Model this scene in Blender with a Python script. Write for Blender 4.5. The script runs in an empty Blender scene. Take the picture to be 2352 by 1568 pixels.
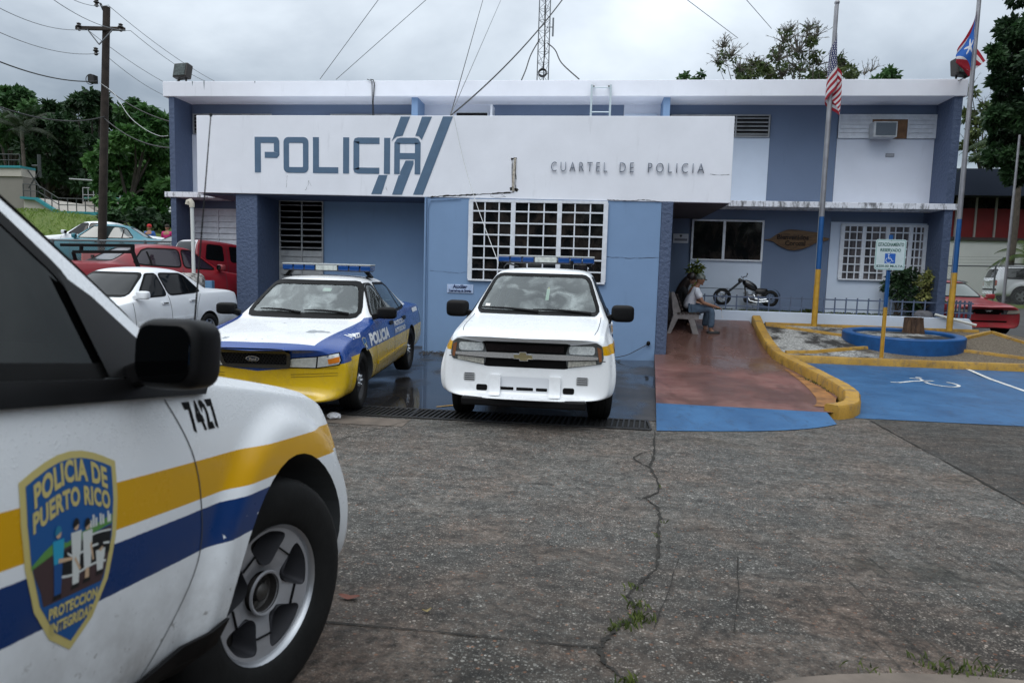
import bpy, bmesh, math, random
from math import sin, cos, pi, radians as RD
from mathutils import Vector, Matrix, Euler
from mathutils.bvhtree import BVHTree
from mathutils.geometry import tessellate_polygon
random.seed(7)
SC = bpy.context.scene
COL = SC.collection
# ------------------------------------------------------------ camera
YAW, PITCH, ROLL = RD(6.28), RD(5.66), RD(1.60)
CAM = Vector((0, 0, 1.64))
FW = Vector((-sin(YAW)*cos(PITCH), cos(YAW)*cos(PITCH), -sin(PITCH)))
_r = Vector((cos(YAW), sin(YAW), 0)); _u = _r.cross(FW)
CR = cos(ROLL)*_r + sin(ROLL)*_u
CU = -sin(ROLL)*_r + cos(ROLL)*_u
cd = bpy.data.cameras.new('camera'); cam = bpy.data.objects.new('camera', cd); COL.objects.link(cam)
cam.matrix_world = Matrix(((CR.x, CU.x, -FW.x, 0), (CR.y, CU.y, -FW.y, 0), (CR.z, CU.z, -FW.z, CAM.z), (0, 0, 0, 1)))
cd.sensor_width = 36; cd.lens = 24.0; cd.clip_start = .05; cd.clip_end = 3000
cd.dof.use_dof = True; cd.dof.focus_distance = 11.0; cd.dof.aperture_fstop = 4.5
SC.camera = cam
def ray(px, py):                     # direction through a point of the 2352 px wide picture (for measuring)
    return (px-1176)/1568*CR - (py-784)/1568*CU + FW
def A(px, py, Y):
    d = ray(px, py); return CAM + d*(Y/d.y)
# ------------------------------------------------------------ sky, sun, exposure
W = bpy.data.worlds.new('World'); SC.world = W; W.use_nodes = True
SUN_EL, SUN_AZ = RD(58), RD(205)
def build_world():
    nt = W.node_tree; N = nt.nodes; L = nt.links; N.clear()
    def nd(t, **k):
        n = N.new(t)
        for a, b in k.items():
            if a in n.inputs: n.inputs[a].default_value = b
            else: setattr(n, a, b)
        return n
    out = nd('ShaderNodeOutputWorld')
    sky = nd('ShaderNodeTexSky'); sky.sky_type = 'NISHITA'; sky.sun_disc = False
    sky.sun_elevation = SUN_EL; sky.sun_rotation = SUN_AZ
    b1 = nd('ShaderNodeBackground', Strength=.05); L.new(sky.outputs[0], b1.inputs[0])
    tc = nd('ShaderNodeTexCoord')
    sep = nd('ShaderNodeSeparateXYZ'); L.new(tc.outputs['Generated'], sep.inputs[0])
    def mth(op, a, b=None, c=None):
        n = N.new('ShaderNodeMath'); n.operation = op
        for i, v in enumerate((a, b, c)):
            if v is None: continue
            if hasattr(v, 'is_output'): L.new(v, n.inputs[i])
            else: n.inputs[i].default_value = v
        return n.outputs[0]
    z = mth('MAXIMUM', sep.outputs[2], 0.0)
    zz = mth('ADD', z, .22)
    cx = mth('DIVIDE', sep.outputs[0], zz); cy = mth('DIVIDE', sep.outputs[1], zz)
    cmb = nd('ShaderNodeCombineXYZ'); L.new(cx, cmb.inputs[0]); L.new(cy, cmb.inputs[1])
    n1 = nd('ShaderNodeTexNoise', Scale=.75, Detail=7, Roughness=.52, Distortion=.35); L.new(cmb.outputs[0], n1.inputs['Vector'])
    mr = nd('ShaderNodeMapRange'); L.new(n1.outputs[0], mr.inputs[0])
    mr.inputs[1].default_value = .36; mr.inputs[2].default_value = .66; mr.inputs[3].default_value = .46; mr.inputs[4].default_value = 1.42
    # overcast luminance: three times brighter overhead than at the horizon
    g = mth('MULTIPLY_ADD', z, 2.05, .15)
    s = mth('MULTIPLY', g, mr.outputs[0])
    mixc = nd('ShaderNodeMixRGB'); L.new(n1.outputs[0], mixc.inputs[0])
    mixc.inputs[1].default_value = (.86, .96, 1.05, 1); mixc.inputs[2].default_value = (.97, 1.0, .99, 1)
    b2 = nd('ShaderNodeBackground'); L.new(mixc.outputs[0], b2.inputs[0]); L.new(s, b2.inputs[1])
    add = nd('ShaderNodeAddShader'); L.new(b1.outputs[0], add.inputs[0]); L.new(b2.outputs[0], add.inputs[1])
    L.new(add.outputs[0], out.inputs[0])
build_world()
sd = bpy.data.lights.new('sun', 'SUN'); sd.energy = .85; sd.angle = RD(28); sd.color = (1, .97, .92)
sun = bpy.data.objects.new('sun', sd); COL.objects.link(sun)
sun.rotation_euler = (RD(90)-SUN_EL, 0, RD(180)-SUN_AZ+RD(0))
sun.location = (0, -20, 60)
SC.view_settings.view_transform = 'Standard'; SC.view_settings.look = 'None'
SC.view_settings.exposure = -.09; SC.view_settings.gamma = 1
SC.cycles.max_bounces = 7; SC.cycles.transparent_max_bounces = 12
# ------------------------------------------------------------ materials
MATS = {}
class NB:                            # small node helper
    def __init__(s, name):
        s.m = bpy.data.materials.new(name); s.m.use_nodes = True
        s.t = s.m.node_tree; s.N = s.t.nodes; s.L = s.t.links
        s.b = s.N['Principled BSDF']; s.out = s.N['Material Output']
        s._co = None
    def nd(s, t, **k):
        n = s.N.new(t)
        for a, b in k.items():
            a2 = a.replace('_', ' ')
            if a2 in n.inputs: s.set(n.inputs[a2], b)
            else: setattr(n, a, b)
        return n
    def set(s, sock, v):
        if hasattr(v, 'is_output'): s.L.new(v, sock)
        elif hasattr(v, '__len__') and len(v) == 3 and sock.type == 'RGBA': sock.default_value = (*v, 1)
        else: sock.default_value = v
    def co(s):
        if s._co is None: s._co = s.nd('ShaderNodeTexCoord').outputs['Object']
        return s._co
    def sep(s):
        return s.nd('ShaderNodeSeparateXYZ', Vector=s.co()).outputs
    def m_(s, op, a, b=0, c=0):
        n = s.N.new('ShaderNodeMath'); n.operation = op
        for i, v in enumerate((a, b, c)): s.set(n.inputs[i], v)
        return n.outputs[0]
    def noise(s, scale, detail=4, rough=.55, dist=0, vec=None, stretch=None):
        v = vec if vec is not None else s.co()
        if stretch: v = s.nd('ShaderNodeMapping', Vector=v, Scale=stretch).outputs[0]
        return s.nd('ShaderNodeTexNoise', Vector=v, Scale=scale, Detail=detail, Roughness=rough, Distortion=dist).outputs[0]
    def step(s, v, a, b, lo=0, hi=1):
        n = s.nd('ShaderNodeMapRange'); s.set(n.inputs[0], v)
        n.inputs[1].default_value = a; n.inputs[2].default_value = b; n.inputs[3].default_value = lo; n.inputs[4].default_value = hi
        return n.outputs[0]
    def mix(s, f, a, b):
        n = s.N.new('ShaderNodeMixRGB'); s.set(n.inputs[0], f); s.set(n.inputs[1], a); s.set(n.inputs[2], b)
        return n.outputs[0]
    def bump(s, h, strength=.3, dist=.01):
        n = s.nd('ShaderNodeBump', Height=h, Strength=strength, Distance=dist); s.L.new(n.outputs[0], s.b.inputs['Normal'])
    def P(s, **k):
        for a, b in k.items(): s.set(s.b.inputs[a.replace('_', ' ')], b)
        return s
def M(name, col=(.5, .5, .5), rough=.55, metal=0, var=0, vs=6, bump=0, bs=40, bd=.004, coat=0, spec=.5, emit=0):
    if name in MATS: return MATS[name]
    n = NB(name); n.P(Roughness=rough, Metallic=metal, Coat_Weight=coat, Coat_Roughness=.05)
    n.b.inputs['Specular IOR Level'].default_value = spec
    if var:
        f = n.step(n.noise(vs, 6, .6), .3, .7)
        n.P(Base_Color=n.mix(f, tuple(c*(1-var) for c in col), tuple(min(1, c*(1+var)) for c in col)))
    else: n.P(Base_Color=col)
    if bump: n.bump(n.noise(bs, 4, .6), bump, bd)
    if emit: n.P(Emission_Color=col, Emission_Strength=emit)
    MATS[name] = n.m; return n.m
def paint(name, col, dirt=.06, rough=.28):
    if name in MATS: return MATS[name]
    n = NB(name); f = n.step(n.noise(3.5, 5, .6), .42, .75)
    z = n.sep()[2]
    low = n.step(z, .75, .28)
    d = n.m_('MULTIPLY', n.m_('ADD', n.m_('MULTIPLY', low, .35), dirt), f)
    n.P(Base_Color=n.mix(d, col, (.13, .11, .09)), Roughness=n.step(f, 0, 1, rough, rough+.12), Coat_Weight=.25, Coat_Roughness=.06)
    MATS[name] = n.m; return n.m
def glass(name, tint=(.5, .6, .58), refl=.5, alpha=.4, cloud_glare=0):
    if name in MATS: return MATS[name]
    n = NB(name); n.N.remove(n.b)
    tr = n.nd('ShaderNodeBsdfTransparent', Color=tuple(tint))
    gl = n.nd('ShaderNodeBsdfGlossy', Color=(.9, .95, .95), Roughness=.03)
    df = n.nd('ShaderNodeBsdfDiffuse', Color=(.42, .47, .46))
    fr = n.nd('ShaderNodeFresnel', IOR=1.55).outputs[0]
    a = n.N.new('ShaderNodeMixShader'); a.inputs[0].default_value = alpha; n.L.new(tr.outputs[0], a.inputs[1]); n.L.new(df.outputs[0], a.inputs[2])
    if cloud_glare: n.set(a.inputs[0], n.m_('MULTIPLY_ADD', n.m_('MULTIPLY', n.step(n.noise(3.4, 6, .6, .8), .46, .70), n.step(n.noise(60, 3, .7), .2, .5)), cloud_glare, alpha))  # noisy pale patches imitate cloud reflections, painted into the glass
    b = n.N.new('ShaderNodeMixShader'); n.L.new(n.m_('MULTIPLY_ADD', fr, refl, .02), b.inputs[0]); n.L.new(a.outputs[0], b.inputs[1]); n.L.new(gl.outputs[0], b.inputs[2])
    n.L.new(b.outputs[0], n.out.inputs[0]); MATS[name] = n.m; return n.m
# ------------------------------------------------------------ objects
def tag(o, label=None, cat=None, group=None, kind=None):
    if label: o['label'] = label
    if cat: o['category'] = cat
    if group: o['group'] = group
    if kind: o['kind'] = kind
    return o
def thing(name, label, cat, loc=(0, 0, 0), rz=0, group=None):
    o = bpy.data.objects.new(name, None); COL.objects.link(o); o.location = loc; o.rotation_euler = (0, 0, rz)
    o.empty_display_size = .2
    return tag(o, label, cat, group)
def link(name, me, parent=None, mats=None):
    o = bpy.data.objects.new(name, me); COL.objects.link(o)
    if mats is not None:
        me.materials.clear()
        for m in (mats if isinstance(mats, (list, tuple)) else [mats]): me.materials.append(m)
    if parent is not None: o.parent = parent
    return o
def copy_tree(o, parent=None):
    c = o.copy(); COL.objects.link(c)
    if parent is not None:
        c.parent = parent; c.matrix_parent_inverse = o.matrix_parent_inverse.copy()
    for ch in list(o.children): copy_tree(ch, c)
    return c
def loc_rot(loc=(0, 0, 0), rot=(0, 0, 0), sc=(1, 1, 1)):
    return Matrix.LocRotScale(Vector(loc), Euler(rot), Vector(sc))
class MB:
    def __init__(s): s.v = []; s.f = []; s.mi = []; s.cur = 0
    def add(s, vs, fs, mtx=None):
        n = len(s.v); s.v += [tuple(mtx @ Vector(v)) if mtx is not None else tuple(v) for v in vs]
        for f in fs: s.f.append(tuple(i+n for i in f)); s.mi.append(s.cur)
        return s
    def box(s, x0, x1, y0, y1, z0, z1, mtx=None):
        vs = [(x, y, z) for z in (z0, z1) for y in (y0, y1) for x in (x0, x1)]
        return s.add(vs, [(0, 2, 3, 1), (4, 5, 7, 6), (0, 1, 5, 4), (2, 6, 7, 3), (0, 4, 6, 2), (1, 3, 7, 5)], mtx)
    def cbox(s, c, d, rot=(0, 0, 0)):
        return s.box(-d[0]/2, d[0]/2, -d[1]/2, d[1]/2, -d[2]/2, d[2]/2, loc_rot(c, rot))
    def bar(s, a, b, w, h=None):             # rectangular bar between two points
        a, b = Vector(a), Vector(b); d = b-a; q = d.to_track_quat('Z', 'Y'); h = h or w
        return s.box(-w/2, w/2, -h/2, h/2, 0, d.length, Matrix.Translation(a) @ q.to_matrix().to_4x4())
    def tube(s, pts, r, n=8, cap=True, ell=None):
        pts = [Vector(p) for p in pts]; rs = r if isinstance(r, (list, tuple)) else [r]*len(pts)
        rings = []; up = None
        for i, p in enumerate(pts):
            t = (pts[min(i+1, len(pts)-1)]-pts[max(i-1, 0)]).normalized()
            if up is None: up = t.orthogonal().normalized()
            up = (up - t*up.dot(t)); up = up.normalized() if up.length > 1e-6 else t.orthogonal().normalized()
            w = t.cross(up)
            rings.append([p+rs[i]*(cos(2*pi*k/n)*up+sin(2*pi*k/n)*w) for k in range(n)])
        vs = [v for rg in rings for v in rg]
        fs = [(i*n+k, i*n+(k+1) % n, (i+1)*n+(k+1) % n, (i+1)*n+k) for i in range(len(pts)-1) for k in range(n)]
        if cap: fs += [tuple(range(n-1, -1, -1)), tuple((len(pts)-1)*n+k for k in range(n))]
        return s.add(vs, fs)
    def lathe(s, prof, n=24, mtx=None, close=False):   # (r, z) about z
        m = len(prof); vs = [(r*cos(2*pi*k/n), r*sin(2*pi*k/n), z) for r, z in prof for k in range(n)]
        fs = [(i*n+k, i*n+(k+1) % n, (i+1)*n+(k+1) % n, (i+1)*n+k) for i in range(m-1) for k in range(n)]
        if close: fs += [((m-1)*n+k, (m-1)*n+(k+1) % n, (k+1) % n, k) for k in range(n)]
        return s.add(vs, fs, mtx)
    def ell(s, c, r, nu=16, nv=10, mtx=None, e=1.0):   # (super)ellipsoid
        def pw(a): return math.copysign(abs(a)**e, a)
        vs = []; fs = []
        for j in range(nv+1):
            ph = -pi/2+pi*j/nv
            for i in range(nu):
                th = 2*pi*i/nu
                vs.append((c[0]+r[0]*pw(cos(ph))*pw(cos(th)), c[1]+r[1]*pw(cos(ph))*pw(sin(th)), c[2]+r[2]*pw(sin(ph))))
        for j in range(nv):
            for i in range(nu): fs.append((j*nu+i, j*nu+(i+1) % nu, (j+1)*nu+(i+1) % nu, (j+1)*nu+i))
        return s.add(vs, fs, mtx)
    def prism(s, poly, h0, h1, mtx=None):     # polygon in xy, extruded along z
        n = len(poly); vs = [(x, y, h0) for x, y in poly]+[(x, y, h1) for x, y in poly]
        return s.add(vs, [tuple(range(n-1, -1, -1)), tuple(range(n, 2*n))]+[(k, (k+1) % n, n+(k+1) % n, n+k) for k in range(n)], mtx)
    def grid(s, fn, nu, nv):
        vs = [fn(i/nu, j/nv) for j in range(nv+1) for i in range(nu+1)]
        return s.add(vs, [(j*(nu+1)+i, j*(nu+1)+i+1, (j+1)*(nu+1)+i+1, (j+1)*(nu+1)+i) for j in range(nv) for i in range(nu)])
    def mesh(s, name='m', smooth=None, bevel=0, seg=2, weld=False):
        me = bpy.data.meshes.new(name); me.from_pydata(s.v, [], s.f)
        me.polygons.foreach_set('material_index', s.mi)
        if bevel or weld or True:
            bm = bmesh.new(); bm.from_mesh(me)
            if weld: bmesh.ops.remove_doubles(bm, verts=bm.verts, dist=1e-4)
            if bevel:
                ed = [e for e in bm.edges if len(e.link_faces) == 2 and e.calc_face_angle(0) > .6]
                bmesh.ops.bevel(bm, geom=ed, offset=bevel, offset_type='OFFSET', segments=seg, affect='EDGES', profile=.5, clamp_overlap=True)
            bmesh.ops.recalc_face_normals(bm, faces=bm.faces)
            bm.to_mesh(me); bm.free()
        if smooth:
            me.polygons.foreach_set('use_smooth', [True]*len(me.polygons)); me.set_sharp_from_angle(angle=RD(smooth))
        return me
    def build(s, name, mats, parent=None, smooth=None, bevel=0, seg=2, weld=False):
        return link(name, s.mesh(name, smooth, bevel, seg, weld), parent, mats)
def XZ(y):                                    # maps prism xy -> world xz, extrusion along -y from plane y
    return Matrix(((1, 0, 0, 0), (0, 0, -1, y), (0, 1, 0, 0), (0, 0, 0, 1)))
def text_bm(txt, size=1, bold=0, space=1, align='CENTER', w=None):
    cu = bpy.data.curves.new('t', 'FONT'); cu.body = txt; cu.size = size; cu.offset = bold; cu.space_character = space; cu.align_x = align
    cu.resolution_u = 3
    o = bpy.data.objects.new('t', cu); COL.objects.link(o)
    me = bpy.data.meshes.new_from_object(o.evaluated_get(bpy.context.evaluated_depsgraph_get()))
    bm = bmesh.new(); bm.from_mesh(me); bpy.data.objects.remove(o); bpy.data.curves.remove(cu); bpy.data.meshes.remove(me)
    if w:
        xs = [v.co.x for v in bm.verts]; k = w/(max(xs)-min(xs)); c = (max(xs)+min(xs))/2
        for v in bm.verts: v.co.x = (v.co.x-c)*k
    return bm
def poly_bm(polys, bm=None):
    bm = bm or bmesh.new()
    for p in polys:
        vs = [bm.verts.new((x, y, 0)) for x, y in p]
        if len(vs) > 4:
            for t in tessellate_polygon([[Vector((x, y, 0)) for x, y in p]]):
                try: bm.faces.new([vs[i] for i in t])
                except ValueError: pass
        else: bm.faces.new(vs)
    return bm
def xf(bm, fn):
    for v in bm.verts: v.co.x, v.co.y = fn(v.co.x, v.co.y)
    return bm
def bm_solid(bm, name, mat, parent, mtx, thick=.01):   # flat lettering made solid and placed
    r = bmesh.ops.extrude_face_region(bm, geom=bm.faces[:])
    bmesh.ops.translate(bm, verts=[g for g in r['geom'] if isinstance(g, bmesh.types.BMVert)], vec=(0, 0, thick))
    bmesh.ops.recalc_face_normals(bm, faces=bm.faces)
    bmesh.ops.transform(bm, matrix=mtx, verts=bm.verts)
    me = bpy.data.meshes.new(name); bm.to_mesh(me); bm.free()
    return link(name, me, parent, mat)
def rrect(x0, x1, y0, y1, r, n=5):
    P = []
    for cx, cy, a in ((x1-r, y0+r, -90), (x1-r, y1-r, 0), (x0+r, y1-r, 90), (x0+r, y0+r, 180)):
        for k in range(n+1):
            t = RD(a+90*k/n); P.append((cx+r*cos(t), cy+r*sin(t)))
    return P
def circ(cx, cy, r, n=20, ry=None):
    return [(cx+r*cos(2*pi*k/n), cy+(ry or r)*sin(2*pi*k/n)) for k in range(n)]
def catmull(pts, n=6, closed=False):
    P = [Vector(p) for p in pts]; out = []; N = len(P)
    for i in range(N if closed else N-1):
        g = lambda j: P[j % N] if closed else P[max(0, min(N-1, j))]
        a, b, c, d = g(i-1), g(i), g(i+1), g(i+2)
        for k in range(n):
            t = k/n; out.append(.5*((2*b)+(c-a)*t+(2*a-5*b+4*c-d)*t*t+(3*b-a-3*c+d)*t**3))
    if not closed: out.append(P[-1])
    return out
# ------------------------------------------------------------ ground
def sm(a, b, x):
    t = max(0, min(1, (x-a)/(b-a))); return t*t*(3-2*t)
def gz(x, y):
    d = 4.3-y; near = .10*(.5*(d+math.sqrt(d*d+.25)))
    if y < -6: near = .10*10.3
    lf = .08*max(0, min(y, 26)-6.5)+.03*max(0, y-26)
    lf = min(lf, 4)+.28*sm(-10, -12.5, x)*sm(17, 20, y)
    rt = .0125*max(0, min(y, 13)-9)+.058*max(0, min(y, 19)-13)+.036*max(0, min(y, 60)-19)
    return near+lf*sm(-4.9, -7.2, x)+rt*sm(.8, 3, x)
def axis(segs):
    out = []
    for a, b, st in segs:
        n = max(1, round((b-a)/st)); out += [a+(b-a)*k/n for k in range(n)]
    return out+[segs[-1][1]]
def sheet(xs, ys, dz=0, fn=None):
    mb = MB(); fn = fn or gz; nx = len(xs)
    mb.add([(x, y, fn(x, y)+dz) for y in ys for x in xs], [(j*nx+i, j*nx+i+1, (j+1)*nx+i+1, (j+1)*nx+i) for j in range(len(ys)-1) for i in range(nx-1)])
    return mb
def strip(pts, w, dz, fn=gz):               # flat ribbon along points on the ground, w scalar or list
    mb = MB(); P = [Vector((p[0], p[1])) for p in pts]; L = []; n = len(P)
    for i, p in enumerate(P):
        t = (P[min(i+1, n-1)]-P[max(i-1, 0)]).normalized(); q = Vector((-t.y, t.x)); ww = (w[i] if isinstance(w, list) else w)/2
        for s in (-1, 1): a = p+q*ww*s; L.append((a.x, a.y, fn(a.x, a.y)+dz))
    return mb.add(L, [(2*i, 2*i+1, 2*i+3, 2*i+2) for i in range(n-1)])
def ground_mat():
    n = NB('exposed_aggregate'); co = n.co(); x, y, _z = n.sep()[:]
    big = n.noise(.55, 6, .6); mid = n.noise(1.25, 8, .66, .3); fin = n.noise(85, 4, .65); grit = n.noise(240, 2, .6)
    wob = n.nd('ShaderNodeMixRGB'); wob.blend_type = 'ADD'; wob.inputs[0].default_value = .014
    n.set(wob.inputs[1], co); n.L.new(n.nd('ShaderNodeTexNoise', Vector=co, Scale=30).outputs[1], wob.inputs[2])
    def peb(scale, dens, rad):
        v = n.nd('ShaderNodeTexVoronoi', Vector=wob.outputs[0], Scale=scale, Randomness=1); r = n.nd('ShaderNodeSeparateColor', Color=v.outputs['Color']).outputs
        size = n.m_('MULTIPLY_ADD', r[2], .35, rad)
        return n.m_('MULTIPLY', n.step(r[0], 1-dens, 1-dens+.04), n.step(n.m_('SUBTRACT', size, v.outputs['Distance']), 0, .12)), r
    p1, r1 = peb(64, .26, .24); p2, r2 = peb(112, .50, .32)
    worn = n.m_('MULTIPLY', n.step(n.m_('MULTIPLY_ADD', n.noise(9, 6, .75), .22, mid), .59, .70), n.step(n.noise(30, 5, .75), .32, .50))
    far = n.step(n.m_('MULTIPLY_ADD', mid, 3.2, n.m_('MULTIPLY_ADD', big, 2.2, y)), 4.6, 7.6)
    lines = n.step(n.noise(1, 4, .6, .2, None, (34, 1.1, 1)), .56, .66); lines = n.m_('MULTIPLY', n.m_('MULTIPLY', lines, n.step(x, .6, 1.6)), n.step(y, 5.2, 4.0))
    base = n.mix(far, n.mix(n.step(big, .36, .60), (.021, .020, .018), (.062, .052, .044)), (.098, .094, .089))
    base = n.mix(n.m_('MULTIPLY', fin, .6), base, (.014, .014, .013))
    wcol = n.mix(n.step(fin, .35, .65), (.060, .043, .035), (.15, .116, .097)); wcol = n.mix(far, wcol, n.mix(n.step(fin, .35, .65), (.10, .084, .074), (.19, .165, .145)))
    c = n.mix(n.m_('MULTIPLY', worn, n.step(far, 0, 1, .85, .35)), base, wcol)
    keep = n.m_('MULTIPLY_ADD', n.m_('MULTIPLY', worn, n.step(far, 0, 1, 1, .4)), -.8, 1.0)
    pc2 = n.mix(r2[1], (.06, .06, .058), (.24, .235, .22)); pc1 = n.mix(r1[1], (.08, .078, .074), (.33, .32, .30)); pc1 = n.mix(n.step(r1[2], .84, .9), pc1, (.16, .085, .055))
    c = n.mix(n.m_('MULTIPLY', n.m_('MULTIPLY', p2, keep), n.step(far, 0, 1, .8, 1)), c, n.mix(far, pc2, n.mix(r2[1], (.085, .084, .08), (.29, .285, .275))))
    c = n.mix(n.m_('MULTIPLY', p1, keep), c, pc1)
    c = n.mix(n.step(grit, .58, .7, 0, .45), c, (.012, .012, .011)); c = n.mix(n.m_('MULTIPLY', lines, .7), c, (.016, .017, .014))
    stain = n.step(n.noise(.8, 8, .7), .57, .68, 0, .62); c = n.mix(stain, c, (.020, .023, .018))
    mott = n.m_('MULTIPLY', n.step(n.noise(15, 9, .82, .4), .36, .64, .34, 1.66), n.step(n.noise(3.2, 8, .75, .5, None, (.8, 1.6, 1)), .36, .64, .62, 1.34))
    slab = n.m_('MULTIPLY', n.step(n.m_('ADD', x, n.m_('MULTIPLY', y, -.012)), 3.29, 3.31), n.step(y, 8.9, 8.6)); mott = n.m_('MULTIPLY', mott, n.m_('MULTIPLY_ADD', slab, -.42, 1.0))
    mv = n.nd('ShaderNodeVectorMath', operation='SCALE'); n.set(mv.inputs[0], c); n.set(mv.inputs['Scale'], mott); c = n.mix(n.step(n.noise(.9, 6, .7, .4), .42, .62, 0, .85), mv.outputs[0], None) if False else mv.outputs[0]
    wt = n.nd('ShaderNodeVectorMath', operation='MULTIPLY'); n.set(wt.inputs[0], c); n.set(wt.inputs[1], n.mix(n.step(n.noise(1.0, 6, .7, .4), .44, .60), (1.10, 1.09, 1.05), (1.20, 1.06, .96))); c = wt.outputs[0]
    n.P(Base_Color=c, Roughness=n.step(mid, .3, .7, .55, .85)); n.b.inputs['Specular IOR Level'].default_value = .3
    n.bump(n.m_('ADD', n.m_('MULTIPLY', n.m_('MAXIMUM', p1, p2), .7), n.m_('ADD', fin, n.m_('MULTIPLY', mott, .4))), .75, .008)
    return n.m
G_LOT = ground_mat()
xs = axis([(-900, -120, 150), (-120, -30, 10), (-30, -8, 1), (-8, 9, .25), (9, 30, 1), (30, 120, 10), (120, 900, 150)])
ys = axis([(-60, -6, 6), (-6, 0, 1), (0, 9, .25), (9, 26, .5), (26, 60, 2), (60, 160, 20), (160, 1500, 250)])
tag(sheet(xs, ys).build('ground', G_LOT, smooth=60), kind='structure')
def wet_mat():
    n = NB('wet_concrete'); a = n.noise(1.3, 6, .6); b = n.noise(.8, 3, .5, 0, None, (1, .5, 1))
    wet = n.step(b, .44, .54); yy = n.step(n.sep()[1], 7.7, 8.8)
    c = n.mix(n.step(a, .3, .7), (.020, .020, .021), (.062, .055, .05))
    c = n.mix(n.step(n.noise(5, 6, .65), .6, .75, 0, .6), c, (.09, .07, .05))
    n.P(Base_Color=n.mix(n.m_('MULTIPLY', wet, .6), c, (.014, .014, .016)), Roughness=n.step(wet, 0, 1, .42, .05))
    n.bump(n.m_('MULTIPLY', n.noise(60, 4), n.step(wet, 0, 1, 1, .06)), .25, .004); return n.m
tag(sheet(axis([(-6.2, 1.33, .5)]), axis([(7.85, 14.6, .5)]), .006).build('wet_apron', wet_mat(), smooth=60), kind='structure')
# patches of bare concrete by the drain and left of it
tag(sheet(axis([(-6.2, -1.9, .5)]), [6.9, 7.25], .005, lambda x, y: gz(x, y) if True else 0).build('concrete_strip', M('old_concrete', (.13, .105, .085), .8, var=.45, vs=3, bump=.4, bs=60)), kind='structure')
# cracks and joints
CRK = M('crack_dirt', (.017, .015, .012), .95, var=.6, vs=30)
def jag(pts, j, n=5):
    out = []
    for a, b in zip(pts[:-1], pts[1:]):
        for k in range(n):
            t = k/n; out.append((a[0]+(b[0]-a[0])*t+random.uniform(-j, j), a[1]+(b[1]-a[1])*t+random.uniform(-j, j)))
    return out+[pts[-1]]
main = [(.76, 7.31), (.68, 6.46), (.585, 5.88), (.61, 5.54), (.60, 5.21), (.47, 5.01), (.55, 4.84), (.54, 4.59), (.49, 4.25), (.47, 3.93), (.42, 3.61), (.33, 3.42), (.24, 3.18), (.27, 3.06), (.27, 2.95), (.17, 2.79), (.12, 2.68), (.10, 2.59), (.11, 2.48), (.16, 2.40), (.22, 2.3), (.3, 1.9)]
mk = MB()
def addstrip(pts, w, j, n=5):
    p = jag(pts, j, n); s = strip(p, [random.uniform(.25, 1.5)*w for _ in p], .006); mk.add(s.v, s.f)
addstrip(main, .019, .008, 7)
addstrip([(.68, 6.46), (.56, 6.37), (.46, 6.17), (.52, 5.97), (.585, 5.88)], .014, .006)
addstrip([(.64, 6.35), (.63, 6.1), (.585, 5.88)], .006, .006); addstrip([(.47, 5.01), (.40, 5.03), (.44, 4.95)], .006, .005)
addstrip([(.56, 3.81), (.45, 3.31), (.33, 2.82)], .005, .004); addstrip([(.91, 3.92), (.80, 3.38), (.67, 2.86)], .006, .004)
tag(mk.build('pavement_crack', CRK), kind='structure')
mk = MB()
for a, b, w, j in (((-3.2, 2.66), (.10, 2.60), .013, .004), ((3.42, 8.5), (3.34, 5.45), .02, .006), ((3.34, 5.45), (3.3, 3.6), .014, .006), ((-2.6, 5.22), (-.21, 5.21), .006, .003), ((-1.9, 7.2), (-2.5, 5.9), .010, .006)):
    addstrip([a, b], w, j, 18)
tag(mk.build('pavement_joint', CRK), kind='structure')
mb = MB(); q = [(.70, 2.40), (.80, 2.46), (.98, 2.52), (1.22, 2.575), (1.45, 2.60), (2.0, 2.60), (2.0, 1.6), (.70, 1.6)]; mb.add([(a, b, gz(a, b)+.02) for a, b in q]+[(a, b, gz(a, b)-.02) for a, b in q], [tuple(range(8))]+[(k, (k+1) % 8, 8+(k+1) % 8, 8+k) for k in range(8)])
tag(mb.build('manhole_surround', M('old_concrete', (.13, .105, .085), .8, var=.45, vs=3, bump=.4, bs=60)), kind='structure')
# ------------------------------------------------------------ walkway, bays, kerbs
def wz(y):
    pts = [(7.3, .0), (8.6, .03), (12.4, .07), (13.57, .10), (14.3, .225), (15.2, .42), (16.1, .68), (17, .72)]
    for (a, za), (b, zb) in zip(pts[:-1], pts[1:]):
        if y <= b: t = max(0, (y-a)/(b-a)); return za+(zb-za)*t
    return .72
def red_mat():
    n = NB('red_walk'); f = n.step(n.noise(1.1, 7, .62, .4, None, (1, .45, 1)), .42, .58); g = n.noise(6, 7, .68, 0, None, (.6, 1.6, 1))
    c = n.mix(n.step(g, .35, .72), (.15, .052, .045), (.23, .125, .105)); c = n.mix(n.m_('MULTIPLY', f, .72), c, (.085, .045, .038))
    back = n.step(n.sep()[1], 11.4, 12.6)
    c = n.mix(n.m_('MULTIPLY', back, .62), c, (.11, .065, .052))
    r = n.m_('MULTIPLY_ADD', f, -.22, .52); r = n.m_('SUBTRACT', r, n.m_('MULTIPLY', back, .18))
    n.P(Base_Color=c, Roughness=r); n.bump(n.noise(45, 4), .2, .004); return n.m
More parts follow.
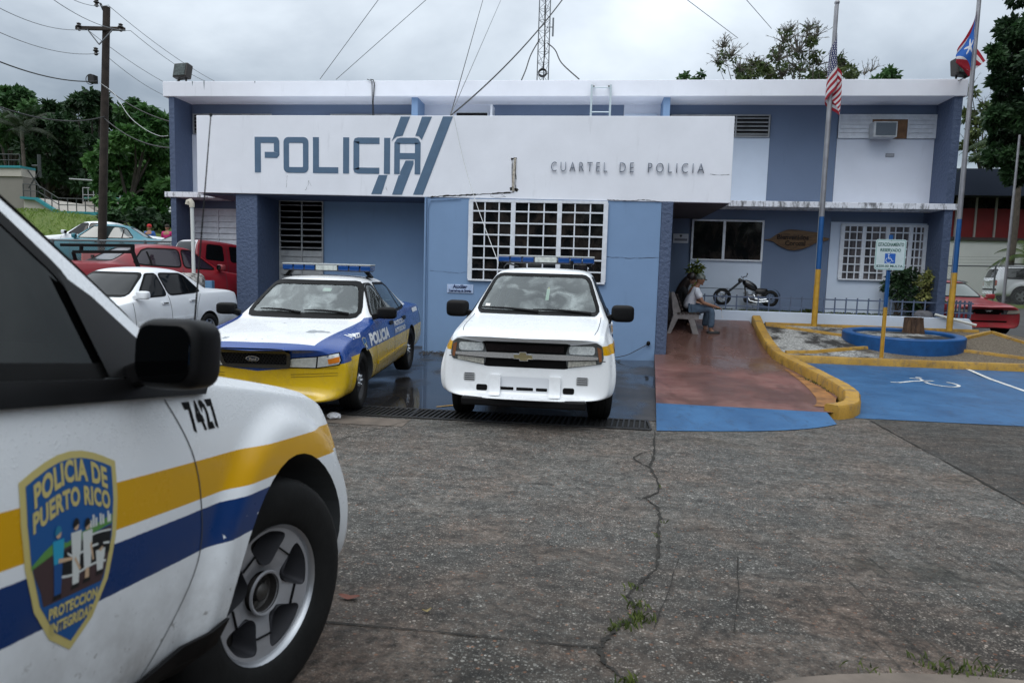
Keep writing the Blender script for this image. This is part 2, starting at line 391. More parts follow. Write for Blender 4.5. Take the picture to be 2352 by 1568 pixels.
def blue_mat():
    n = NB('blue_floor_paint'); f = n.step(n.noise(1.8, 7, .65), .35, .7); w = n.step(n.noise(9, 8, .72, 0, None, (1, .5, 1)), .66, .72)
    c = n.mix(f, (.014, .080, .20), (.030, .125, .28)); c = n.mix(n.m_('MULTIPLY', w, .7), c, (.19, .23, .27)); c = n.mix(n.step(n.noise(7, 9, .80, .6, None, (1, .5, 1)), .52, .66, 0, .7), c, (.012, .045, .105)); c = n.mix(n.step(n.noise(60, 4, .7), .62, .68, 0, .6), c, (.14, .17, .20))
    c = n.mix(n.step(n.noise(3.3, 8, .7), .66, .74), c, (.03, .05, .08))
    n.P(Base_Color=c, Roughness=n.step(f, 0, 1, .45, .6)); n.bump(n.noise(50, 4), .2, .003); return n.m
BLUEF = blue_mat()
def wx1(y): return 3.05+.5*sm(8.6, 10.2, y) if y < 10.2 else 3.55+.12*sm(10.2, 16, y)
def wx0(y): return .78+.555*(y-7.33)/6.24 if y < 13.57 else 1.552
def walk(y0, y1, dz, x0=.78, slope=0):
    mb = MB(); yl = axis([(y0, y1, .2)])
    def f(u, v):
        y = y0+(y1-y0)*v; x = x0+(wx1(y)-x0)*u; yy = y-slope*u*(1-v) if slope else y
        return (x, yy, wz(yy)+dz)
    mb.grid(f, 12, len(yl)); return mb
mb = MB()
def wf(u, v):
    y = 8.60+(17-8.60)*v; x0 = wx0(y); x = x0+(wx1(y)-x0)*u
    return (x, y-.08*u*(1-v)**6, wz(y)+.05)
mb.grid(wf, 10, 44)
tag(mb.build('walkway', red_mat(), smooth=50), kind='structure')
mb = MB()                                                    # blue painted ramp end, curving to meet the lot
def bf(u, v):
    yf = 7.33+.42*u+.42*u**4; yb = 8.60-.08*u; y = yf+(yb-yf)*v; x0 = wx0(y); x = x0+(2.92-x0)*u
    z0 = gz(x, yf)+.008; return (x, y, z0+(wz(8.60)+.05-z0)*v)
mb.grid(bf, 14, 6); tag(mb.build('walkway_ramp', BLUEF, smooth=50), kind='structure')
mb = MB(); mb.add([(wx0(min(y, 13.56)), y, z) for y in axis([(7.33, 14, .4)]) for z in (gz(.7, y)-.02, (wz(y)+.05 if y > 8.6 else gz(.7, y)+.008+(wz(8.6)+.05-gz(.7, y)-.008)*max(0, (y-7.33)/1.27)))], [(2*i, 2*i+1, 2*i+3, 2*i+2) for i in range(len(axis([(7.33, 14, .4)]))-1)])
tag(mb.build('walkway_side', M('stained_edge', (.10, .06, .05), .8, var=.5, vs=5)), kind='structure')
tag(sheet(axis([(3.3, 12, .4)]), axis([(8.62, 13.75, .4)]), .006).build('parking_bay', BLUEF, smooth=50), kind='structure')
WPAINT = M('white_road_paint', (.62, .62, .60), .7, var=.3, vs=14)
tag(strip([(7.13, 13.6), (6.98, 12.6), (6.83, 11.39), (6.7, 10.3)], .075, .012).build('bay_line', WPAINT), kind='structure')
mk = MB()                                                    # wheelchair mark painted on the bay
def pt(pts, w): s = strip([(p[0], p[1]) for p in pts], w, .012); mk.add(s.v, s.f)
pt([(5.80+.22*cos(t), 11.78+.30*sin(t)) for t in [RD(a) for a in range(-200, 60, 20)]], .05)
pt([(5.80, 12.05), (5.62, 12.02), (5.40, 11.92), (5.10, 11.70), (4.98, 11.72)], .055); pt([(5.62, 12.02), (5.66, 12.22), (5.52, 12.28)], .05)
mk.prism([(x, y) for x, y in circ(5.70, 12.36, .05)], gz(5.7, 12.3)+.012, gz(5.7, 12.3)+.014)
tag(mk.build('wheelchair_mark', WPAINT), kind='structure')
def ykerb():
    n = NB('yellow_kerb_paint'); f = n.step(n.noise(7, 7, .68), .5, .68); g = n.step(n.noise(2, 5), .35, .7)
    c = n.mix(g, (.36, .20, .025), (.50, .295, .05)); c = n.mix(n.m_('MULTIPLY', f, .75), c, (.13, .10, .08)); c = n.mix(n.step(n.noise(45, 6, .75), .56, .66, 0, .7), c, (.10, .075, .04)); zz_ = n.sep()[2]; c = n.mix(n.step(n.noise(3.4, 7, .7), .54, .7, 0, .6), c, (.06, .05, .035))
    n.P(Base_Color=c, Roughness=.62); n.bump(n.noise(28, 5, .65), .35, .01); return n.m
YK = ykerb()
def kerb(path, w, h, zf, name='kerb', base=-.06, capdrop=None):
    P = [Vector((p[0], p[1])) for p in path]; n = len(P); rings = []
    for i, p in enumerate(P):
        t = (P[min(i+1, n-1)]-P[max(i-1, 0)]).normalized(); q = Vector((-t.y, t.x)); z = zf(p.x, p.y, i/(n-1)); hh = h if not capdrop else h*capdrop(i/(n-1))
        ring = []
        for s, zz in ((-1, base), (-1, hh-.03), (-.78, hh), (.78, hh), (1, hh-.03), (1, base)):
            a = p+q*(w/2*s); ring.append((a.x, a.y, z+zz+(random.uniform(-.004, .004) if zz > 0 else 0)))
        rings.append(ring)
    mb = MB(); vs = [v for r in rings for v in r]
    fs = [(i*6+k, i*6+k+1, (i+1)*6+k+1, (i+1)*6+k) for i in range(n-1) for k in range(5)]+[(0, 1, 2, 3, 4, 5), tuple((n-1)*6+k for k in range(6))]
    mb.add(vs, fs); o = mb.build(name, YK, smooth=40); tag(o, kind='structure'); return o
def bz(x, y): return .2+.20*(max(y, 13.55)-13.6)            # planting bed surface
def resamp(p, n=8): return [(v.x, v.y) for v in catmull([(a, b, 0) for a, b in p], n)]
kerb(resamp([(3.80, 16.0), (3.70, 14.6), (3.66, 13.2), (3.64, 11.8), (3.60, 10.6), (3.54, 9.7), (3.42, 9.1), (3.22, 8.74), (2.98, 8.55)], 8), .20, .17,
     lambda x, y, t: max(gz(x, y), wz(y)+.05-.02 if y > 9.2 else gz(x, y)))
kerb([(3.74+.5*k, 13.66) for k in range(18)], .17, .17, lambda x, y, t: .055)
mb = MB(); q = [(3.47, 12.2), (3.46, 11.0), (3.44, 10.2), (3.36, 9.5), (3.22, 9.1), (3.02, 8.83), (2.86, 8.86)]; r_ = [(3.42, 12.2), (3.32, 11.0), (3.22, 10.2), (3.10, 9.5), (3.0, 9.15), (2.92, 8.95), (2.86, 8.86)]
mb.add([(a, b, wz(b)+.056) for a, b in q]+[(a, b, wz(b)+.056) for a, b in r_], [(k, k+1, 8+k, 7+k) for k in range(6)])
tag(mb.build('kerb_side_paint', M('orange_wash', (.25, .11, .03), .6, var=.5, vs=5)), kind='structure')
BEDM = NB('bed_gravel'); n = BEDM
f = n.step(n.noise(1.6, 7, .66, 0, None, (1, 1, 1)), .44, .56); g = n.nd('ShaderNodeTexVoronoi', Vector=n.co(), Scale=55).outputs['Color']
gr = n.nd('ShaderNodeSeparateColor', Color=g).outputs[0]
side = n.step(n.sep()[0], 5.3, 6.0)
c = n.mix(f, n.mix(gr, (.14, .14, .135), (.5, .5, .48)), (.03, .028, .026))
c = n.mix(side, c, n.mix(gr, (.07, .055, .04), (.20, .165, .12)))
n.P(Base_Color=c, Roughness=.9); n.bump(gr, .8, .02)
mb = MB(); mb.grid(lambda u, v: (3.72+.05+(12.5-3.77)*u, 13.72+(16.1-13.72)*v, bz(0, 13.72+(16.1-13.72)*v)-.02-max(0, (3.77+8.73*u)-8.8)*.16*v), 30, 8)
tag(mb.build('planting_bed', BEDM.m, smooth=50), kind='structure')
for p in ([(3.9, 13.88), (4.49, 13.98), (5.75, 14.46)], [(4.0, 15.9), (4.95, 15.47), (5.5, 15.2)], [(7.75, 15.22), (8.75, 15.92), (8.9, 15.6), (9.2, 15.0), (9.6, 14.2)], [(7.3, 14.5), (8.38, 14.09), (9.4, 13.75)], [(4.0, 16.0), (6.2, 15.98), (8.5, 15.95)]):
    kerb(jag([tuple(q) for q in p], .004, 6), .09, .05, lambda x, y, t: bz(x, y)-.02-max(0, x-8.8)*.12, 'bed_rib')
tag(sheet(axis([(8.6, 60, 2)]), axis([(16.2, 30, 1)]), .012).build('road', M('asphalt', (.06, .06, .06), .8, var=.3, vs=1.5, bump=.4, bs=90)), kind='structure')
# ------------------------------------------------------------ drain
IRON = M('grate_iron', (.035, .034, .034), .5, .6, var=.4, vs=9, bump=.3, bs=80)
t = thing('drain_grate', 'long iron drain grate with slanted bars across the drive', 'drain grate', (0, 0, 0))
mb = MB(); x0, x1, y0, y1 = -4.6, .72, 7.36, 7.82
mb.box(x0, x1, y0, y1, .002, .0065); mb.build('drain_pit', M('pit_black', (.004, .004, .004), .9), t)
mb = MB(); n_ = 88
for k in range(n_):
    x = x0+.04+(x1-x0-.08)*k/(n_-1); sk = .04*((x-x1)/(x0-x1))
    mb.bar((x-.02, y0+.02, .014), (x+.02, y1-.02, .014), .018, .016)
mb.build('bars', IRON, t)
mb = MB()
for y in (y0, y1): mb.box(x0, x1, y-.03, y+.012, .0035, .02)
for k in range(7): x = x0+(x1-x0)*k/6; mb.box(x-.012, x+.012, y0, y1, .006, .0235)
mb.build('rim', IRON, t, bevel=.003)
tag(strip([(-1.78, 8.0), (-1.66, 8.12), (-1.58, 8.18), (-1.50, 8.12)], [.03, .05, .06, .03], .012).build('yellow_floor_mark', YK), kind='structure')
# ------------------------------------------------------------ police station
def wall_mat(name, c, stain=.25, rough=.7, bs=45, bstr=.15, streak=.4, bd=.006):
    n = NB(name); a = n.noise(1.3, 6, .6); b = n.noise(5, 6, .65, 0, None, (1, 1, .16)); s = n.step(b, .60, .78)
    d = n.mix(n.step(a, .3, .72, 0, .5), c, tuple(v*.82 for v in c))
    n.P(Base_Color=n.mix(n.m_('MULTIPLY', s, streak*.5), d, tuple(v*.45 for v in c)), Roughness=rough); n.bump(n.noise(bs, 5, .6), bstr, bd)
    return n.m
W_BLUE = wall_mat('light_blue_wall', (.185, .295, .475), streak=.4)
W_MID = wall_mat('mid_blue_wall', (.135, .185, .285), streak=.35)
W_DARK = wall_mat('dark_blue_stucco', (.07, .10, .175), bs=15, bstr=1.0, streak=.2, bd=.03)
W_WHITE = wall_mat('white_wall', (.80, .82, .88), streak=.55)
W_PANEL = wall_mat('panel_white', (.64, .68, .77), streak=.4)
W_PALE = wall_mat('pale_blue_white_wall', (.60, .68, .80), streak=.2)
def slabm():
    n = NB('stained_white_slab'); z = n.sep()[2]
    f = n.step(n.noise(6, 8, .78, 0, None, (1, 1, .30)), .49, .60); n.P(Base_Color=n.mix(n.m_('MULTIPLY', f, .85), (.74, .76, .82), (.055, .055, .055)), Roughness=.75); return n.m
W_SLAB = slabm()
LET = M('slate_blue_letters', (.075, .135, .215), .5, var=.08)
DARKIN = M('dark_interior', (.008, .008, .009), .8)
n = NB('window_glass'); n.P(Base_Color=n.mix(n.step(n.noise(2.6, 5, .62, .5, None, (1, 1, .7)), .44, .68), (.005, .006, .007), (.040, .032, .028)), Roughness=.05); n.b.inputs['Specular IOR Level'].default_value = .5; GLZ = n.m
SLAT = M('weathered_louvre', (.33, .34, .35), .55, var=.25, vs=5)
WFR = M('white_frame', (.66, .69, .74), .45, var=.12, vs=8)
ps = thing('police_station', 'two storey blue and white police station with a long lettered sign band', 'police station', (0, 17, 0))
off = Vector((0, -17, 0))
def part(mb, name, mat, parent=None, **k):
    o = mb.build(name, mat, parent or ps, **k)
    if parent is None or parent is ps: o.location = off
    return o
# wing
part(MB().box(-3.28, 1.33, 13.57, 16.9, -.1, 3.11), 'wing_wall', W_BLUE)
part(MB().box(-6.87, -3.285, 14.63, 16.9, -.1, 3.11), 'recessed_wall', W_BLUE)
part(MB().box(-7.33, -6.86, 13.6, 14.9, -.1, 3.125), 'left_pier', W_DARK, bevel=.02)
part(MB().box(1.335, 1.55, 13.545, 16.9, 0, 3.105), 'right_pier', W_DARK, bevel=.015)
mb = MB(); mb.prism([(-8.13, 3.132), (2.612, 3.088), (2.60, 4.697), (-8.128, 4.688)], 0, 3.35, XZ(16.9).copy())
sb = part(mb, 'sign_band', W_WHITE, bevel=.008)
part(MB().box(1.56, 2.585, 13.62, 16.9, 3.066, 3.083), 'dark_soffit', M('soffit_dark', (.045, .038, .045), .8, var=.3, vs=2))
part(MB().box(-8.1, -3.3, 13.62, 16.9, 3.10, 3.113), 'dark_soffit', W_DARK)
def lets():
    bm = bmesh.new(); T = .135
    def q(*p): poly_bm([list(p)], bm)
    def bar(x0, x1, z0, z1): q((x0, z0), (x1, z0), (x1, z1), (x0, z1))
    z0, z1 = 3.553, 4.262
    def ring(x0, x1, r=.10, cut=None):
        o = rrect(x0, x1, z0, z1, r, 4); i = rrect(x0+T*.85, x1-T*.85, z0+T*.85, z1-T*.85, .015, 4); n = len(o)
        for k in range(n):
            m = ((o[k][0]+o[(k+1) % n][0])/2, (o[k][1]+o[(k+1) % n][1])/2)
            if cut and cut(*m): continue
            q(o[k], o[(k+1) % n], i[(k+1) % n], i[k])
    bar(-6.875, -6.745, z0, z1); bar(-6.745, -6.45, z1-.12, z1)                      # P
    q(*[(-6.45, z1), (-6.45, z1-.12), (-6.465, z1-.13), (-6.465, 3.97), (-6.35, 3.93), (-6.35, z1-.08), (-6.375, z1-.02), (-6.41, z1)][::-1])
    bar(-6.66, -6.465, 3.845, 3.965); q((-6.465, 3.845), (-6.40, 3.845), (-6.35, 3.90), (-6.35, 3.93), (-6.465, 3.965))
    ring(-6.26, -5.735)                                                              # O
    bar(-5.64, -5.515, z0, z1); bar(-5.515, -5.11, z0, z0+.12)                       # L
    bar(-5.01, -4.885, z0, z1)                                                       # I
    bar(-4.795, -4.675, z0+.08, z1-.08); bar(-4.70, -4.26, z0, z0+.12); bar(-4.70, -4.26, z1-.125, z1)   # C
    q((-4.795, z0+.08), (-4.77, z0+.02), (-4.70, z0), (-4.70, z0+.12), (-4.675, z0+.13)); q((-4.795, z1-.08), (-4.675, z1-.13), (-4.70, z1-.12), (-4.70, z1), (-4.77, z1-.02))
    bar(-4.165, -4.04, z0, z1-.005)                                                  # I
    bar(-3.955, -3.84, z0, z1-.1); bar(-3.535, -3.42, z0, z1-.1)                     # A
    q((-3.955, z1-.1), (-3.84, z1-.13), (-3.84, z1-.12), (-3.84, z1), (-3.90, z1-.02)); q((-3.42, z1-.1), (-3.47, z1-.02), (-3.535, z1), (-3.535, z1-.13))
    bar(-3.84, -3.535, z1-.12, z1); bar(-3.84, -3.535, 3.845, 3.965)
    return bm
MT = Matrix(((1, 0, 0, 0), (0, 0, -1, 0), (0, 1, 0, 0), (0, 0, 0, 1)))
def onwall(bm, name, mat, parent, y, thick=.006):
    o = bm_solid(bm, name, mat, parent, Matrix.Translation((0, y, 0)) @ MT, thick)
    if parent is ps: o.location = off
    return o
onwall(lets(), 'lettering', LET, sb, 13.5495)
st = poly_bm([[(-3.83, 4.67), (-4.01, 4.19), (-3.965, 4.24), (-3.90, 4.285), (-3.79, 4.30), (-3.64, 4.67)],
              [(-3.40, 4.67), (-3.53, 4.30), (-3.46, 4.29), (-3.40, 4.22), (-3.20, 4.67)],
              [(-2.98, 4.675), (-3.56, 3.155), (-3.36, 3.155), (-2.78, 4.675)],
              [(-4.27, 3.53), (-4.42, 3.155), (-4.21, 3.155), (-4.09, 3.53)],
              [(-3.99, 3.15), (-3.79, 3.15), (-3.56, 3.75), (-3.56, 3.82), (-3.72, 3.82), (-3.83, 3.60), (-3.83, 3.53), (-3.86, 3.53)]])
onwall(st, 'stripe_mark', LET, sb, 13.5495)
for txt, xa, xb, zb in (('CUARTEL', -.82, .265, 3.64), ('DE', .50, .765, 3.638), ('POLICIA', 1.035, 2.085, 3.636)):
    bm = text_bm(txt, .235, -.004, 1.55); xsr = [v.co.x for v in bm.verts]; ysr = [v.co.y for v in bm.verts]; a, b = min(xsr), max(xsr); h = max(ysr)-min(ysr); m0 = min(ysr)
    k = (xb-xa)/(b-a)
    xf(bm, lambda x, y: (xa+(x-a)*k, zb+(y-m0)*.18/h))
    onwall(bm, 'metal_letters', M('steel_letters', (.13, .16, .21), .4, .3), sb, 13.53, .018)
# cracks and rusty pipe scar on the band
mb = MB()
def wstrip(pts, w, y, j=.012, n=6):
    p = jag([tuple(q) for q in pts], j, n)
    for a, b in zip(p[:-1], p[1:]):
        ww = w*random.uniform(.4, 1.5); d = (Vector(b)-Vector(a)); q = Vector((-d.y, d.x)).normalized()*ww/2
        mb.add([(a[0]-q.x, y, a[1]-q.y), (b[0]-q.x, y, b[1]-q.y), (b[0]+q.x, y, b[1]+q.y), (a[0]+q.x, y, a[1]+q.y)], [(0, 1, 2, 3)])
Yb = 13.5455
wstrip([(-3.02, 3.135), (-2.5, 3.16), (-2.1, 3.19), (-1.53, 3.235)], .022, Yb, .008, 8)
wstrip([(-3.2, 3.105), (-3.02, 3.135)], .02, Yb)
wstrip([(.28, 3.115), (.6, 3.105), (1.0, 3.12), (1.3, 3.10)], .008, Yb, .006, 8)
wstrip([(2.2, 3.62), (2.4, 3.61), (2.56, 3.62)], .006, Yb, .004); wstrip([(-4.12, 3.30), (-4.10, 3.22)], .004, Yb)
wstrip([(-6.2, 3.25), (-6.18, 3.5)], .003, Yb); wstrip([(-5.8, 3.2), (-5.72, 3.4), (-5.68, 3.3)], .004, Yb)
wstrip([(-2.0, 3.17), (-1.95, 3.22), (-1.8, 3.2), (-1.7, 3.14), (-1.9, 3.12), (-2.0, 3.15)], .004, Yb, .003)
wstrip([(-1.6, 3.87), (-1.50, 3.89)], .03, Yb, .01); wstrip([(-1.6, 3.30), (-1.46, 3.26)], .05, Yb, .02); wstrip([(-1.575, 3.28), (-1.59, 3.88)], .014, Yb, .006); wstrip([(-1.50, 3.28), (-1.515, 3.86)], .014, Yb, .006)
part(mb, 'crack', CRK, sb)
mb = MB(); mb.tube([(-1.545, 13.545, 3.25), (-1.55, 13.53, 3.30), (-1.545, 13.53, 3.6), (-1.53, 13.53, 3.84), (-1.53, 13.545, 3.88)], .024, 10)
part(mb, 'stub_pipe', M('rusty_white_pipe', (.42, .38, .32), .7, var=.6, vs=18), sb, smooth=40)
mb = MB(); wstrip([(.3, 2.02), (.8, 2.0), (1.32, 2.03)], .006, 13.566, .008, 8); wstrip([(-3.2, 1.66), (-2.6, 1.62), (-2.42, 1.65)], .004, 13.566, .006, 8); part(mb, 'wall_crack', CRK)
mb = MB(); mb.tube([(-3.30, 13.54, .02), (-3.30, 13.54, 3.10)], .022, 8)
mb.tube([(-3.255, 13.55, .02), (-3.255, 13.55, 2.9), (-3.2, 13.55, 3.05), (-2.6, 13.55, 3.09)], .008, 6)
part(mb, 'conduit', W_BLUE, smooth=40)
# windows -------------------------------------------------------
def louvre(name, x0, x1, z0, z1, y, n, tilt=.3, closed=0, mull=None, parent=ps, mat=SLAT, fr=.03):
    mb = MB()
    mb.box(x0, x1, y-.02, y+.01, z0, z0+fr); mb.box(x0, x1, y-.02, y+.01, z1-fr, z1)
    for x in [x0, x1-fr]+[m-fr/2 for m in (mull or [])]: mb.box(x, x+fr, y-.0225, y+.0075, z0+fr, z1-fr)
    o = mb.build(name, mat, parent)
    if parent is ps: o.location = off
    MB().box(x0+.01, x1-.01, y+.03, y+.05, z0+.01, z1-.01).build('dark_opening', DARKIN, o)
    mb = MB(); p = (z1-z0-2*fr)/n
    for k in range(n):
        zc = z0+fr+p*(k+.5); a = closed if not callable(closed) else closed(k/n)
        ang = RD(78) if a else RD(8+tilt*20)
        for xa, xb in zip([x0]+(mull or []), (mull or [])+[x1]):
            mb.box(-(xb-xa)/2+.018, (xb-xa)/2-.018, -p*.52, p*.52, -.006, .006, loc_rot(((xa+xb)/2, y+.004, zc), (ang, 0, 0)))
    mb.build('louvre_slats', mat, o)
    return o
louvre('louvre_window', -6.85, -5.84, 1.2, 3.11, 14.60, 14, closed=lambda t: t < .42, mull=[-6.33])
louvre('jalousie_window', -10.28, -7.4, 2.0, 3.10, 16.97, 7, closed=1, mull=[-9.62, -8.5], mat=WFR)
louvre('upper_louvre_window', -10.26, -8.15, 4.98, 5.49, 16.96, 5, mull=[-9.6, -8.9])
louvre('upper_louvre_window', -6.6, -4.4, 4.98, 5.49, 16.96, 5, mull=[-5.9, -5.1])
louvre('upper_louvre_window', 1.78, 4.06, 4.985, 5.50, 16.96, 5, tilt=1.2, mull=[2.55, 3.29])
louvre('upper_jalousie_window', 5.60, 6.33, 4.975, 5.51, 16.96, 5, closed=1, mat=WFR)
louvre('upper_jalousie_window', 7.11, 7.73, 4.975, 5.51, 16.96, 5, closed=1, mat=WFR)
part(MB().box(6.33, 7.11, 16.94, 16.99, 5.40, 5.512), 'white_panel', WFR)
part(MB().box(6.335, 7.105, 16.95, 16.99, 4.975, 5.40), 'plywood_panel', M('plywood', (.17, .085, .04), .7, var=.35, vs=6))
def grille_window(x0, x1, z0, z1, y, divs, rows, cols, mat, curtain=None, gl=GLZ):
    mb = MB(); f = .035
    xs_ = [x0]+divs+[x1]
    for x in xs_: mb.box(x-.045, x+.045, y-.05, y, z0+f, z1-f)
    mb.box(x0-.032, x1+.032, y-.0525, y+.002, z0, z0+f); mb.box(x0-.032, x1+.032, y-.0525, y+.002, z1-f*1.6, z1)
    o = mb.build('grille_window', mat, ps, bevel=.004); o.location = off
    mb = MB()
    for a, b in zip(xs_[:-1], xs_[1:]):
        for k in range(1, cols): x = a+(b-a)*k/cols; mb.box(x-.0125, x+.0125, y-.04, y-.022, z0+f, z1-f)
    for k in range(1, rows):
        z = z0+(z1-z0)*k/rows; mb.box(x0, x1, y-.046, y-.028, z-.0145, z+.0145)
    mb.build('grille_bars', mat, o)
    MB().box(x0, x1, y-.012, y-.004, z0+.01, z1-.02).build('pane', gl, o)
    return o
grille_window(-2.38, .27, 1.48, 3.085, 13.565, [-1.535, -.625], 7, 3, WFR)
CURT = NB('curtained_glass'); n = CURT
n.P(Base_Color=n.mix(n.step(n.noise(9, 3, .5, 0, None, (1, 1, .08)), .38, .62), (.045, .042, .048), (.15, .135, .14)), Roughness=.12)
grille_window(5.86, 7.70, 1.71, 3.02, 16.965, [6.34, 6.86, 7.37], 7, 3, WFR, gl=CURT.m)
o = MB(); o.box(2.40, 2.445, 16.93, 16.99, 2.09, 3.06); o.box(4.03, 4.075, 16.93, 16.99, 2.09, 3.06); o.box(2.445, 4.03, 16.93, 16.99, 3.02, 3.06); o.box(2.445, 4.03, 16.93, 16.99, 2.09, 2.125); o.box(3.13, 3.19, 16.925, 16.985, 2.125, 3.02)
o = part(o, 'entrance_window', WFR)
for a, b in ((2.445, 3.13), (3.19, 4.03)): MB().box(a, b, 16.955, 16.965, 2.125, 3.02).build('pane', GLZ, o)
# main block
def wall(name, mat, rects, y0=17.0, y1=17.2, parent=ps):
    for x0, x1, z0, z1 in rects: part(MB().box(x0, x1, y0, y1, z0, z1), name, mat)
wall('upper_wall', W_MID, [(-10.31, -4.23, 4.6, 5.79), (-2.57, .67, 4.6, 5.79), (1.6, 4.085, 5.505, 5.79), (4.085, 5.595, 3.44, 5.79), (5.595, 7.73, 5.515, 5.79)])
wall('white_wall_panel', W_PANEL, [(-4.23, -2.57, 4.6, 5.79), (.67, 1.6, 4.6, 5.79), (-10.31, -7.9, 3.44, 4.975), (5.60, 7.73, 3.44, 4.97)], 16.985)
wall('pale_wall_panel', W_PALE, [(1.6, 4.08, 3.44, 4.98)], 16.985)
wall('lower_wall', W_MID, [(-10.31, -7.33, .2, 3.3), (1.55, 2.395, .5, 3.3), (4.08, 5.595, .5, 3.3), (2.395, 4.08, 3.062, 3.3)])
wall('lower_white_panel', W_PALE, [(2.40, 4.078, .6, 1.42), (2.40, 4.078, 1.435, 2.088), (5.60, 7.73, .6, 3.06)], 16.975)
part(MB().box(-10.31, 7.73, 17.2, 25, .2, 5.74), 'block_core', W_MID)
rf = part(MB().box(-10.58, 7.97, 16.2, 25.5, 5.73, 6.09), 'roof_slab', W_WHITE, bevel=.012)
part(MB().box(-10.595, 7.975, 16.2, 16.97, 3.302, 3.432), 'floor_slab', W_SLAB, bevel=.008)
part(MB().box(-10.45, -10.31, 16.235, 25, .2, 5.735), 'left_fin', W_DARK); part(MB().box(7.73, 7.90, 16.235, 25, .3, 5.735), 'right_fin', W_DARK)
for x in (-4.35, 1.53): part(MB().box(x, x+.15, 16.3, 17, 4.6, 5.735), 'upper_column', W_BLUE)
dr = part(MB().box(-3.42, -2.6, 16.955, 16.985, 4.6, 5.55), 'upper_door', WFR); MB().box(-3.39, -2.63, 16.945, 16.956, 4.6, 5.525).build('dark_opening', DARKIN, dr)
part(MB().box(.70, 1.46, 16.96, 16.985, 4.6, 5.52), 'upper_door', W_PALE)
part(MB().bar((-2.45, 16.6, 5.6), (-2.45, 16.6, 4.4), .05, .4), 'open_door_leaf', WFR)
mb = MB(); mb.tube([(-5.32, 16.18, 6.11), (-5.25, 16.17, 6.10), (-5.22, 16.17, 6.02), (-5.25, 16.18, 5.6), (-5.32, 16.6, 4.7)], .012, 6); mb.tube([(-5.4, 16.18, 6.115), (-5.28, 16.165, 6.07), (-5.27, 16.17, 5.7), (-5.38, 16.6, 4.7)], .009, 6)
part(mb, 'roof_cable', M('black_cable', (.012, .012, .012), .6), smooth=60)
mb = MB()
for x, l in ((-9.5, .11), (-9.8, .06), (-8.2, .03)): mb.add([(x-.012, 16.197, 6.085), (x+.012, 16.197, 6.085), (x, 16.197, 6.085-l*2)], [(0, 1, 2)])
part(mb, 'drip_stain', M('green_drip', (.05, .09, .10), .8), rf)
# things on the building --------------------------------------------
t = thing('air_conditioner', 'boxy window air conditioner with a pale frame set in a plywood panel upstairs', 'air conditioner', (6.53, 16.9, 4.95))
mb = MB(); mb.box(-.26, .25, -.24, .04, 0, .345); mb.build('casing', M('ac_beige', (.40, .42, .44), .5, var=.2), t, bevel=.012)
mb = MB(); mb.box(-.215, .215, -.246, -.238, .035, .31); gr = mb.build('grille', M('ac_grille', (.10, .13, .16), .5), t)
mb = MB()
for k in range(16): z = .045+.26*k/15; mb.box(-.21, .21, -.252, -.2465, z, z+.008)
mb.build('fins', M('ac_fin', (.16, .19, .23), .4, .3), t)
t = thing('wall_plaque', 'small grey plaque screwed to the white panel below the air conditioner', 'plaque', (6.785, 16.97, 4.6))
MB().box(-.095, .095, 0, .014, -.04, .04).build('plate', M('grey_plaque', (.22, .23, .26), .4), t, bevel=.003)
MB().box(-.08, .08, -.003, 0, -.02, .02).build('inset', M('grey_plaque_in', (.33, .34, .37), .5, var=.3, vs=60), t)
t = thing('ladder', 'pale steel roof ladder hooked over the white fascia', 'ladder', (.105, 16.12, 4.4))
for s in (-1, 1):
    mb = MB(); mb.box(s*.215-.022, s*.215+.022, -.02, .02, 0, 1.56); mb.build('rail', M('ladder_steel', (.45, .52, .55), .45, .5), t)
for z in (.13, .55, .96, 1.22, 1.5):
    if z != 1.22: MB().tube([(-.2, 0, z), (.2, 0, z)], .013, 8).build('rung', MATS['ladder_steel'], t, smooth=40)
for s in (-1, 1): MB().tube([(s*.17, -.01, 1.52), (s*.17, .08, 1.55)], .02, 8).build('hook', IRON, t)
def flood(x, y, z, rz, label, tilt):
    t = thing('floodlight', label, 'floodlight', (x, y, z), rz, 'floodlights on the roof edge')
    mx = loc_rot((0, 0, .27), (tilt, 0, 0))
    mb = MB(); mb.box(-.21, .21, -.10, .10, -.18, .18, mx); h = mb.build('housing', M('flood_bronze', (.03, .027, .025), .5, .3), t, bevel=.03)
    mb = MB(); mb.box(-.17, .17, -.108, -.099, -.14, .15, mx); mb.build('lens', M('flood_lens', (.05, .065, .06), .12, var=.8, vs=18), t)
    mb = MB(); mb.bar((-.12, 0, .14), (-.12, 0, 0), .03); mb.bar((.1, 0, .14), (.1, 0, 0), .03); mb.box(-.16, .14, -.03, .03, 0, .02)
    mb.tube([(.05, -.05, .08), (-.05, -.12, .02), (-.2, -.15, -.06)], .009, 6); mb.build('bracket', IRON, t)
flood(-10.14, 16.35, 6.09, RD(-12), 'bronze floodlight facing forward on the roof corner nearest the utility pole', RD(-12))
flood(7.87, 16.35, 6.09, RD(18), 'bronze floodlight on the roof corner partly behind the star flag', RD(-8))
t = thing('radio_mast', 'tall steel lattice radio mast rising behind the station roof', 'radio mast', (-1.85, 24.2, 5.7))
mb = MB(); H = 7; Wd = .2
cs = [(-Wd, -.1), (Wd, -.1), (0, .25)]
for c in cs: mb.tube([(c[0], c[1], 0), (c[0]*.9, c[1]*.9, H)], .02, 6)
for k in range(20):
    z = k*H/20
    for a, b in ((0, 1), (1, 2), (2, 0)):
        p, q = (cs[a], cs[b]) if k % 2 else (cs[b], cs[a]); mb.bar((p[0], p[1], z), (q[0], q[1], z+H/20), .012); mb.bar((p[0], p[1], z), (q[0], q[1], z), .01)
mb.build('lattice', M('galv', (.16, .17, .18), .5, .6), t)
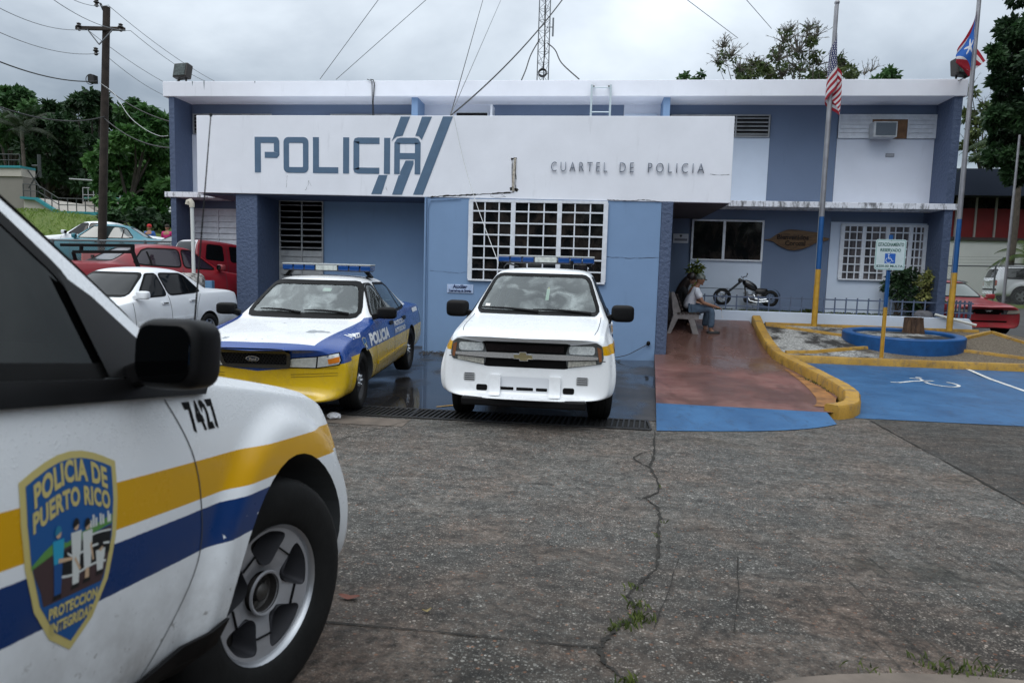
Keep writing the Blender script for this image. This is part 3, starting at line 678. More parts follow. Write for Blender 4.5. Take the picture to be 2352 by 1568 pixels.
mb = MB(); mb.lathe([(.12, 0), (.15, .04), (.13, .08), (.15, .12), (.12, .16)], 14, loc_rot((0, -.15, 2.75), (RD(80), 0, 0)), True); mb.tube([(0, -.15, 2.9), (.05, -.15, 3.4), (0, -.1, 5)], .02, 6)
mb.build('cable_coil', MATS['black_cable'], t)
mb = MB(); mb.tube([(.3, -.1, 4.0), (.3, -.1, 4.6)], .03, 8); mb.tube([(0.1, -.1, 4.3), (.3, -.1, 4.3)], .015, 6); mb.build('aerial', MATS['galv'], t)
# plaques
t = thing('office_plaque', 'blue and white painted plaque reading Auxiliar on the wall by the barred window', 'plaque', (-2.57, 13.565, 1.31))
MB().box(-.265, .265, -.012, 0, -.085, .085).build('plate', M('plaque_white', (.56, .63, .76), .5, var=.15), t, bevel=.003)
MB().box(-.255, .255, -.0145, -.012, -.078, .078).build('panel', M('plaque_panel', (.36, .46, .66), .5, var=.2, vs=12), t)
NAVY = M('navy_ink', (.015, .03, .10), .5)
for txt, h, w, z in (('Auxiliar', .075, .30, .012), ('Comandante de Distrito', .05, .46, -.062)):
    bm = text_bm(txt, h*1.35, .004, w=w); xf(bm, lambda x, y: (x, y+z)); bm_solid(bm, 'writing', NAVY, t, Matrix.Translation((0, -.0145, 0)) @ MT, .003)
t = thing('entrance_plaque', 'white plaque with a crest and grey text bar beside the entrance window', 'plaque', (2.155, 16.99, 2.6))
MB().box(-.18, .18, -.012, .005, -.11, .11).build('plate', M('plaque_paper', (.55, .58, .64), .5), t)
MB().box(-.15, .155, -.0145, -.012, -.06, -.005).build('text_bar', M('plaque_bar', (.17, .18, .22), .5), t)
bm = poly_bm([[(-.03, .085), (.03, .085), (.03, .055), (0, .02), (-.03, .055)]]); bm_solid(bm, 'crest', M('crest_grey', (.06, .07, .09), .5), t, Matrix.Translation((0, -.012, 0)) @ MT, .003)
WOOD = NB('varnished_wood'); n = WOOD
g_ = n.noise(7, 5, .6, 1.2, None, (.35, 1, 1.6)); n.P(Base_Color=n.mix(n.step(g_, .35, .65), (.075, .035, .012), (.17, .09, .032)), Roughness=.35)
t = thing('wooden_sign', 'varnished leaf shaped slab of wood reading Bienvenidos on the blue wall', 'wooden sign', (4.83, 16.99, 2.61))
O = catmull([(-.73, 0, 0), (-.6, .03, 0), (-.42, .15, 0), (-.22, .24, 0), (0, .245, 0), (.3, .21, 0), (.5, .185, 0), (.56, .10, 0), (.72, .07, 0), (.745, .04, 0), (.66, .0, 0), (.56, -.01, 0), (.42, -.07, 0), (.28, -.15, 0), (.05, -.225, 0), (-.15, -.225, 0), (-.38, -.14, 0), (-.52, -.045, 0)], 5, True)
MB().prism([(v.x, v.y) for v in O], 0, .035, MT).build('slab', WOOD.m, t, bevel=.008)
BURN = M('burnt_letters', (.018, .008, .004), .6)
for txt, w, z, dx in (('Bienvenidos', .72, .02, -.08), ('Corozal', .46, -.12, -.02)):
    bm = text_bm(txt, .155, .004, w=w); xf(bm, lambda x, y: (x+dx, y+z)); bm_solid(bm, 'carved_writing', BURN, t, Matrix.Translation((0, -.036, 0)) @ MT, .004)
# planter wall and little fence in front of the entrance
pw = thing('planter_wall', 'low pale blue planter wall in front of the entrance with a broken right end', 'low wall', (5, 16.1, .3))
MB().prism([(-3.4, 0), (3.54, 0), (3.53, .36), (3.46, .40), (3.44, .55), (3.38, .625), (-3.4, .65)], 0, .16, Matrix.Translation((0, .16, 0)) @ MT).build('wall', W_PALE, pw, bevel=.01)
tag(MB().box(1.6, 8.4, 16.265, 16.97, .3, .925).build('planter_soil', M('planter_earth', (.055, .06, .03), .95, var=.6, vs=5, bump=1, bs=20, bd=.03)), kind='structure')
FB = M('fence_blue_grey', (.10, .13, .20), .5, var=.2)
fn = thing('low_fence', 'knee high blue grey picket fence on the planter wall with a return at its end', 'fence', (2.6, 16.3, .95))
mb = MB(); mb.box(0, 5.93, -.012, .012, .29, .32); mb.box(0, 5.93, -.012, .012, .08, .105); mb.bar((5.93, 0, .305), (6.0, 1.5, .305), .03); mb.bar((5.93, 0, .095), (6.0, 1.5, .095), .025); mb.build('rails', FB, fn)
for k in range(25):
    x = .08+.242*k; MB().box(x-.012, x+.012, -.0145, .0145, -.02, .355).build('picket', FB, fn)
for k in range(1, 7): MB().box(5.94+.01*k-.014, 5.94+.01*k+.014, .2*k-.014, .2*k+.014, -.25, .36).build('picket', FB, fn)
# ------------------------------------------------------------ vehicle kit (x forward, y left, z up, origin under the front axle)
RUB = M('tyre_rubber', (.009, .009, .009), .7, spec=.25, var=.3, vs=14, bump=.3, bs=60)
BLK = M('black_plastic', (.006, .006, .0065), .45, var=.2, vs=10, spec=.15)
BLKG = M('black_trim', (.005, .005, .005), .45, spec=.08)
CAV = M('cabin_grey', (.055, .058, .06), .8)
CHR = M('chrome', (.86, .88, .90), .24, .85)
ALLOY = M('alloy_grey', (.40, .40, .42), .42, .45, var=.12)
ALLOYB = M('alloy_bright', (.46, .47, .49), .32, .8)
LENS = glass('lamp_lens', (.96, .98, .98), .35, .03)
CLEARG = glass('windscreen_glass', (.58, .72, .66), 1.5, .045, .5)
TINT = M('tinted_glass', (.005, .006, .007), .05, spec=.28)
SMOKE = glass('smoked_glass', (.04, .045, .045), .24, .003)
SEATM = M('seat_cloth', (.10, .10, .105), .85)
AMBER = M('amber_lens', (.70, .20, .01), .25, coat=.3)
REDL = M('red_lens', (.35, .012, .012), .2, coat=.6)
def sec(x, zb, wb, zs, ws, zk, wk, zr, wr, zt, bow=0, rake=0):
    P = [(0, zb), (wb*.55, zb), (wb, zb), (ws-.02, zb+(zs-zb)*.3), (ws, zs), (ws-(ws-wk)*.25, zs+(zk-zs)*.6), (wk, zk), (wk-(wk-wr)*.10, zk+(zr-zk)*.08), (wr+(wk-wr)*.14, zr-(zr-zk)*.10), (wr-.03*(1 if zr-zk > .2 else .4), zr+.35*(zt-zr)), (wr*.62, zr+.78*(zt-zr)), (wr*.3, zr+.97*(zt-zr)), (0, zt)]
    return [(x-bow*(abs(y)/ws)**2.6-rake*max(0, z-.62), y, z) for y, z in P]
def apply_mods(o):
    dg = bpy.context.evaluated_depsgraph_get(); me = bpy.data.meshes.new_from_object(o.evaluated_get(dg)); return me
def temp(me):
    o = bpy.data.objects.new('tmp', me); COL.objects.link(o); return o
class Car:
    def __init__(s, root, secs, lev=2, flare=None):
        s.root = root; n = len(secs[0]); vs = []; fs = []
        for sc in secs: vs += [(x, y, z) for x, y, z in sc]+[(x, -y, z) for x, y, z in sc[-2:0:-1]]
        m = 2*n-2
        for i in range(len(secs)-1):
            for k in range(m): fs.append((i*m+k, i*m+(k+1) % m, (i+1)*m+(k+1) % m, (i+1)*m+k))
        for b in (0, (len(secs)-1)*m):
            for k in range(n-1): a = [b+k, b+k+1, b+(m-k-1) % m, b+(m-k) % m]; fs.append(tuple(dict.fromkeys(a)))
        me = bpy.data.meshes.new('c'); me.from_pydata(vs, [], fs)
        bm = bmesh.new(); bm.from_mesh(me); bmesh.ops.recalc_face_normals(bm, faces=bm.faces); bm.to_mesh(me); bm.free()
        o = temp(me); md = o.modifiers.new('s', 'SUBSURF'); md.levels = lev; md.render_levels = lev
        s.me = apply_mods(o); bpy.data.objects.remove(o)
        if flare:
            for wx, wz_, r0, r1, amt in flare:
                for v in s.me.vertices:
                    if abs(v.co.y) < .5: continue
                    d = math.hypot(v.co.x-wx, v.co.z-wz_)
                    if d < r1: v.co.y += math.copysign(amt*(sm(r1, r0, d)), v.co.y)
        s.me.update(); s.rebvh()
    def rebvh(s):
        s.bvh = BVHTree.FromPolygons([v.co for v in s.me.vertices], [p.vertices for p in s.me.polygons])
    def hit(s, u, v, view, d0=6):
        o, d = {'R': (Vector((u, -d0, v)), Vector((0, 1, 0))), 'L': (Vector((u, d0, v)), Vector((0, -1, 0))), 'F': (Vector((d0, u, v)), Vector((-1, 0, 0))), 'B': (Vector((-9, u, v)), Vector((1, 0, 0))), 'T': (Vector((u, v, d0)), Vector((0, 0, -1)))}[view]
        h = s.bvh.ray_cast(o, d)
        if h[0] is None:
            q = o+d*(d0-.9 if view in 'RL' else d0)
            h = s.bvh.find_nearest(q)
        n = h[1] if h[1].dot(d) < 0 else -h[1]
        return h[0], n
    def patch(s, name, shape, view, mat, off=.003, res=.05, parent=None, thick=0, build=True):
        bm = shape if isinstance(shape, bmesh.types.BMesh) else poly_bm([shape] if not isinstance(shape[0][0], (tuple, list)) else shape)
        bmesh.ops.remove_doubles(bm, verts=bm.verts, dist=1e-5)
        for ax in (0, 1):
            c = [v.co[ax] for v in bm.verts]; a, b = min(c), max(c); n = int((b-a)/res)
            for k in range(1, n+1):
                p = [0, 0, 0]; p[ax] = a+(b-a)*k/(n+1); q = [0, 0, 0]; q[ax] = 1
                bmesh.ops.bisect_plane(bm, geom=bm.verts[:]+bm.edges[:]+bm.faces[:], plane_co=p, plane_no=q, dist=1e-6)
        hits = [s.hit(v.co.x, v.co.y, view) for v in bm.verts]
        for v, (h, n) in zip(bm.verts, hits): v.co = h+n*off
        dirv = {'R': Vector((0, -1, 0)), 'L': Vector((0, 1, 0)), 'F': Vector((1, 0, 0)), 'B': Vector((-1, 0, 0)), 'T': Vector((0, 0, 1))}[view]
        bm.normal_update()
        for f in bm.faces:
            if f.normal.dot(dirv) < 0: f.normal_flip()
        if thick:
            r = bmesh.ops.extrude_face_region(bm, geom=bm.faces[:])
            nv = [g for g in r['geom'] if isinstance(g, bmesh.types.BMVert)]
            for v in nv: v.co += dirv*thick
            bmesh.ops.recalc_face_normals(bm, faces=bm.faces)
        me = bpy.data.meshes.new(name); bm.to_mesh(me); bm.free()
        me.polygons.foreach_set('use_smooth', [True]*len(me.polygons))
        if thick: me.set_sharp_from_angle(angle=RD(40))
        return link(name, me, parent or s.root, mat)
    def ring(s, name, outer, inner, view, mat, off=.002, parent=None, res=.08):
        n = len(outer); return s.patch(name, poly_bm([[outer[k], outer[(k+1) % n], inner[(k+1) % n], inner[k]] for k in range(n)]), view, mat, off, res, parent)
    def finish(s, mats, cut, name='body'):
        o = link(name, s.me, s.root, mats)
        for c in cut:
            me = c.mesh('cut'); me.materials.append(mats[0]); me.materials.append(mats[1]); me.polygons.foreach_set('material_index', [1]*len(me.polygons))
            t = temp(me); md = o.modifiers.new('b', 'BOOLEAN'); md.operation = 'DIFFERENCE'; md.solver = 'EXACT'; md.object = t
        par = o.parent; o.parent = None
        me = apply_mods(o); o.parent = par
        for md in list(o.modifiers): t = md.object; o.modifiers.remove(md); bpy.data.objects.remove(t)
        o.data = me; me.polygons.foreach_set('use_smooth', [True]*len(me.polygons)); me.set_sharp_from_angle(angle=RD(38))
        return o
def arch_cut(x, r, zc, half=1.2, inner=.55):
    out = []
    for s in (-1, 1):
        mb = MB(); a, b = (inner*s, half*s) if s > 0 else (-half, -inner)
        mb.lathe([(0.001, a), (r, a), (r, b), (0.001, b)], 40, loc_rot((x, 0, zc), (RD(-90), 0, 0)))
        mb2 = MB(); n = 40
        vs = [(x+r*cos(2*pi*k/n), y, zc+r*sin(2*pi*k/n)) for y in (a, b) for k in range(n)]
        mb2.add(vs, [tuple(range(n)), tuple(range(n, 2*n))]+[(k, (k+1) % n, n+(k+1) % n, n+k) for k in range(n)]); out.append(mb2)
    return out
def slab_cut(poly, view, a, b):              # polygon pushed through the body along y ('R') or x ('F')
    mb = MB(); n = len(poly)
    vs = [((u, t, v) if view == 'R' else (t, u, v)) for t in (a, b) for u, v in poly]
    return mb.add(vs, [tuple(range(n)), tuple(range(n, 2*n))]+[(k, (k+1) % n, n+(k+1) % n, n+k) for k in range(n)])
def grow(poly, d):
    n = len(poly); A_ = sum(poly[k][0]*poly[(k+1) % n][1]-poly[(k+1) % n][0]*poly[k][1] for k in range(n)); sg = 1 if A_ > 0 else -1; out = []
    for k in range(n):
        a, b, c = Vector(poly[k-1]), Vector(poly[k]), Vector(poly[(k+1) % n])
        n1 = Vector(((b-a).y, -(b-a).x)).normalized()*sg; n2 = Vector(((c-b).y, -(c-b).x)).normalized()*sg
        m = (n1+n2); m = m/max(.5, m.length_squared)*2; out.append((b.x+m.x*d, b.y+m.y*d))
    return out
def rpoly(poly, n=3):                         # round the corners of a polygon a little
    out = []; N = len(poly)
    for k in range(N):
        a, b, c = Vector(poly[k-1]), Vector(poly[k]), Vector(poly[(k+1) % N]); d = min((a-b).length, (c-b).length)*.22; d = min(d, .08)
        p, q = b+(a-b).normalized()*d, b+(c-b).normalized()*d
        for i in range(n+1):
            t = i/n; v = p*(1-t)**2+b*2*t*(1-t)+q*t*t; out.append((v.x, v.y))
    return out
def mirror(poly): return [(-u, v) for u, v in poly][::-1]
def wheel(parent, x, y, r, w, style='alloy', steer=0, rr=None, seg=48, nm='wheel'):
    """axis along local y, outer face towards -y (turned round on the left side)"""
    rr = rr or r*.60; s = -1 if y < 0 else 1
    e = bpy.data.objects.new(nm, None); COL.objects.link(e); e.parent = parent; e.location = (x, y, r); e.rotation_euler = (0, 0, (0 if s < 0 else pi)+steer)
    e.empty_display_size = .1
    AX = loc_rot((0, 0, 0), (RD(90), 0, 0))    # lathe z -> -y (outer)
    mb = MB(); h = w/2
    prof = [(rr*.97, h*.55), (rr+.004, h*.86), (rr+.03, h*.97), (rr+(r-rr)*.55, h*1.04), (r-.032, h*.97), (r-.012, h*.86), (r-.002, h*.66), (r, h*.36), (r-.008, h*.34), (r-.008, h*.28), (r, h*.26), (r, h*.06), (r-.008, h*.05)]
    prof = prof+[(a, -b) for a, b in prof[::-1]]
    mb.lathe(prof, seg, AX); mb.build('tyre', RUB, e, smooth=50)
    def lt(prof, mat, name, n=seg, sm_=40, cl=False):
        m = MB(); m.lathe(prof, n, AX, cl); return m.build(name, mat, e, smooth=sm_)
    lt([(rr*.62, -h*.5), (rr*.95, -h*.5), (rr*.95, h*.55), (rr*.99, h*.62)], BLK, 'barrel')
    lt([(0.001, -h*.1), (rr*.93, -h*.1)], M('brake_dark', (.02, .018, .016), .6, .3, var=.5), 'brake')
    if style == 'star5':                       # five broad spokes with deep rounded windows
        lt([(rr*.955, h*.62), (rr*.98, h*.76), (rr*1.005, h*.84), (rr*1.025, h*.88), (rr*1.035, h*.80), (rr*1.0, h*.55)], ALLOYB, 'rim_lip')
        zo, zi = h*.70, h*.10; bm = bmesh.new(); loops = []
        def lp(pts):
            vs = [bm.verts.new((a, b, 0)) for a, b in pts]; return [bm.edges.new((vs[k], vs[(k+1) % len(vs)])) for k in range(len(vs))]
        edges = lp(circ(0, 0, rr*.985, 60)); wins = []
        for k in range(5):
            c0 = RD(90+72*k); wv = []
            ctl = [(.46, -13), (.42, 0), (.46, 13), (.62, 21), (.82, 26), (.905, 21), (.925, 0), (.905, -21), (.82, -26), (.62, -21)]
            pts = [(rr*a*cos(c0+RD(d)), rr*a*sin(c0+RD(d)), 0) for a, d in ctl]
            pl = [(v.x, v.y) for v in catmull(pts, 4, True)]; wins.append((pl, c0)); edges += lp(pl)
        edges += lp(circ(0, 0, rr*.30, 30))
        bmesh.ops.triangle_fill(bm, use_beauty=True, edges=edges)
        fk = [f for f in bm.faces if math.hypot(*f.calc_center_median()[:2]) < rr*.29]
        for pl, c0 in wins:
            P = [Vector((a, b)) for a, b in pl]
            for f in bm.faces:
                c = f.calc_center_median(); ins = False
                for i in range(len(P)):
                    a, b = P[i], P[i-1]
                    if (a.y > c.y) != (b.y > c.y) and c.x < (b.x-a.x)*(c.y-a.y)/(b.y-a.y)+a.x: ins = not ins
                if ins: fk.append(f)
        bmesh.ops.delete(bm, geom=list(set(fk)), context='FACES')
        for v in bm.verts:
            rho = math.hypot(v.co.x, v.co.y)/rr; v.co.z = zo-.016*(1-rho)*(1-rho)*4+.0
        bm.transform(AX); me = bpy.data.meshes.new('spokes'); bmesh.ops.recalc_face_normals(bm, faces=bm.faces); bm.to_mesh(me); bm.free(); link('spokes', me, e, ALLOY)
        mb = MB()
        for pl, c0 in wins:
            n = len(pl); cx, cy = rr*.66*cos(c0), rr*.66*sin(c0)
            rings = []
            for sc_, z in ((1, zo-.004), (.955, zo-.016), (.84, h*.28), (.70, h*-.05)): rings += [(cx*(1+.05*(1-sc_))+(a-cx)*sc_, cy*(1+.05*(1-sc_))+(b-cy)*sc_, z) for a, b in pl]
            mb.add(rings, [(j*n+k, j*n+(k+1) % n, (j+1)*n+(k+1) % n, (j+1)*n+k) for j in range(3) for k in range(n)], AX)
        mb.build('spoke_wells', M('alloy_well', (.10, .10, .11), .40, .6), e, smooth=50)
        for k in range(5):
            mb = MB(); a = RD(90+36+72*k); mb.box(rr*.645, rr*.66, -.030*rr/.2, .030*rr/.2, zo-.008, zo+.0015, AX @ Matrix.Rotation(a, 4, 'Z'))
            mb.build('spoke_groove', BLK, e)
        lt([(rr*.31, h*.66), (rr*.285, h*.68), (rr*.27, h*.40), (rr*.20, h*.28), (0.001, h*.28)], M('hub_dark', (.06, .055, .052), .45, .5, var=.4, vs=20), 'hub_cap')
        lt([(rr*.335, h*.66), (rr*.32, h*.72), (rr*.29, h*.70), (rr*.28, h*.62)], ALLOY, 'hub_ring')
        mb = MB(); mb.lathe([(.03, 0), (.028, .03), (.012, .04), (.001, .04)], 12, AX @ Matrix.Translation((.004, 0, h*.28)))
        for k in range(6): a = RD(60*k+20); mb.lathe([(.012, 0), (.012, .014), (.001, .016)], 6, AX @ Matrix.Translation((rr*.19*cos(a), rr*.19*sin(a), h*.28)))
        mb.build('lug_nuts', M('lug', (.10, .095, .09), .4, .7), e, smooth=40)
    elif style == 'steel':
        lt([(rr*.99, h*.80), (rr*.94, h*.72), (rr*.88, h*.40), (rr*.80, h*.42), (rr*.60, h*.62), (rr*.42, h*.52), (0.001, h*.5)], M('steel_black', (.022, .022, .024), .5, .3), 'disc')
        mb = MB()
        for k in range(9): a = 2*pi*k/9; mb.lathe([(.026, 0), (.001, 0)], 12, AX @ Matrix.Translation((rr*.76*cos(a), rr*.76*sin(a), h*.50)) @ loc_rot((0, 0, 0), (0, 0, a), (.75, 1.1, 1)) @ loc_rot((0, 0, 0), (0, RD(24), 0)))
        mb.build('vent_holes', M('hole_black', (.002, .002, .002), .9), e)
        mb = MB(); mb.lathe([(rr*.36, h*.52), (rr*.35, h*.62), (rr*.28, h*.70), (.001, h*.72)], 24, AX)
        for k in range(5): a = 2*pi*k/5; mb.lathe([(.016, 0), (.014, .02), (.001, .024)], 8, AX @ Matrix.Translation((rr*.24*cos(a), rr*.24*sin(a), h*.70)))
        mb.build('hub_cap', CHR, e, smooth=40)
    else:
        lt([(rr*1.0, h*.84), (rr*.95, h*.86), (rr*.90, h*.6), (rr*.9, h*.3)], ALLOYB, 'rim_lip')
        mb = MB(); ns = 5 if style == 'five' else 7
        for k in range(ns):
            a = 2*pi*k/ns; mb.add([(.02, -.05*rr/.2, h*.62), (.02, .05*rr/.2, h*.62), (rr*.93, .026*rr/.2, h*.66), (rr*.93, -.026*rr/.2, h*.66), (.02, -.03, h*.2), (.02, .03, h*.2), (rr*.93, .02, h*.3), (rr*.93, -.02, h*.3)], [(0, 1, 2, 3), (0, 4, 5, 1), (1, 5, 6, 2), (2, 6, 7, 3), (3, 7, 4, 0)], AX @ Matrix.Rotation(a, 4, 'Z'))
        mb.build('spokes', ALLOYB, e)
        lt([(rr*.2, h*.6), (rr*.18, h*.7), (.001, h*.72)], ALLOY, 'hub_cap')
    return e
def lightbar(parent, x, z, half, root_lbl=None):
    bar = MB(); bar.box(x-.13, x+.13, -half+.02, half-.02, z, z+.045); b = bar.build('light_bar', M('lightbar_base', (.03, .03, .032), .5), parent, bevel=.008)
    cov = M('lightbar_top', (.34, .36, .36), .4); bl = M('blue_lens', (.006, .05, .20), .2, coat=.3); wl = M('clear_lens', (.50, .53, .50), .2, coat=.6, var=.3, vs=18)
    mb = MB(); mb.box(x-.145, x+.145, -half, half, z+.085, z+.105); mb.build('bar_top', cov, b, bevel=.008)
    for k, (a, c, m) in enumerate(((-half, -.16, bl), (-.158, .158, wl), (.16, half, bl))):
        mb = MB()
        seg = 3 if m is bl else 1
        for i in range(seg): p0 = a+(c-a)*i/seg; p1 = a+(c-a)*(i+1)/seg; mb.box(x-.14, x+.14, p0+.006, p1-.006, z+.012, z+.085)
        mb.build('bar_lens', m, b, bevel=.012)
    for s in (-1, 1):
        mb = MB(); mb.bar((x, s*(half-.10), z+.01), (x, s*(half-.03), z-.07), .10, .04); mb.box(x-.06, x+.06, s*(half-.04)-.05, s*(half-.04)+.03, z-.085, z-.06); mb.build('bar_foot', BLK, b)
    return b
def mirror_part(parent, x, y, z, s, r=(.075, .125, .092), arm=.10, mat=BLK, facing=-1):
    mb = MB(); mb.ell((0, 0, 0), r, 28, 16, None, .48); m = mb.build('mirror', mat, parent, smooth=60); m.location = (x, y, z)
    mb = MB(); mb.bar((.01, -s*r[1]*.6, -r[2]*.35), (.03, -s*(r[1]+arm), -r[2]*.75), .06, .075); mb.build('mirror_arm', mat, m, bevel=.012)
    mb = MB(); P = rrect(-r[1]*.80, r[1]*.80, -r[2]*.78, r[2]*.78, .055, 6)
    mb.prism(P, 0, .006, Matrix(((0, 0, facing, facing*(r[0]-.006)), (1, 0, 0, 0), (0, 1, 0, 0), (0, 0, 0, 1))))
    mb.build('mirror_glass', M('mirror_glass', (.035, .037, .04), .04, 1), m)
    return m
def seats(parent, xs, z, w=.5, h=.62, mat=SEATM):
    for x in xs:
        for s in (-1, 1):
            mb = MB(); y = s*.36
            mb.ell((x, y, z), (.27, w/2, .10), 14, 8, None, .6); mb.ell((0, 0, h/2), (.09, w/2, h/2), 14, 10, loc_rot((x-.24, y, z+.02), (0, RD(-14), 0)), .6)
            mb.ell((0, 0, h+.10), (.06, .13, .09), 12, 8, loc_rot((x-.24, y, z+.02), (0, RD(-14), 0)), .7); mb.build('seat', mat, parent, smooth=60)
def cabin(parent, xd, zd, wd, ys):             # dashboard and steering wheel
    mb = MB(); mb.ell((xd, 0, zd-.12), (.22, wd, .16), 20, 8, None, .6); d = mb.build('dashboard', M('dash', (.045, .047, .048), .7), parent, smooth=60)
    mb = MB(); mx = loc_rot((xd-.32, ys, zd-.02), (0, RD(-62), 0)); mb.lathe([(.185+.016*cos(t), .016*sin(t)) for t in [2*pi*k/8 for k in range(8)]]+[(.201, 0)], 28, mx); mb.box(-.18, .18, -.02, .02, -.01, .01, mx); mb.build('steering_wheel', BLK, parent, smooth=60)
def place_car(root, pose, sc=1):
    X, Y, Z, h, p = pose; root.location = (X, Y, Z); root.rotation_euler = (0, p, pi/2-h); root.scale = (sc,)*3
# ------------------------------------------------------------ white patrol SUV (front one and near one)
YEL = (.62, .33, .002); BLU = (.002, .030, .135)
def suv_paint():
    n = NB('patrol_white'); x, y, z = n.sep()[:]
    G = lambda a, b: n.m_('GREATER_THAN', a, b)
    def band(v, a, b): return n.m_('MULTIPLY', G(v, a), G(b, v))
    slope = n.m_('MULTIPLY_ADD', x, -.012, 0)
    zz = n.m_('SUBTRACT', z, slope); ay = n.m_('ABSOLUTE', y)
    side = n.m_('MULTIPLY', G(ay, .60), G(.80, x))
    yl = n.m_('MULTIPLY', band(zz, .797, .893), side)
    wob = n.m_('MULTIPLY_ADD', n.noise(60, 2), .003, -.0015)
    bl = n.m_('MULTIPLY', n.m_('MULTIPLY', band(n.m_('ADD', zz, wob), .668, .770), side), G(-.20, x))
    chip = n.m_('MULTIPLY', G(n.noise(22, 5, .6), .66), G(x, -.48)); bl = n.m_('MULTIPLY', bl, n.m_('SUBTRACT', 1, chip))
    c = n.mix(yl, (.78, .80, .82), YEL); c = n.mix(bl, c, BLU)
    f = n.step(n.noise(4, 6, .65), .45, .72); low = n.step(z, .74, .42)
    sp = n.m_('MULTIPLY', n.m_('MULTIPLY', G(n.noise(34, 4, .7), .655), low), G(.3, x))
    d = n.m_('MULTIPLY', n.m_('ADD', n.m_('MULTIPLY', low, n.m_('MULTIPLY_ADD', G(-.4, x), .55, .2)), .05), f)
    c = n.mix(d, c, (.15, .125, .10)); c = n.mix(n.m_('MULTIPLY', sp, .75), c, (.10, .075, .055))
    n.P(Base_Color=c, Roughness=n.m_('MULTIPLY_ADD', f, .1, .27), Coat_Weight=.15, Coat_Roughness=.05); n.b.inputs['Specular IOR Level'].default_value = .35
    rain = n.nd('ShaderNodeTexVoronoi', Vector=n.co(), Scale=120).outputs['Distance']
    n.bump(n.m_('MULTIPLY', n.step(rain, .35, .1), n.step(z, .93, 1.02)), .35, .003)
    return n.m
SUVP = suv_paint()
def suv_secs():
    return [sec(.925, .325, .80, .52, .865, .89, .77, .93, .72, .955, .24, .16),
            sec(.875, .30, .86, .53, .92, .905, .815, .94, .76, .97, .30, .15),
            sec(.70, .30, .86, .56, .94, .94, .825, .965, .77, .995, .21, .04),
            sec(.45, .32, .82, .60, .925, .985, .825, 1.01, .77, 1.04),
            sec(0, .33, .83, .62, .925, 1.04, .845, 1.065, .79, 1.095),
            sec(-.27, .33, .84, .64, .93, 1.07, .86, 1.09, .80, 1.13),
            sec(-.40, .33, .84, .66, .935, 1.09, .868, 1.115, .81, 1.15, .10),
            sec(-.50, .33, .84, .66, .94, 1.095, .875, 1.205, .785, 1.235, .12),
            sec(-.79, .33, .84, .68, .94, 1.10, .885, 1.435, .70, 1.46, .10),
            sec(-1.12, .33, .84, .68, .94, 1.105, .89, 1.65, .625, 1.685, .07),
            sec(-1.26, .33, .84, .68, .94, 1.105, .89, 1.68, .615, 1.725, .04),
            sec(-1.60, .33, .84, .68, .94, 1.11, .89, 1.70, .615, 1.745),
            sec(-2.4, .33, .84, .68, .94, 1.12, .89, 1.71, .615, 1.76),
            sec(-3.3, .34, .84, .68, .935, 1.13, .88, 1.69, .60, 1.735),
            sec(-3.62, .38, .82, .68, .92, 1.13, .86, 1.66, .58, 1.70),
            sec(-3.74, .40, .80, .68, .90, 1.12, .84, 1.50, .62, 1.54, -.0),
            sec(-3.90, .42, .76, .68, .87, 1.06, .80, 1.10, .76, 1.12, -.10),
            sec(-3.97, .44, .70, .62, .80, .95, .74, .98, .70, 1.0, -.12)]
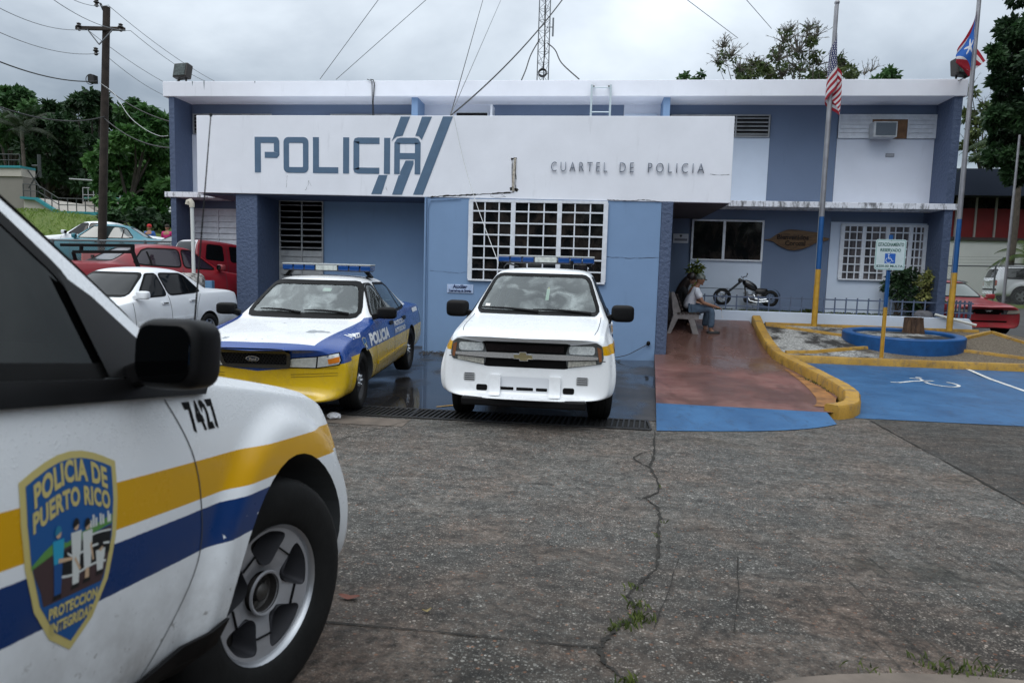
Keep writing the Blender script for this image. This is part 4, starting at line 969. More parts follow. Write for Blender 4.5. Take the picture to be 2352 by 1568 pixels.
def build_suv(root, paintmat=None, police=True):
    c = Car(root, suv_secs(), 3, [(0, .40, .52, .61, .034), (-2.87, .40, .52, .61, .034)])
    ws = rpoly([(-.745, 1.175), (.745, 1.175), (.585, 1.625), (-.585, 1.625)])
    w1 = rpoly([(-.83, 1.135), (-1.74, 1.15), (-1.70, 1.60), (-1.24, 1.615), (-1.04, 1.475), (-.86, 1.32)])
    w2 = rpoly([(-1.84, 1.152), (-2.66, 1.165), (-2.58, 1.60), (-1.80, 1.605)])
    w3 = rpoly([(-2.80, 1.17), (-3.55, 1.18), (-3.50, 1.52), (-3.40, 1.57), (-2.70, 1.595)])
    cav = MB()
    def cv(x, w, wt, zt): return [(x, -w, .40), (x, w, .40), (x, w+.0, 1.08), (x, wt, zt), (x, -wt, zt), (x, -w, 1.08)]
    st = [cv(-.52, .78, .74, 1.10), cv(-1.20, .80, .57, 1.60), cv(-1.6, .80, .575, 1.66), cv(-3.3, .80, .56, 1.655), cv(-3.60, .76, .54, 1.55)]
    vs = [v for s_ in st for v in s_]; cav.add(vs, [(i*6+k, i*6+(k+1) % 6, (i+1)*6+(k+1) % 6, (i+1)*6+k) for i in range(4) for k in range(6)]+[tuple(range(6)), tuple(range(24, 30))])
    cut = arch_cut(0, .435, .40)+arch_cut(-2.87, .435, .40)+[cav, slab_cut(ws, 'F', -1.6, 1.5)]+[slab_cut(w, 'R', -1.3, 1.3) for w in (w1, w2, w3)]
    body = c.finish([paintmat or SUVP, CAV], cut)
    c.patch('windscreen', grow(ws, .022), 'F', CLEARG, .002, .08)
    c.ring('windscreen_seal', grow(ws, .028), grow(ws, -.014), 'F', BLKG, .007)
    for s, v in ((-1, 'R'), (1, 'L')):
        for nm, w in (('front_window', w1), ('rear_window', w2), ('cargo_window', w3)):
            c.patch(nm, grow(w, .02), v, SMOKE, .002, .08); c.ring('window_seal', grow(w, .022), grow(w, -.010), v, BLKG, .004)
        c.patch('mirror_base', [(-.58, 1.10), (-.86, 1.115), (-.885, 1.33), (-.80, 1.285)], v, BLK, .012, .05)
        c.patch('belt_moulding', [(-.50, 1.062), (-.47, 1.085), (-.60, 1.108), (-2.7, 1.145), (-3.5, 1.16), (-3.5, 1.125), (-2.7, 1.10), (-.62, 1.065)], v, BLK, .006, .06, thick=.012)
        c.patch('rocker_cladding', [(-.455, .47), (-.50, .35), (-2.42, .35), (-2.46, .47), (-2.0, .42), (-.9, .43)], v, BLK, .008, .08, thick=.012)
        # door seams
        def seam(pts, nm='door_seam'):
            p = catmull([(a, b, 0) for a, b in pts], 6); w = .0022; q = [(a.x-w, a.y) for a in p]+[(a.x+w, a.y) for a in p[::-1]]
            c.patch(nm, poly_bm([[q[k], q[k+1], q[len(q)-2-k], q[len(q)-1-k]] for k in range(len(p)-1)]), v, M('seam_dark', (.05, .05, .055), .7), .0015, .1)
        seam([(-.67, 1.06), (-.59, .93), (-.56, .80), (-.57, .65), (-.69, .50), (-.74, .44)]); seam([(-1.79, 1.12), (-1.80, .8), (-1.78, .45)]); seam([(-2.70, 1.12), (-2.66, .95), (-2.45, .85), (-2.42, .6)])
        c.patch('door_handle', rrect(-1.70, -1.48, .98, 1.03, .02), v, paintmat or SUVP, .006, .04, thick=s*0+.02)
        c.patch('door_handle', rrect(-2.62, -2.42, .99, 1.04, .02), v, paintmat or SUVP, .006, .04, thick=.02)
        mirror_part(root, -.70, s*1.04, 1.185, s, (.085, .14, .105))
        MB().tube([(-1.5, s*.60, 1.775), (-1.55, s*.60, 1.805), (-3.2, s*.59, 1.795), (-3.25, s*.59, 1.75)], .014, 8).build('roof_rail', BLK, root, smooth=50)
        # front lamps
        H = [(.45, .885), (.74, .925), (.80, .885), (.82, .76), (.80, .70), (.44, .645), (.42, .78)]
        if s < 0: H = mirror(H)
        hl = c.patch('headlight', rpoly(H), 'F', M('lamp_dark', (.10, .105, .11), .3, .4, var=.5, vs=20), .004, .06)
        U = rrect(.455, .725, .795, .885, .03) if s > 0 else rrect(-.725, -.455, .795, .885, .03)
        c.patch('lamp_bowl', U, 'F', M('lamp_chrome', (.86, .88, .90), .35, .15, var=.35, vs=34), .009, .05, hl)
        U = [(.45, .655), (.74, .695), (.74, .735), (.45, .715)]
        c.patch('turn_lamp', U if s > 0 else mirror(U), 'F', M('turn_glass', (.62, .58, .52), .3, .3, var=.4, vs=40), .009, .05, hl)
        U = [(.745, .88), (.79, .86), (.80, .73), (.775, .72)]
        c.patch('side_marker', U if s > 0 else mirror(U), 'F', M('marker_amber', (.30, .10, .03), .25), .009, .05, hl)
        c.patch('headlight_glass', rpoly(H), 'F', LENS, .016, .06, hl)
        U = rrect(.54, .67, .46, .55, .02); V = [rrect(.55, .66, z, z+.010, .004) for z in (.475, .497, .519, .541)]
        fg = c.patch('bumper_vent', U if s > 0 else mirror(U), 'F', M('vent_shade', (.45, .46, .47), .5), .002, .05)
        for q in V: c.patch('vent_slot', q if s > 0 else mirror(q), 'F', BLKG, .005, .05, fg)
        U = rrect(.26, .38, .335, .548, .012); c.patch('bumper_guard', U if s > 0 else mirror(U), 'F', paintmat or SUVP, .0, .04, thick=.045)
        U = rrect(.405, .525, .37, .435, .02); c.patch('fog_recess', U if s > 0 else mirror(U), 'F', BLKG, .004, .05)
        # rear lamps
        U = rpoly([(.62, .82), (.82, .82), (.80, 1.06), (.66, 1.06)]); c.patch('tail_lamp', U if s > 0 else mirror(U), 'B', M('tail_clear', (.45, .12, .10), .2, coat=.6, var=.6, vs=16), .006, .05)
    c.patch('grille_surround', rpoly([(-.47, .632), (.47, .632), (.49, .905), (-.49, .905)]), 'F', BLKG, .002, .05)
    g = c.patch('grille', rpoly([(-.43, .80), (.43, .80), (.45, .89), (-.45, .89)]), 'F', BLKG, .003, .06)
    c.patch('grille', rpoly([(-.43, .645), (.43, .645), (.44, .715), (-.44, .715)]), 'F', BLKG, .003, .06)
    mb = MB()
    for k in range(7):
        z = .81+.010*k
        p = [c.hit(-.43+.83*i/8, z, 'F')[0]+Vector((.006, 0, 0)) for i in range(9)]; mb.tube(p, .0018, 4)
    mb.build('grille_mesh', M('mesh_red', (.03, .015, .016), .4), g)
    c.patch('chrome_bar', rpoly([(-.76, .748), (-.43, .730), (.43, .730), (.76, .748), (.76, .776), (.43, .788), (-.43, .788), (-.76, .776)]), 'F', CHR, .012, .05, thick=.018)
    bt = [(-.14, .735), (-.08, .735), (-.075, .715), (.0, .715), (.005, .735), (.06, .735), (.045, .775), (-.01, .775), (-.015, .80), (-.08, .80), (-.085, .775), (-.145, .775)]
    e = c.patch('badge', grow([(a+.02, b) for a, b in bt], .007), 'F', CHR, .034, .04, thick=.006); c.patch('badge_face', [(a+.02, b) for a, b in bt], 'F', M('badge_gold', (.42, .36, .20), .3, .6), .042, .04, e)
    c.patch('bumper_seam', poly_bm([[(-.84, .722), (.84, .722), (.84, .732), (-.84, .732)]]), 'F', M('seam_dark', (.05, .05, .055), .7), .002, .06)
    lo = c.patch('lower_bumper', rpoly([(-.33, .375), (.26, .375), (.26, .53), (-.33, .53)]), 'F', M('bumper_inset', (.60, .62, .65), .45), .003, .06)
    for a, b in ((-.28, -.12), (-.09, .09), (.12, .24)): c.patch('air_slot', rrect(a, b, .388, .42, .008), 'F', BLKG, .006, .05, lo)
    MB().box(.55, .84, -.66, .66, .23, .318).build('air_dam', BLK, root, bevel=.02)
    for s in (-1, 1):                              # hood edge seam and wipers
        p = catmull([(-.46, s*.775, 0), (-.1, s*.765, 0), (.30, s*.745, 0), (.52, s*.715, 0)], 5); w = .004
        c.patch('hood_seam', poly_bm([[(a.x, a.y-w), (b.x, b.y-w), (b.x, b.y+w), (a.x, a.y+w)] for a, b in zip(p[:-1], p[1:])]), 'T', M('seam_dark', (.05, .05, .055), .7), .0015, .1)
    c.patch('cowl', [(-.70, 1.145), (.70, 1.145), (.74, 1.185), (-.74, 1.185)], 'F', BLK, .010, .06)
    for a, b, zz in ((-.70, .02, 1.205), (-.05, .66, 1.20)):
        p = [c.hit(a+(b-a)*t, zz-.030*t+.012*sin(pi*t), 'F')[0]+Vector((.03, 0, .012)) for t in (0, .25, .5, .75, 1)]
        MB().tube(p, [.008, .012, .014, .016, .02], 6).build('wiper', BLK, root, smooth=50)
    c.patch('rear_glass', rpoly([(-.62, 1.16), (.62, 1.16), (.54, 1.55), (-.54, 1.55)]), 'B', TINT, .004, .08)
    c.patch('licence_plate', rrect(-.16, .16, .80, .93, .01), 'B', M('plate_white', (.5, .5, .48), .5, var=.3, vs=30), .012, .05)
    c.patch('rear_bumper_strip', rpoly([(-.80, .60), (.80, .60), (.80, .68), (-.80, .68)]), 'B', BLK, .006, .08)
    seats(root, (-1.55, -2.45), .72); cabin(root, -.80, 1.10, .70, .36)
    MB().ell((-1.22, 0, 1.58), (.015, .11, .035), 12, 8, None, .7).build('inner_mirror', BLK, root, smooth=60)
    return c
near = thing('police_suv', 'close white patrol SUV numbered 7427 with a large shield on its striped door', 'police suv', group='white patrol SUVs')
cN = build_suv(near)
place_car(near, (-1.885, 2.035, .19, -.010, .115))
far = copy_tree(near)
for ch in near.children:
    if ch.name.startswith('mirror') and ch.location.y < 0 and not ch.name.startswith('mirror_'): ch.location = (-.80, -1.0, 1.172); ch.scale = (.75, .53, .73)
place_car(far, (-.625, 7.845, .010, 3.160, -.012))
far['label'] = 'white patrol SUV seen head on with blue roof lights and chrome grille bar'
for root, st in ((near, RD(-16)), (far, RD(6))):
    for x in (0, -2.87):
        for s in (-1, 1): wheel(root, x, s*.785, .378, .235, 'star5', st if x == 0 else 0, .218)
lightbar(far, -1.62, 1.80, .66)
mb = MB(); mb.tube([(-1.40, .36, 1.73), (-1.40, .36, 1.84)], .02, 8); mb.build('roof_aerial', BLK, far, smooth=40)
cN.root = far
cN.patch('unit_number', xf(text_bm('7427', .10, .006), lambda x, y: (x-.5, y+.97)), 'L', BLKG, .003, .04)
mb = poly_bm([[(.08, 1.33), (.12, 1.33), (.125, 1.47), (.085, 1.47)]]); cN.patch('paper_tag', mb, 'F', M('paper', (.75, .75, .70), .7), -.01, .05)
cN.patch('paper_tag', poly_bm([[(.09, 1.47), (.12, 1.47), (.105, 1.50)]]), 'F', M('paper_yellow', (.75, .55, .10), .7), -.01, .05)
cN.patch('sticker', rrect(-.66, -.60, 1.23, 1.26, .005), 'F', MATS['paper'], .004, .05)
# markings of the near one
cN.root = near
def shield_pts(x0, x1, zt, zb, n=8):
    xm = (x0+x1)/2; h = zt-zb; P = [(-.5, .90)]
    top = [(-.5+k/n, .90+.10*sin(pi*k/n)) for k in range(n+1)]
    sd_ = [(.5, .70), (.47, .5), (.38, .28), (.22, .11), (0, 0), (-.22, .11), (-.38, .28), (-.47, .5), (-.5, .70)]
    return [(xm+a*(x1-x0), zb+b*h) for a, b in top+sd_]
def shield(car, view, x0, x1, zt, zb, full=True, parent=None):
    GOLD = M('shield_gold', (.55, .46, .17), .4); SB = M('shield_blue', (.010, .085, .27), .4)
    flip = -1 if view == 'L' else 1
    xm = (x0+x1)/2; w = x1-x0; h = zt-zb
    o = car.patch('shield', shield_pts(x0, x1, zt, zb), view, GOLD, .0012, .025)
    inn = grow(shield_pts(x0, x1, zt, zb), -.055*w)
    car.patch('shield_field', inn, view, SB, .0018, .025, o)
    def U(a, b): return (xm+flip*(a-.5)*w, zb+b*h)            # unit coordinates on the shield
    def pp(nm, pts, mat, off): car.patch(nm, [U(*p) for p in pts], view, mat, .0018+(off-.004)*.42, .025, o)
    pp('road_field', [(.09, .50), (.4, .53), (.91, .565), (.89, .45), (.85, .36), (.80, .285), (.20, .285), (.17, .36), (.11, .45)], M('shield_brown', (.055, .03, .032), .5), .005)
    pp('hills', [(.08, .50), (.20, .55), (.30, .58), (.42, .555), (.60, .585), (.92, .62), (.915, .575), (.6, .545), (.3, .525), (.085, .485)], M('shield_green', (.10, .26, .06), .5), .0055)
    pp('lake', [(.30, .46), (.36, .51), (.55, .535), (.9, .55), (.885, .43), (.7, .40), (.5, .385), (.36, .40)], M('shield_black', (.006, .007, .008), .5), .006)
    if not full: 
        pp('figures', [(.35, .25), (.40, .58), (.6, .58), (.65, .27)], M('shield_white', (.60, .62, .60), .5), .0065); return
    WL = M('shield_white', (.60, .62, .60), .5); SK = M('shield_skin', (.55, .38, .24), .5); SBL = M('shield_sky', (.02, .30, .48), .5); NV = M('shield_navy', (.008, .07, .24), .5)
    def curve(pts, wd):
        p = catmull([(a, b, 0) for a, b in pts], 5); q = [[(a.x, a.y-wd), (b.x, b.y-wd), (b.x, b.y+wd), (a.x, a.y+wd)] for a, b in zip(p[:-1], p[1:])]
        car.patch('road_line', poly_bm([[U(*k) for k in f] for f in q]), view, WL, .0029, .05, o)
    curve([(.34, .46), (.30, .43), (.34, .40), (.5, .382), (.7, .395), (.84, .385)], .006); curve([(.42, .50), (.5, .475), (.7, .49), (.88, .475)], .006); curve([(.6, .545), (.75, .55), (.9, .54)], .005)
    for k, (x, hh) in enumerate(((.66, .03), (.69, .055), (.72, .035), (.77, .05), (.80, .04), (.86, .05), (.88, .03))): pp('towers', [(x, .585), (x+.022, .585), (x+.022, .595+hh), (x, .595+hh)], WL, .0065)
    def fig(x, zf, hgt, top, bot, hair, arm=None, hat=None, skirt=False):
        pp('emblem_legs', [(x-.035, zf+.02), (x+.03, zf+.02), (x+.04, zf+hgt*.5), (x-.045, zf+hgt*.5)] if not skirt else [(x-.035, zf+hgt*.22), (x+.035, zf+hgt*.22), (x+.045, zf+hgt*.5), (x-.045, zf+hgt*.5)], bot, .007)
        if skirt: pp('emblem_shins', [(x-.025, zf+.015), (x+.02, zf+.015), (x+.02, zf+hgt*.22), (x-.02, zf+hgt*.22)], SK, .007)
        pp('emblem_shoes', [(x-.05, zf), (x+.035, zf), (x+.03, zf+.022), (x-.035, zf+.022)], M('shield_black', (.006, .007, .008), .5), .0072)
        pp('emblem_torso', [(x-.045, zf+hgt*.48), (x+.045, zf+hgt*.48), (x+.055, zf+hgt*.80), (x-.055, zf+hgt*.80)], top, .0075)
        pp('emblem_head', [(x-.025+.03*cos(t), zf+hgt*.90+.028*sin(t)) if False else (x+.028*cos(t), zf+hgt*.89+.026*sin(t)) for t in [2*pi*k/10 for k in range(10)]], SK, .008)
        pp('emblem_hair', [(x+.034*cos(t), zf+hgt*.905+.032*sin(t)) for t in [RD(a) for a in (0, 45, 90, 135, 180, 215)]], hat or hair, .0085)
        if arm: pp('emblem_arm', arm, SK, .008)
    HB = M('shield_black', (.006, .007, .008), .5)
    fig(.33, .295, .36, SBL, NV, HB, [(.33, .49), (.47, .475), (.47, .46), (.33, .468)], M('shield_cap', (.02, .18, .30), .5))
    fig(.51, .31, .355, WL, WL, HB, [(.50, .47), (.56, .40), (.54, .395), (.485, .46)])
    fig(.63, .315, .33, WL, WL, HB, [(.67, .52), (.70, .42), (.685, .415), (.655, .5)], None, True)
    fig(.775, .325, .165, WL, WL, HB)
    def arc(txt, wd, size, zc, bulge, x0_=.5, bold=.004, dip=0):
        bm = text_bm(txt, 1, bold*9, 1.06)
        xs_ = [v.co.x for v in bm.verts]; ys_ = [v.co.y for v in bm.verts]; a, b = min(xs_), max(xs_); y0, y1 = min(ys_), max(ys_)
        def fn(x, y):
            t = (x-a)/(b-a)-.5; return U(x0_+t*wd, zc+(y-y0)/(y1-y0)*size*(1+.12*dip*abs(t))+bulge*cos(t*pi)-bulge)
        xf(bm, fn); car.patch('shield_writing', bm, view, GOLD, .0028, .03, o)
    arc('POLICIA DE', .76, .115, .845, .085, bold=.0045); arc('PUERTO RICO', .80, .10, .72, .075, bold=.0045)
    arc('PROTECCION', .50, .058, .205, -.0, .505, .005); arc('INTEGRIDAD', .44, .058, .128, -.0, .50, .005)
shield(cN, 'R', -1.125, -.878, .985, .615)
for txt in ('7427',):
    bm = text_bm(txt, .1, .0045, 1.2); xs_ = [v.co.x for v in bm.verts]; a, b = min(xs_), max(xs_)
    xf(bm, lambda x, y: (-.568+(x-a)/(b-a)*.150-y*.45, .975+y*1.0)); cN.patch('unit_number', bm, 'R', BLKG, .0015, .03)
MB().tube([(-.31, -.735, 1.07), (-.305, -.733, 1.12), (-.24, -.72, 1.89)], [.010, .003, .0016], 8).build('antenna', BLK, near, smooth=60)
MB().ell((-.24, -.72, 1.89), (.005, .005, .006), 8, 6).build('antenna_tip', BLK, near)
def shorten(o, x0=.40, k=.76):                 # the near one has a shorter nose
    for ch in o.children:
        if ch.type == 'MESH' and ch.location.length < 1e-6:
            ch.data = ch.data.copy()
            for v in ch.data.vertices:
                if v.co.x > x0: v.co.x = x0+(v.co.x-x0)*k
            shorten(ch, x0, k)
shorten(near)
# ------------------------------------------------------------ blue, white and yellow patrol sedan
def cv_paint():
    n = NB('patrol_three_tone'); x, y, z = n.sep()[:]; G = lambda a, b: n.m_('GREATER_THAN', a, b); ay = n.m_('ABSOLUTE', y)
    roof = G(z, n.m_('MULTIPLY_ADD', x, -.014, 1.005))
    edge = n.m_('MULTIPLY_ADD', x, -.11, .70)
    hood = n.m_('MULTIPLY', n.m_('MULTIPLY', G(edge, ay), G(.775, n.m_('ADD', x, n.m_('MULTIPLY', ay, .06)))), n.m_('MULTIPLY', G(z, .76), G(x, -.75)))
    trunk = n.m_('MULTIPLY', G(.62, ay), n.m_('MULTIPLY', G(-2.9, x), G(z, .9)))
    wh = n.m_('MAXIMUM', roof, n.m_('MAXIMUM', hood, trunk))
    yb = n.m_('ADD', .685, n.m_('MULTIPLY', G(x, .47), n.m_('MULTIPLY_ADD', ay, .111, -.142)))
    yel = G(yb, z)
    c = n.mix(wh, (.005, .048, .24), (.80, .81, .82)); c = n.mix(yel, c, (.62, .41, .006))
    px = n.m_('SUBTRACT', x, .18); py = n.m_('SUBTRACT', y, .48)
    dist = n.m_('SQRT', n.m_('ADD', n.m_('MULTIPLY', px, n.m_('MULTIPLY', px, 7.0)), n.m_('MULTIPLY', py, n.m_('MULTIPLY', py, 4))))
    pn = n.noise(7, 4, .55)
    peel = n.m_('MULTIPLY', G(n.m_('SUBTRACT', n.m_('MULTIPLY', pn, .62), .10), dist), hood)
    peel2 = n.m_('MULTIPLY', G(n.noise(6.5, 5, .6), .665), hood)
    c = n.mix(n.m_('MAXIMUM', peel, peel2), c, (.33, .35, .37))
    f = n.step(n.noise(4, 6, .65), .45, .72); low = n.step(z, .62, .3); d = n.m_('MULTIPLY', n.m_('ADD', n.m_('MULTIPLY', low, .5), .05), f)
    c = n.mix(d, c, (.12, .10, .08)); n.P(Base_Color=c, Roughness=n.m_('MULTIPLY_ADD', f, .1, .26), Coat_Weight=.3, Coat_Roughness=.05); return n.m
def sedan_secs(k=0):
    return [sec(.985, .27, .60, .46, .80, .66, .74, .76, .66, .79, .26, .12),
            sec(.94, .23, .80, .46, .94, .70, .87, .79, .72, .825, .26, .10),
            sec(.78, .22, .82, .48, .965, .77, .89, .83, .72, .86, .15),
            sec(.45, .22, .84, .50, .965, .83, .885, .875, .74, .905),
            sec(0, .22, .85, .52, .965, .885, .885, .915, .77, .945),
            sec(-.42, .22, .86, .55, .97, .93, .89, .95, .79, .985),
            sec(-.58, .22, .86, .56, .975, .95, .895, .975, .80, 1.01, .08),
            sec(-.68, .22, .86, .56, .975, .96, .90, 1.035, .77, 1.065, .12),
            sec(-.98, .22, .86, .57, .975, .97, .90, 1.225, .69, 1.255, .10),
            sec(-1.26, .22, .86, .57, .975, .975, .90, 1.395, .61, 1.43, .07),
            sec(-1.40, .22, .86, .57, .975, .98, .90, 1.445, .60, 1.485, .04),
            sec(-1.75, .22, .86, .57, .975, .985, .90, 1.465, .60, 1.515),
            sec(-2.15, .22, .86, .57, .975, .99, .90, 1.46, .60, 1.51),
            sec(-2.52, .22, .86, .57, .975, .995, .895, 1.42, .59, 1.465, -.03),
            sec(-2.80, .22, .86, .57, .97, 1.0, .89, 1.29, .63, 1.325, -.06),
            sec(-3.10, .23, .85, .57, .965, 1.005, .885, 1.10, .72, 1.125, -.06),
            sec(-3.25, .24, .85, .57, .96, 1.005, .88, 1.03, .76, 1.06, -.02),
            sec(-3.7, .25, .84, .57, .95, 1.0, .87, 1.02, .74, 1.05),
            sec(-4.2, .27, .80, .56, .93, .98, .84, 1.0, .72, 1.03, -.08),
            sec(-4.36, .30, .72, .52, .86, .88, .80, .92, .70, .95, -.16),
            sec(-4.43, .34, .60, .48, .76, .74, .70, .78, .60, .80, -.18)]
SW = dict(ws=[(-.70, 1.045), (.70, 1.045), (.565, 1.405), (-.565, 1.405)], w1=[(-.86, 1.012), (-1.62, 1.022), (-1.60, 1.395), (-1.36, 1.395)], w2=[(-1.70, 1.024), (-2.52, 1.036), (-2.74, 1.06), (-2.50, 1.33), (-2.36, 1.38), (-1.68, 1.40)], rw=[(-.66, 1.09), (.66, 1.09), (.53, 1.385), (-.53, 1.385)])
cvr = thing('police_sedan', 'blue, white and yellow patrol sedan numbered 1927 with peeling white paint on its hood', 'police car')
CVP = cv_paint()
def build_cv(root):
    c = Car(root, sedan_secs(), 3, [(0, .34, .36, .50, .016), (-2.915, .34, .36, .50, .010)])
    ws, w1, w2 = rpoly(SW['ws']), rpoly(SW['w1']), rpoly(SW['w2'])
    cav = MB()
    def cv(x, w, wt, zt): return [(x, -w, .32), (x, w, .32), (x, w, .96), (x, wt, zt), (x, -wt, zt), (x, -w, .96)]
    st = [cv(-.68, .80, .76, .985), cv(-1.34, .82, .57, 1.39), cv(-1.75, .82, .57, 1.44), cv(-2.5, .82, .56, 1.39), cv(-3.05, .80, .70, 1.06)]
    vs = [v for s_ in st for v in s_]; cav.add(vs, [(i*6+k, i*6+(k+1) % 6, (i+1)*6+(k+1) % 6, (i+1)*6+k) for i in range(4) for k in range(6)]+[tuple(range(6)), tuple(range(24, 30))])
    rw = slab_cut(rpoly(SW['rw']), 'F', -3.6, -2.3)
    c.finish([CVP, CAV], arch_cut(0, .385, .345)+arch_cut(-2.915, .385, .345)+[cav, slab_cut(ws, 'F', -1.7, 1.5), rw]+[slab_cut(w, 'R', -1.3, 1.3) for w in (w1, w2)])
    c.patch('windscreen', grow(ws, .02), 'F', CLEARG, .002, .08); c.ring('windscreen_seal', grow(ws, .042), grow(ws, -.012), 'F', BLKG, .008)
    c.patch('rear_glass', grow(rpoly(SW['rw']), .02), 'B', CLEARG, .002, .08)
    for s, v in ((-1, 'R'), (1, 'L')):
        for nm, w in (('front_window', w1), ('rear_window', w2)):
            c.patch(nm, grow(w, .016), v, glass('side_glass', (.30, .36, .34), 1.2, .06), .002, .08); c.ring('window_seal', grow(w, .030), grow(w, -.006), v, BLKG, .004)
        c.patch('quarter_divider', [(-2.38, 1.03), (-2.42, 1.03), (-2.44, 1.30), (-2.40, 1.305)], v, BLKG, .005)
        def seam(pts):
            p = catmull([(a, b, 0) for a, b in pts], 6); w = .004
            c.patch('door_seam', poly_bm([[(a.x-w, a.y), (b.x-w, b.y), (b.x+w, b.y), (a.x+w, a.y)] for a, b in zip(p[:-1], p[1:])]), v, M('seam_dark', (.05, .05, .055), .7), .0015, .1)
        seam([(-.62, .96), (-.60, .7), (-.62, .32)]); seam([(-1.66, 1.02), (-1.66, .6), (-1.66, .32)]); seam([(-2.72, 1.0), (-2.56, .75), (-2.5, .55)])
        c.patch('rub_strip', [(-.66, .44), (-2.45, .46), (-2.45, .50), (-.66, .48)], v, CVP, .004, .08, thick=.012)
        c.patch('rocker_trim', [(-.42, .235), (-2.50, .235), (-2.50, .27), (-.42, .27)], v, BLK, .006, .1)
        for x in (-1.55, -2.42): c.patch('door_handle', rrect(x-.10, x+.10, .86, .91, .02), v, BLK, .006, .04, thick=.012)
        mirror_part(root, -.82, s*1.04, 1.075, s, (.07, .125, .075), .06)
        H = [(.345, .60), (.345, .665), (.40, .695), (.66, .72), (.635, .60)]; T = [(.665, .722), (.86, .752), (.885, .68), (.87, .64), (.64, .602)]
        for nm, q, m in (('headlight', H, M('cv_reflector', (.88, .90, .90), .45, .05, var=.22, vs=26)), ('corner_lamp', T, M('cv_reflector', (.88, .90, .90), .45, .05, var=.22, vs=26))):
            q = q if s > 0 else mirror(q); o = c.patch(nm, q, 'F', m, .004, .05); c.ring('lamp_seal', grow(q, .010), q, 'F', BLKG, .005, o); c.patch('lamp_glass', q, 'F', LENS, .012, .05, o)
            if nm == 'corner_lamp': a = [(.765, .70), (.87, .718), (.875, .665), (.77, .645)]; c.patch('turn_lamp', a if s > 0 else mirror(a), 'F', AMBER, .015, .05, o)
        wheel(root, 0, s*.83, .345, .225, 'steel', RD(2), .225); wheel(root, -2.915, s*.84, .345, .225, 'steel', 0, .225)
    G_ = rpoly([(-.355, .60), (.355, .60), (.385, .79), (-.385, .79)])
    g = c.patch('grille', G_, 'F', BLKG, .004, .05); c.ring('grille_frame', grow(G_, .012), grow(G_, -.03), 'F', M('grille_frame', (.03, .031, .033), .45), .022, g)
    mb = MB()
    for r_ in range(7):
        for k in range(19):
            y = -.34+.0375*k+(.018 if r_ % 2 else 0); z = .618+.0245*r_
            if abs(y) > .335: continue
            h, nn = c.hit(y, z, 'F'); mb.lathe([(.0165, 0), (.0165, .008), (.013, .008), (.013, 0)], 6, Matrix.Translation(h+nn*.006) @ Matrix.Rotation(RD(90), 4, 'Y'))
    mb.build('grille_mesh', M('grille_mesh', (.018, .018, .02), .45), g)
    o = c.patch('badge', circ(-.02, .695, .072, 24, .030), 'F', CHR, .024, .04, thick=.006); c.patch('badge_face', circ(-.02, .695, .065, 24, .025), 'F', M('badge_blue', (.03, .045, .08), .3), .032, .04, o)
    c.patch('badge_writing', xf(text_bm('Ford', .04, .0005), lambda x, y: (x-.02+y*.3, y+.683)), 'F', CHR, .034, .04, o)
    for z in (.515, .487):
        c.patch('bumper_groove', [(.36, z-.004), (.86, z+.03), (.86, z+.035), (.36, z+.003)], 'F', M('groove', (.22, .14, .005), .6), .003, .06); c.patch('bumper_groove', [(-.36, z-.004), (-.86, z+.03), (-.86, z+.035), (-.36, z+.003)][::-1], 'F', M('groove', (.22, .14, .005), .6), .003, .06)
    c.patch('bumper_seam', [(-.86, .595), (-.4, .585), (.4, .585), (.86, .595), (.86, .60), (.4, .59), (-.4, .59), (-.86, .60)], 'F', M('groove', (.22, .14, .005), .6), .003, .06)
    c.patch('cowl', [(-.68, 1.02), (.68, 1.02), (.70, 1.052), (-.70, 1.052)], 'F', BLK, .008, .06)
    for a, b, z in ((-.56, -.02, 1.085), (.02, .58, 1.082)):
        p = [c.hit(a+(b-a)*t, z-.03*t+.014*sin(pi*t), 'F')[0]+Vector((.025, 0, .010)) for t in (0, .25, .5, .75, 1)]; MB().tube(p, [.007, .011, .013, .015, .018], 6).build('wiper', BLK, root, smooth=50)
    WD = M('decal_white', (.72, .74, .76), .45)
    def side_text(txt, xa, xb, za, zb, sh=0, bold=.004):
        bm = text_bm(txt, 1, bold*8); xs_ = [v.co.x for v in bm.verts]; ys_ = [v.co.y for v in bm.verts]; a, b = min(xs_), max(xs_); y0, y1 = min(ys_), max(ys_)
        xf(bm, lambda x, y: (xa+(x-a)/(b-a)*(xb-xa), za+(y-y0)/(y1-y0)*(zb-za))); c.patch('decal_writing', bm, 'L', WD, .003, .04)
    side_text('1927', .20, -.09, .845, .895, bold=.006); side_text('POLICIA', -.36, -1.34, .70, .855, bold=.007); side_text('PROTECCION', -1.72, -2.42, .815, .885); side_text('INTEGRIDAD', -1.72, -2.44, .715, .785)
    shield(c, 'L', -.20, -.06, .835, .675, False)
    c.patch('trunk_decal', rrect(-3.75, -3.25, .90, .965, .01), 'L', WD, .004, .06); c.patch('rear_shield', shield_pts(-4.12, -3.92, .92, .68), 'L', M('pale_shield', (.30, .45, .60), .5), .004, .06)
    c.patch('sticker', rrect(.12, .23, 1.32, 1.36, .005), 'F', M('paper', (.75, .75, .70), .7), -.006, .05)
    seats(root, (-1.62, -2.45), .55, .56, .60); cabin(root, -.92, .99, .70, .38)
    MB().ell((-1.30, 0, 1.30), (.015, .11, .03), 12, 8, None, .7).build('inner_mirror', BLK, root, smooth=60)
    mb = MB(); mb.box(-2.0, -1.98, -.6, .6, .9, 1.34)
    for k in range(7): mb.tube([(-1.96, -.58+.19*k, .85), (-1.96, -.50+.16*k, 1.30)], .006, 5)
    mb.build('partition', SMOKE, root)
    lightbar(root, -1.78, 1.565, .625)
    return c
build_cv(cvr); place_car(cvr, (-3.531, 7.611, .006, 3.07, .02))
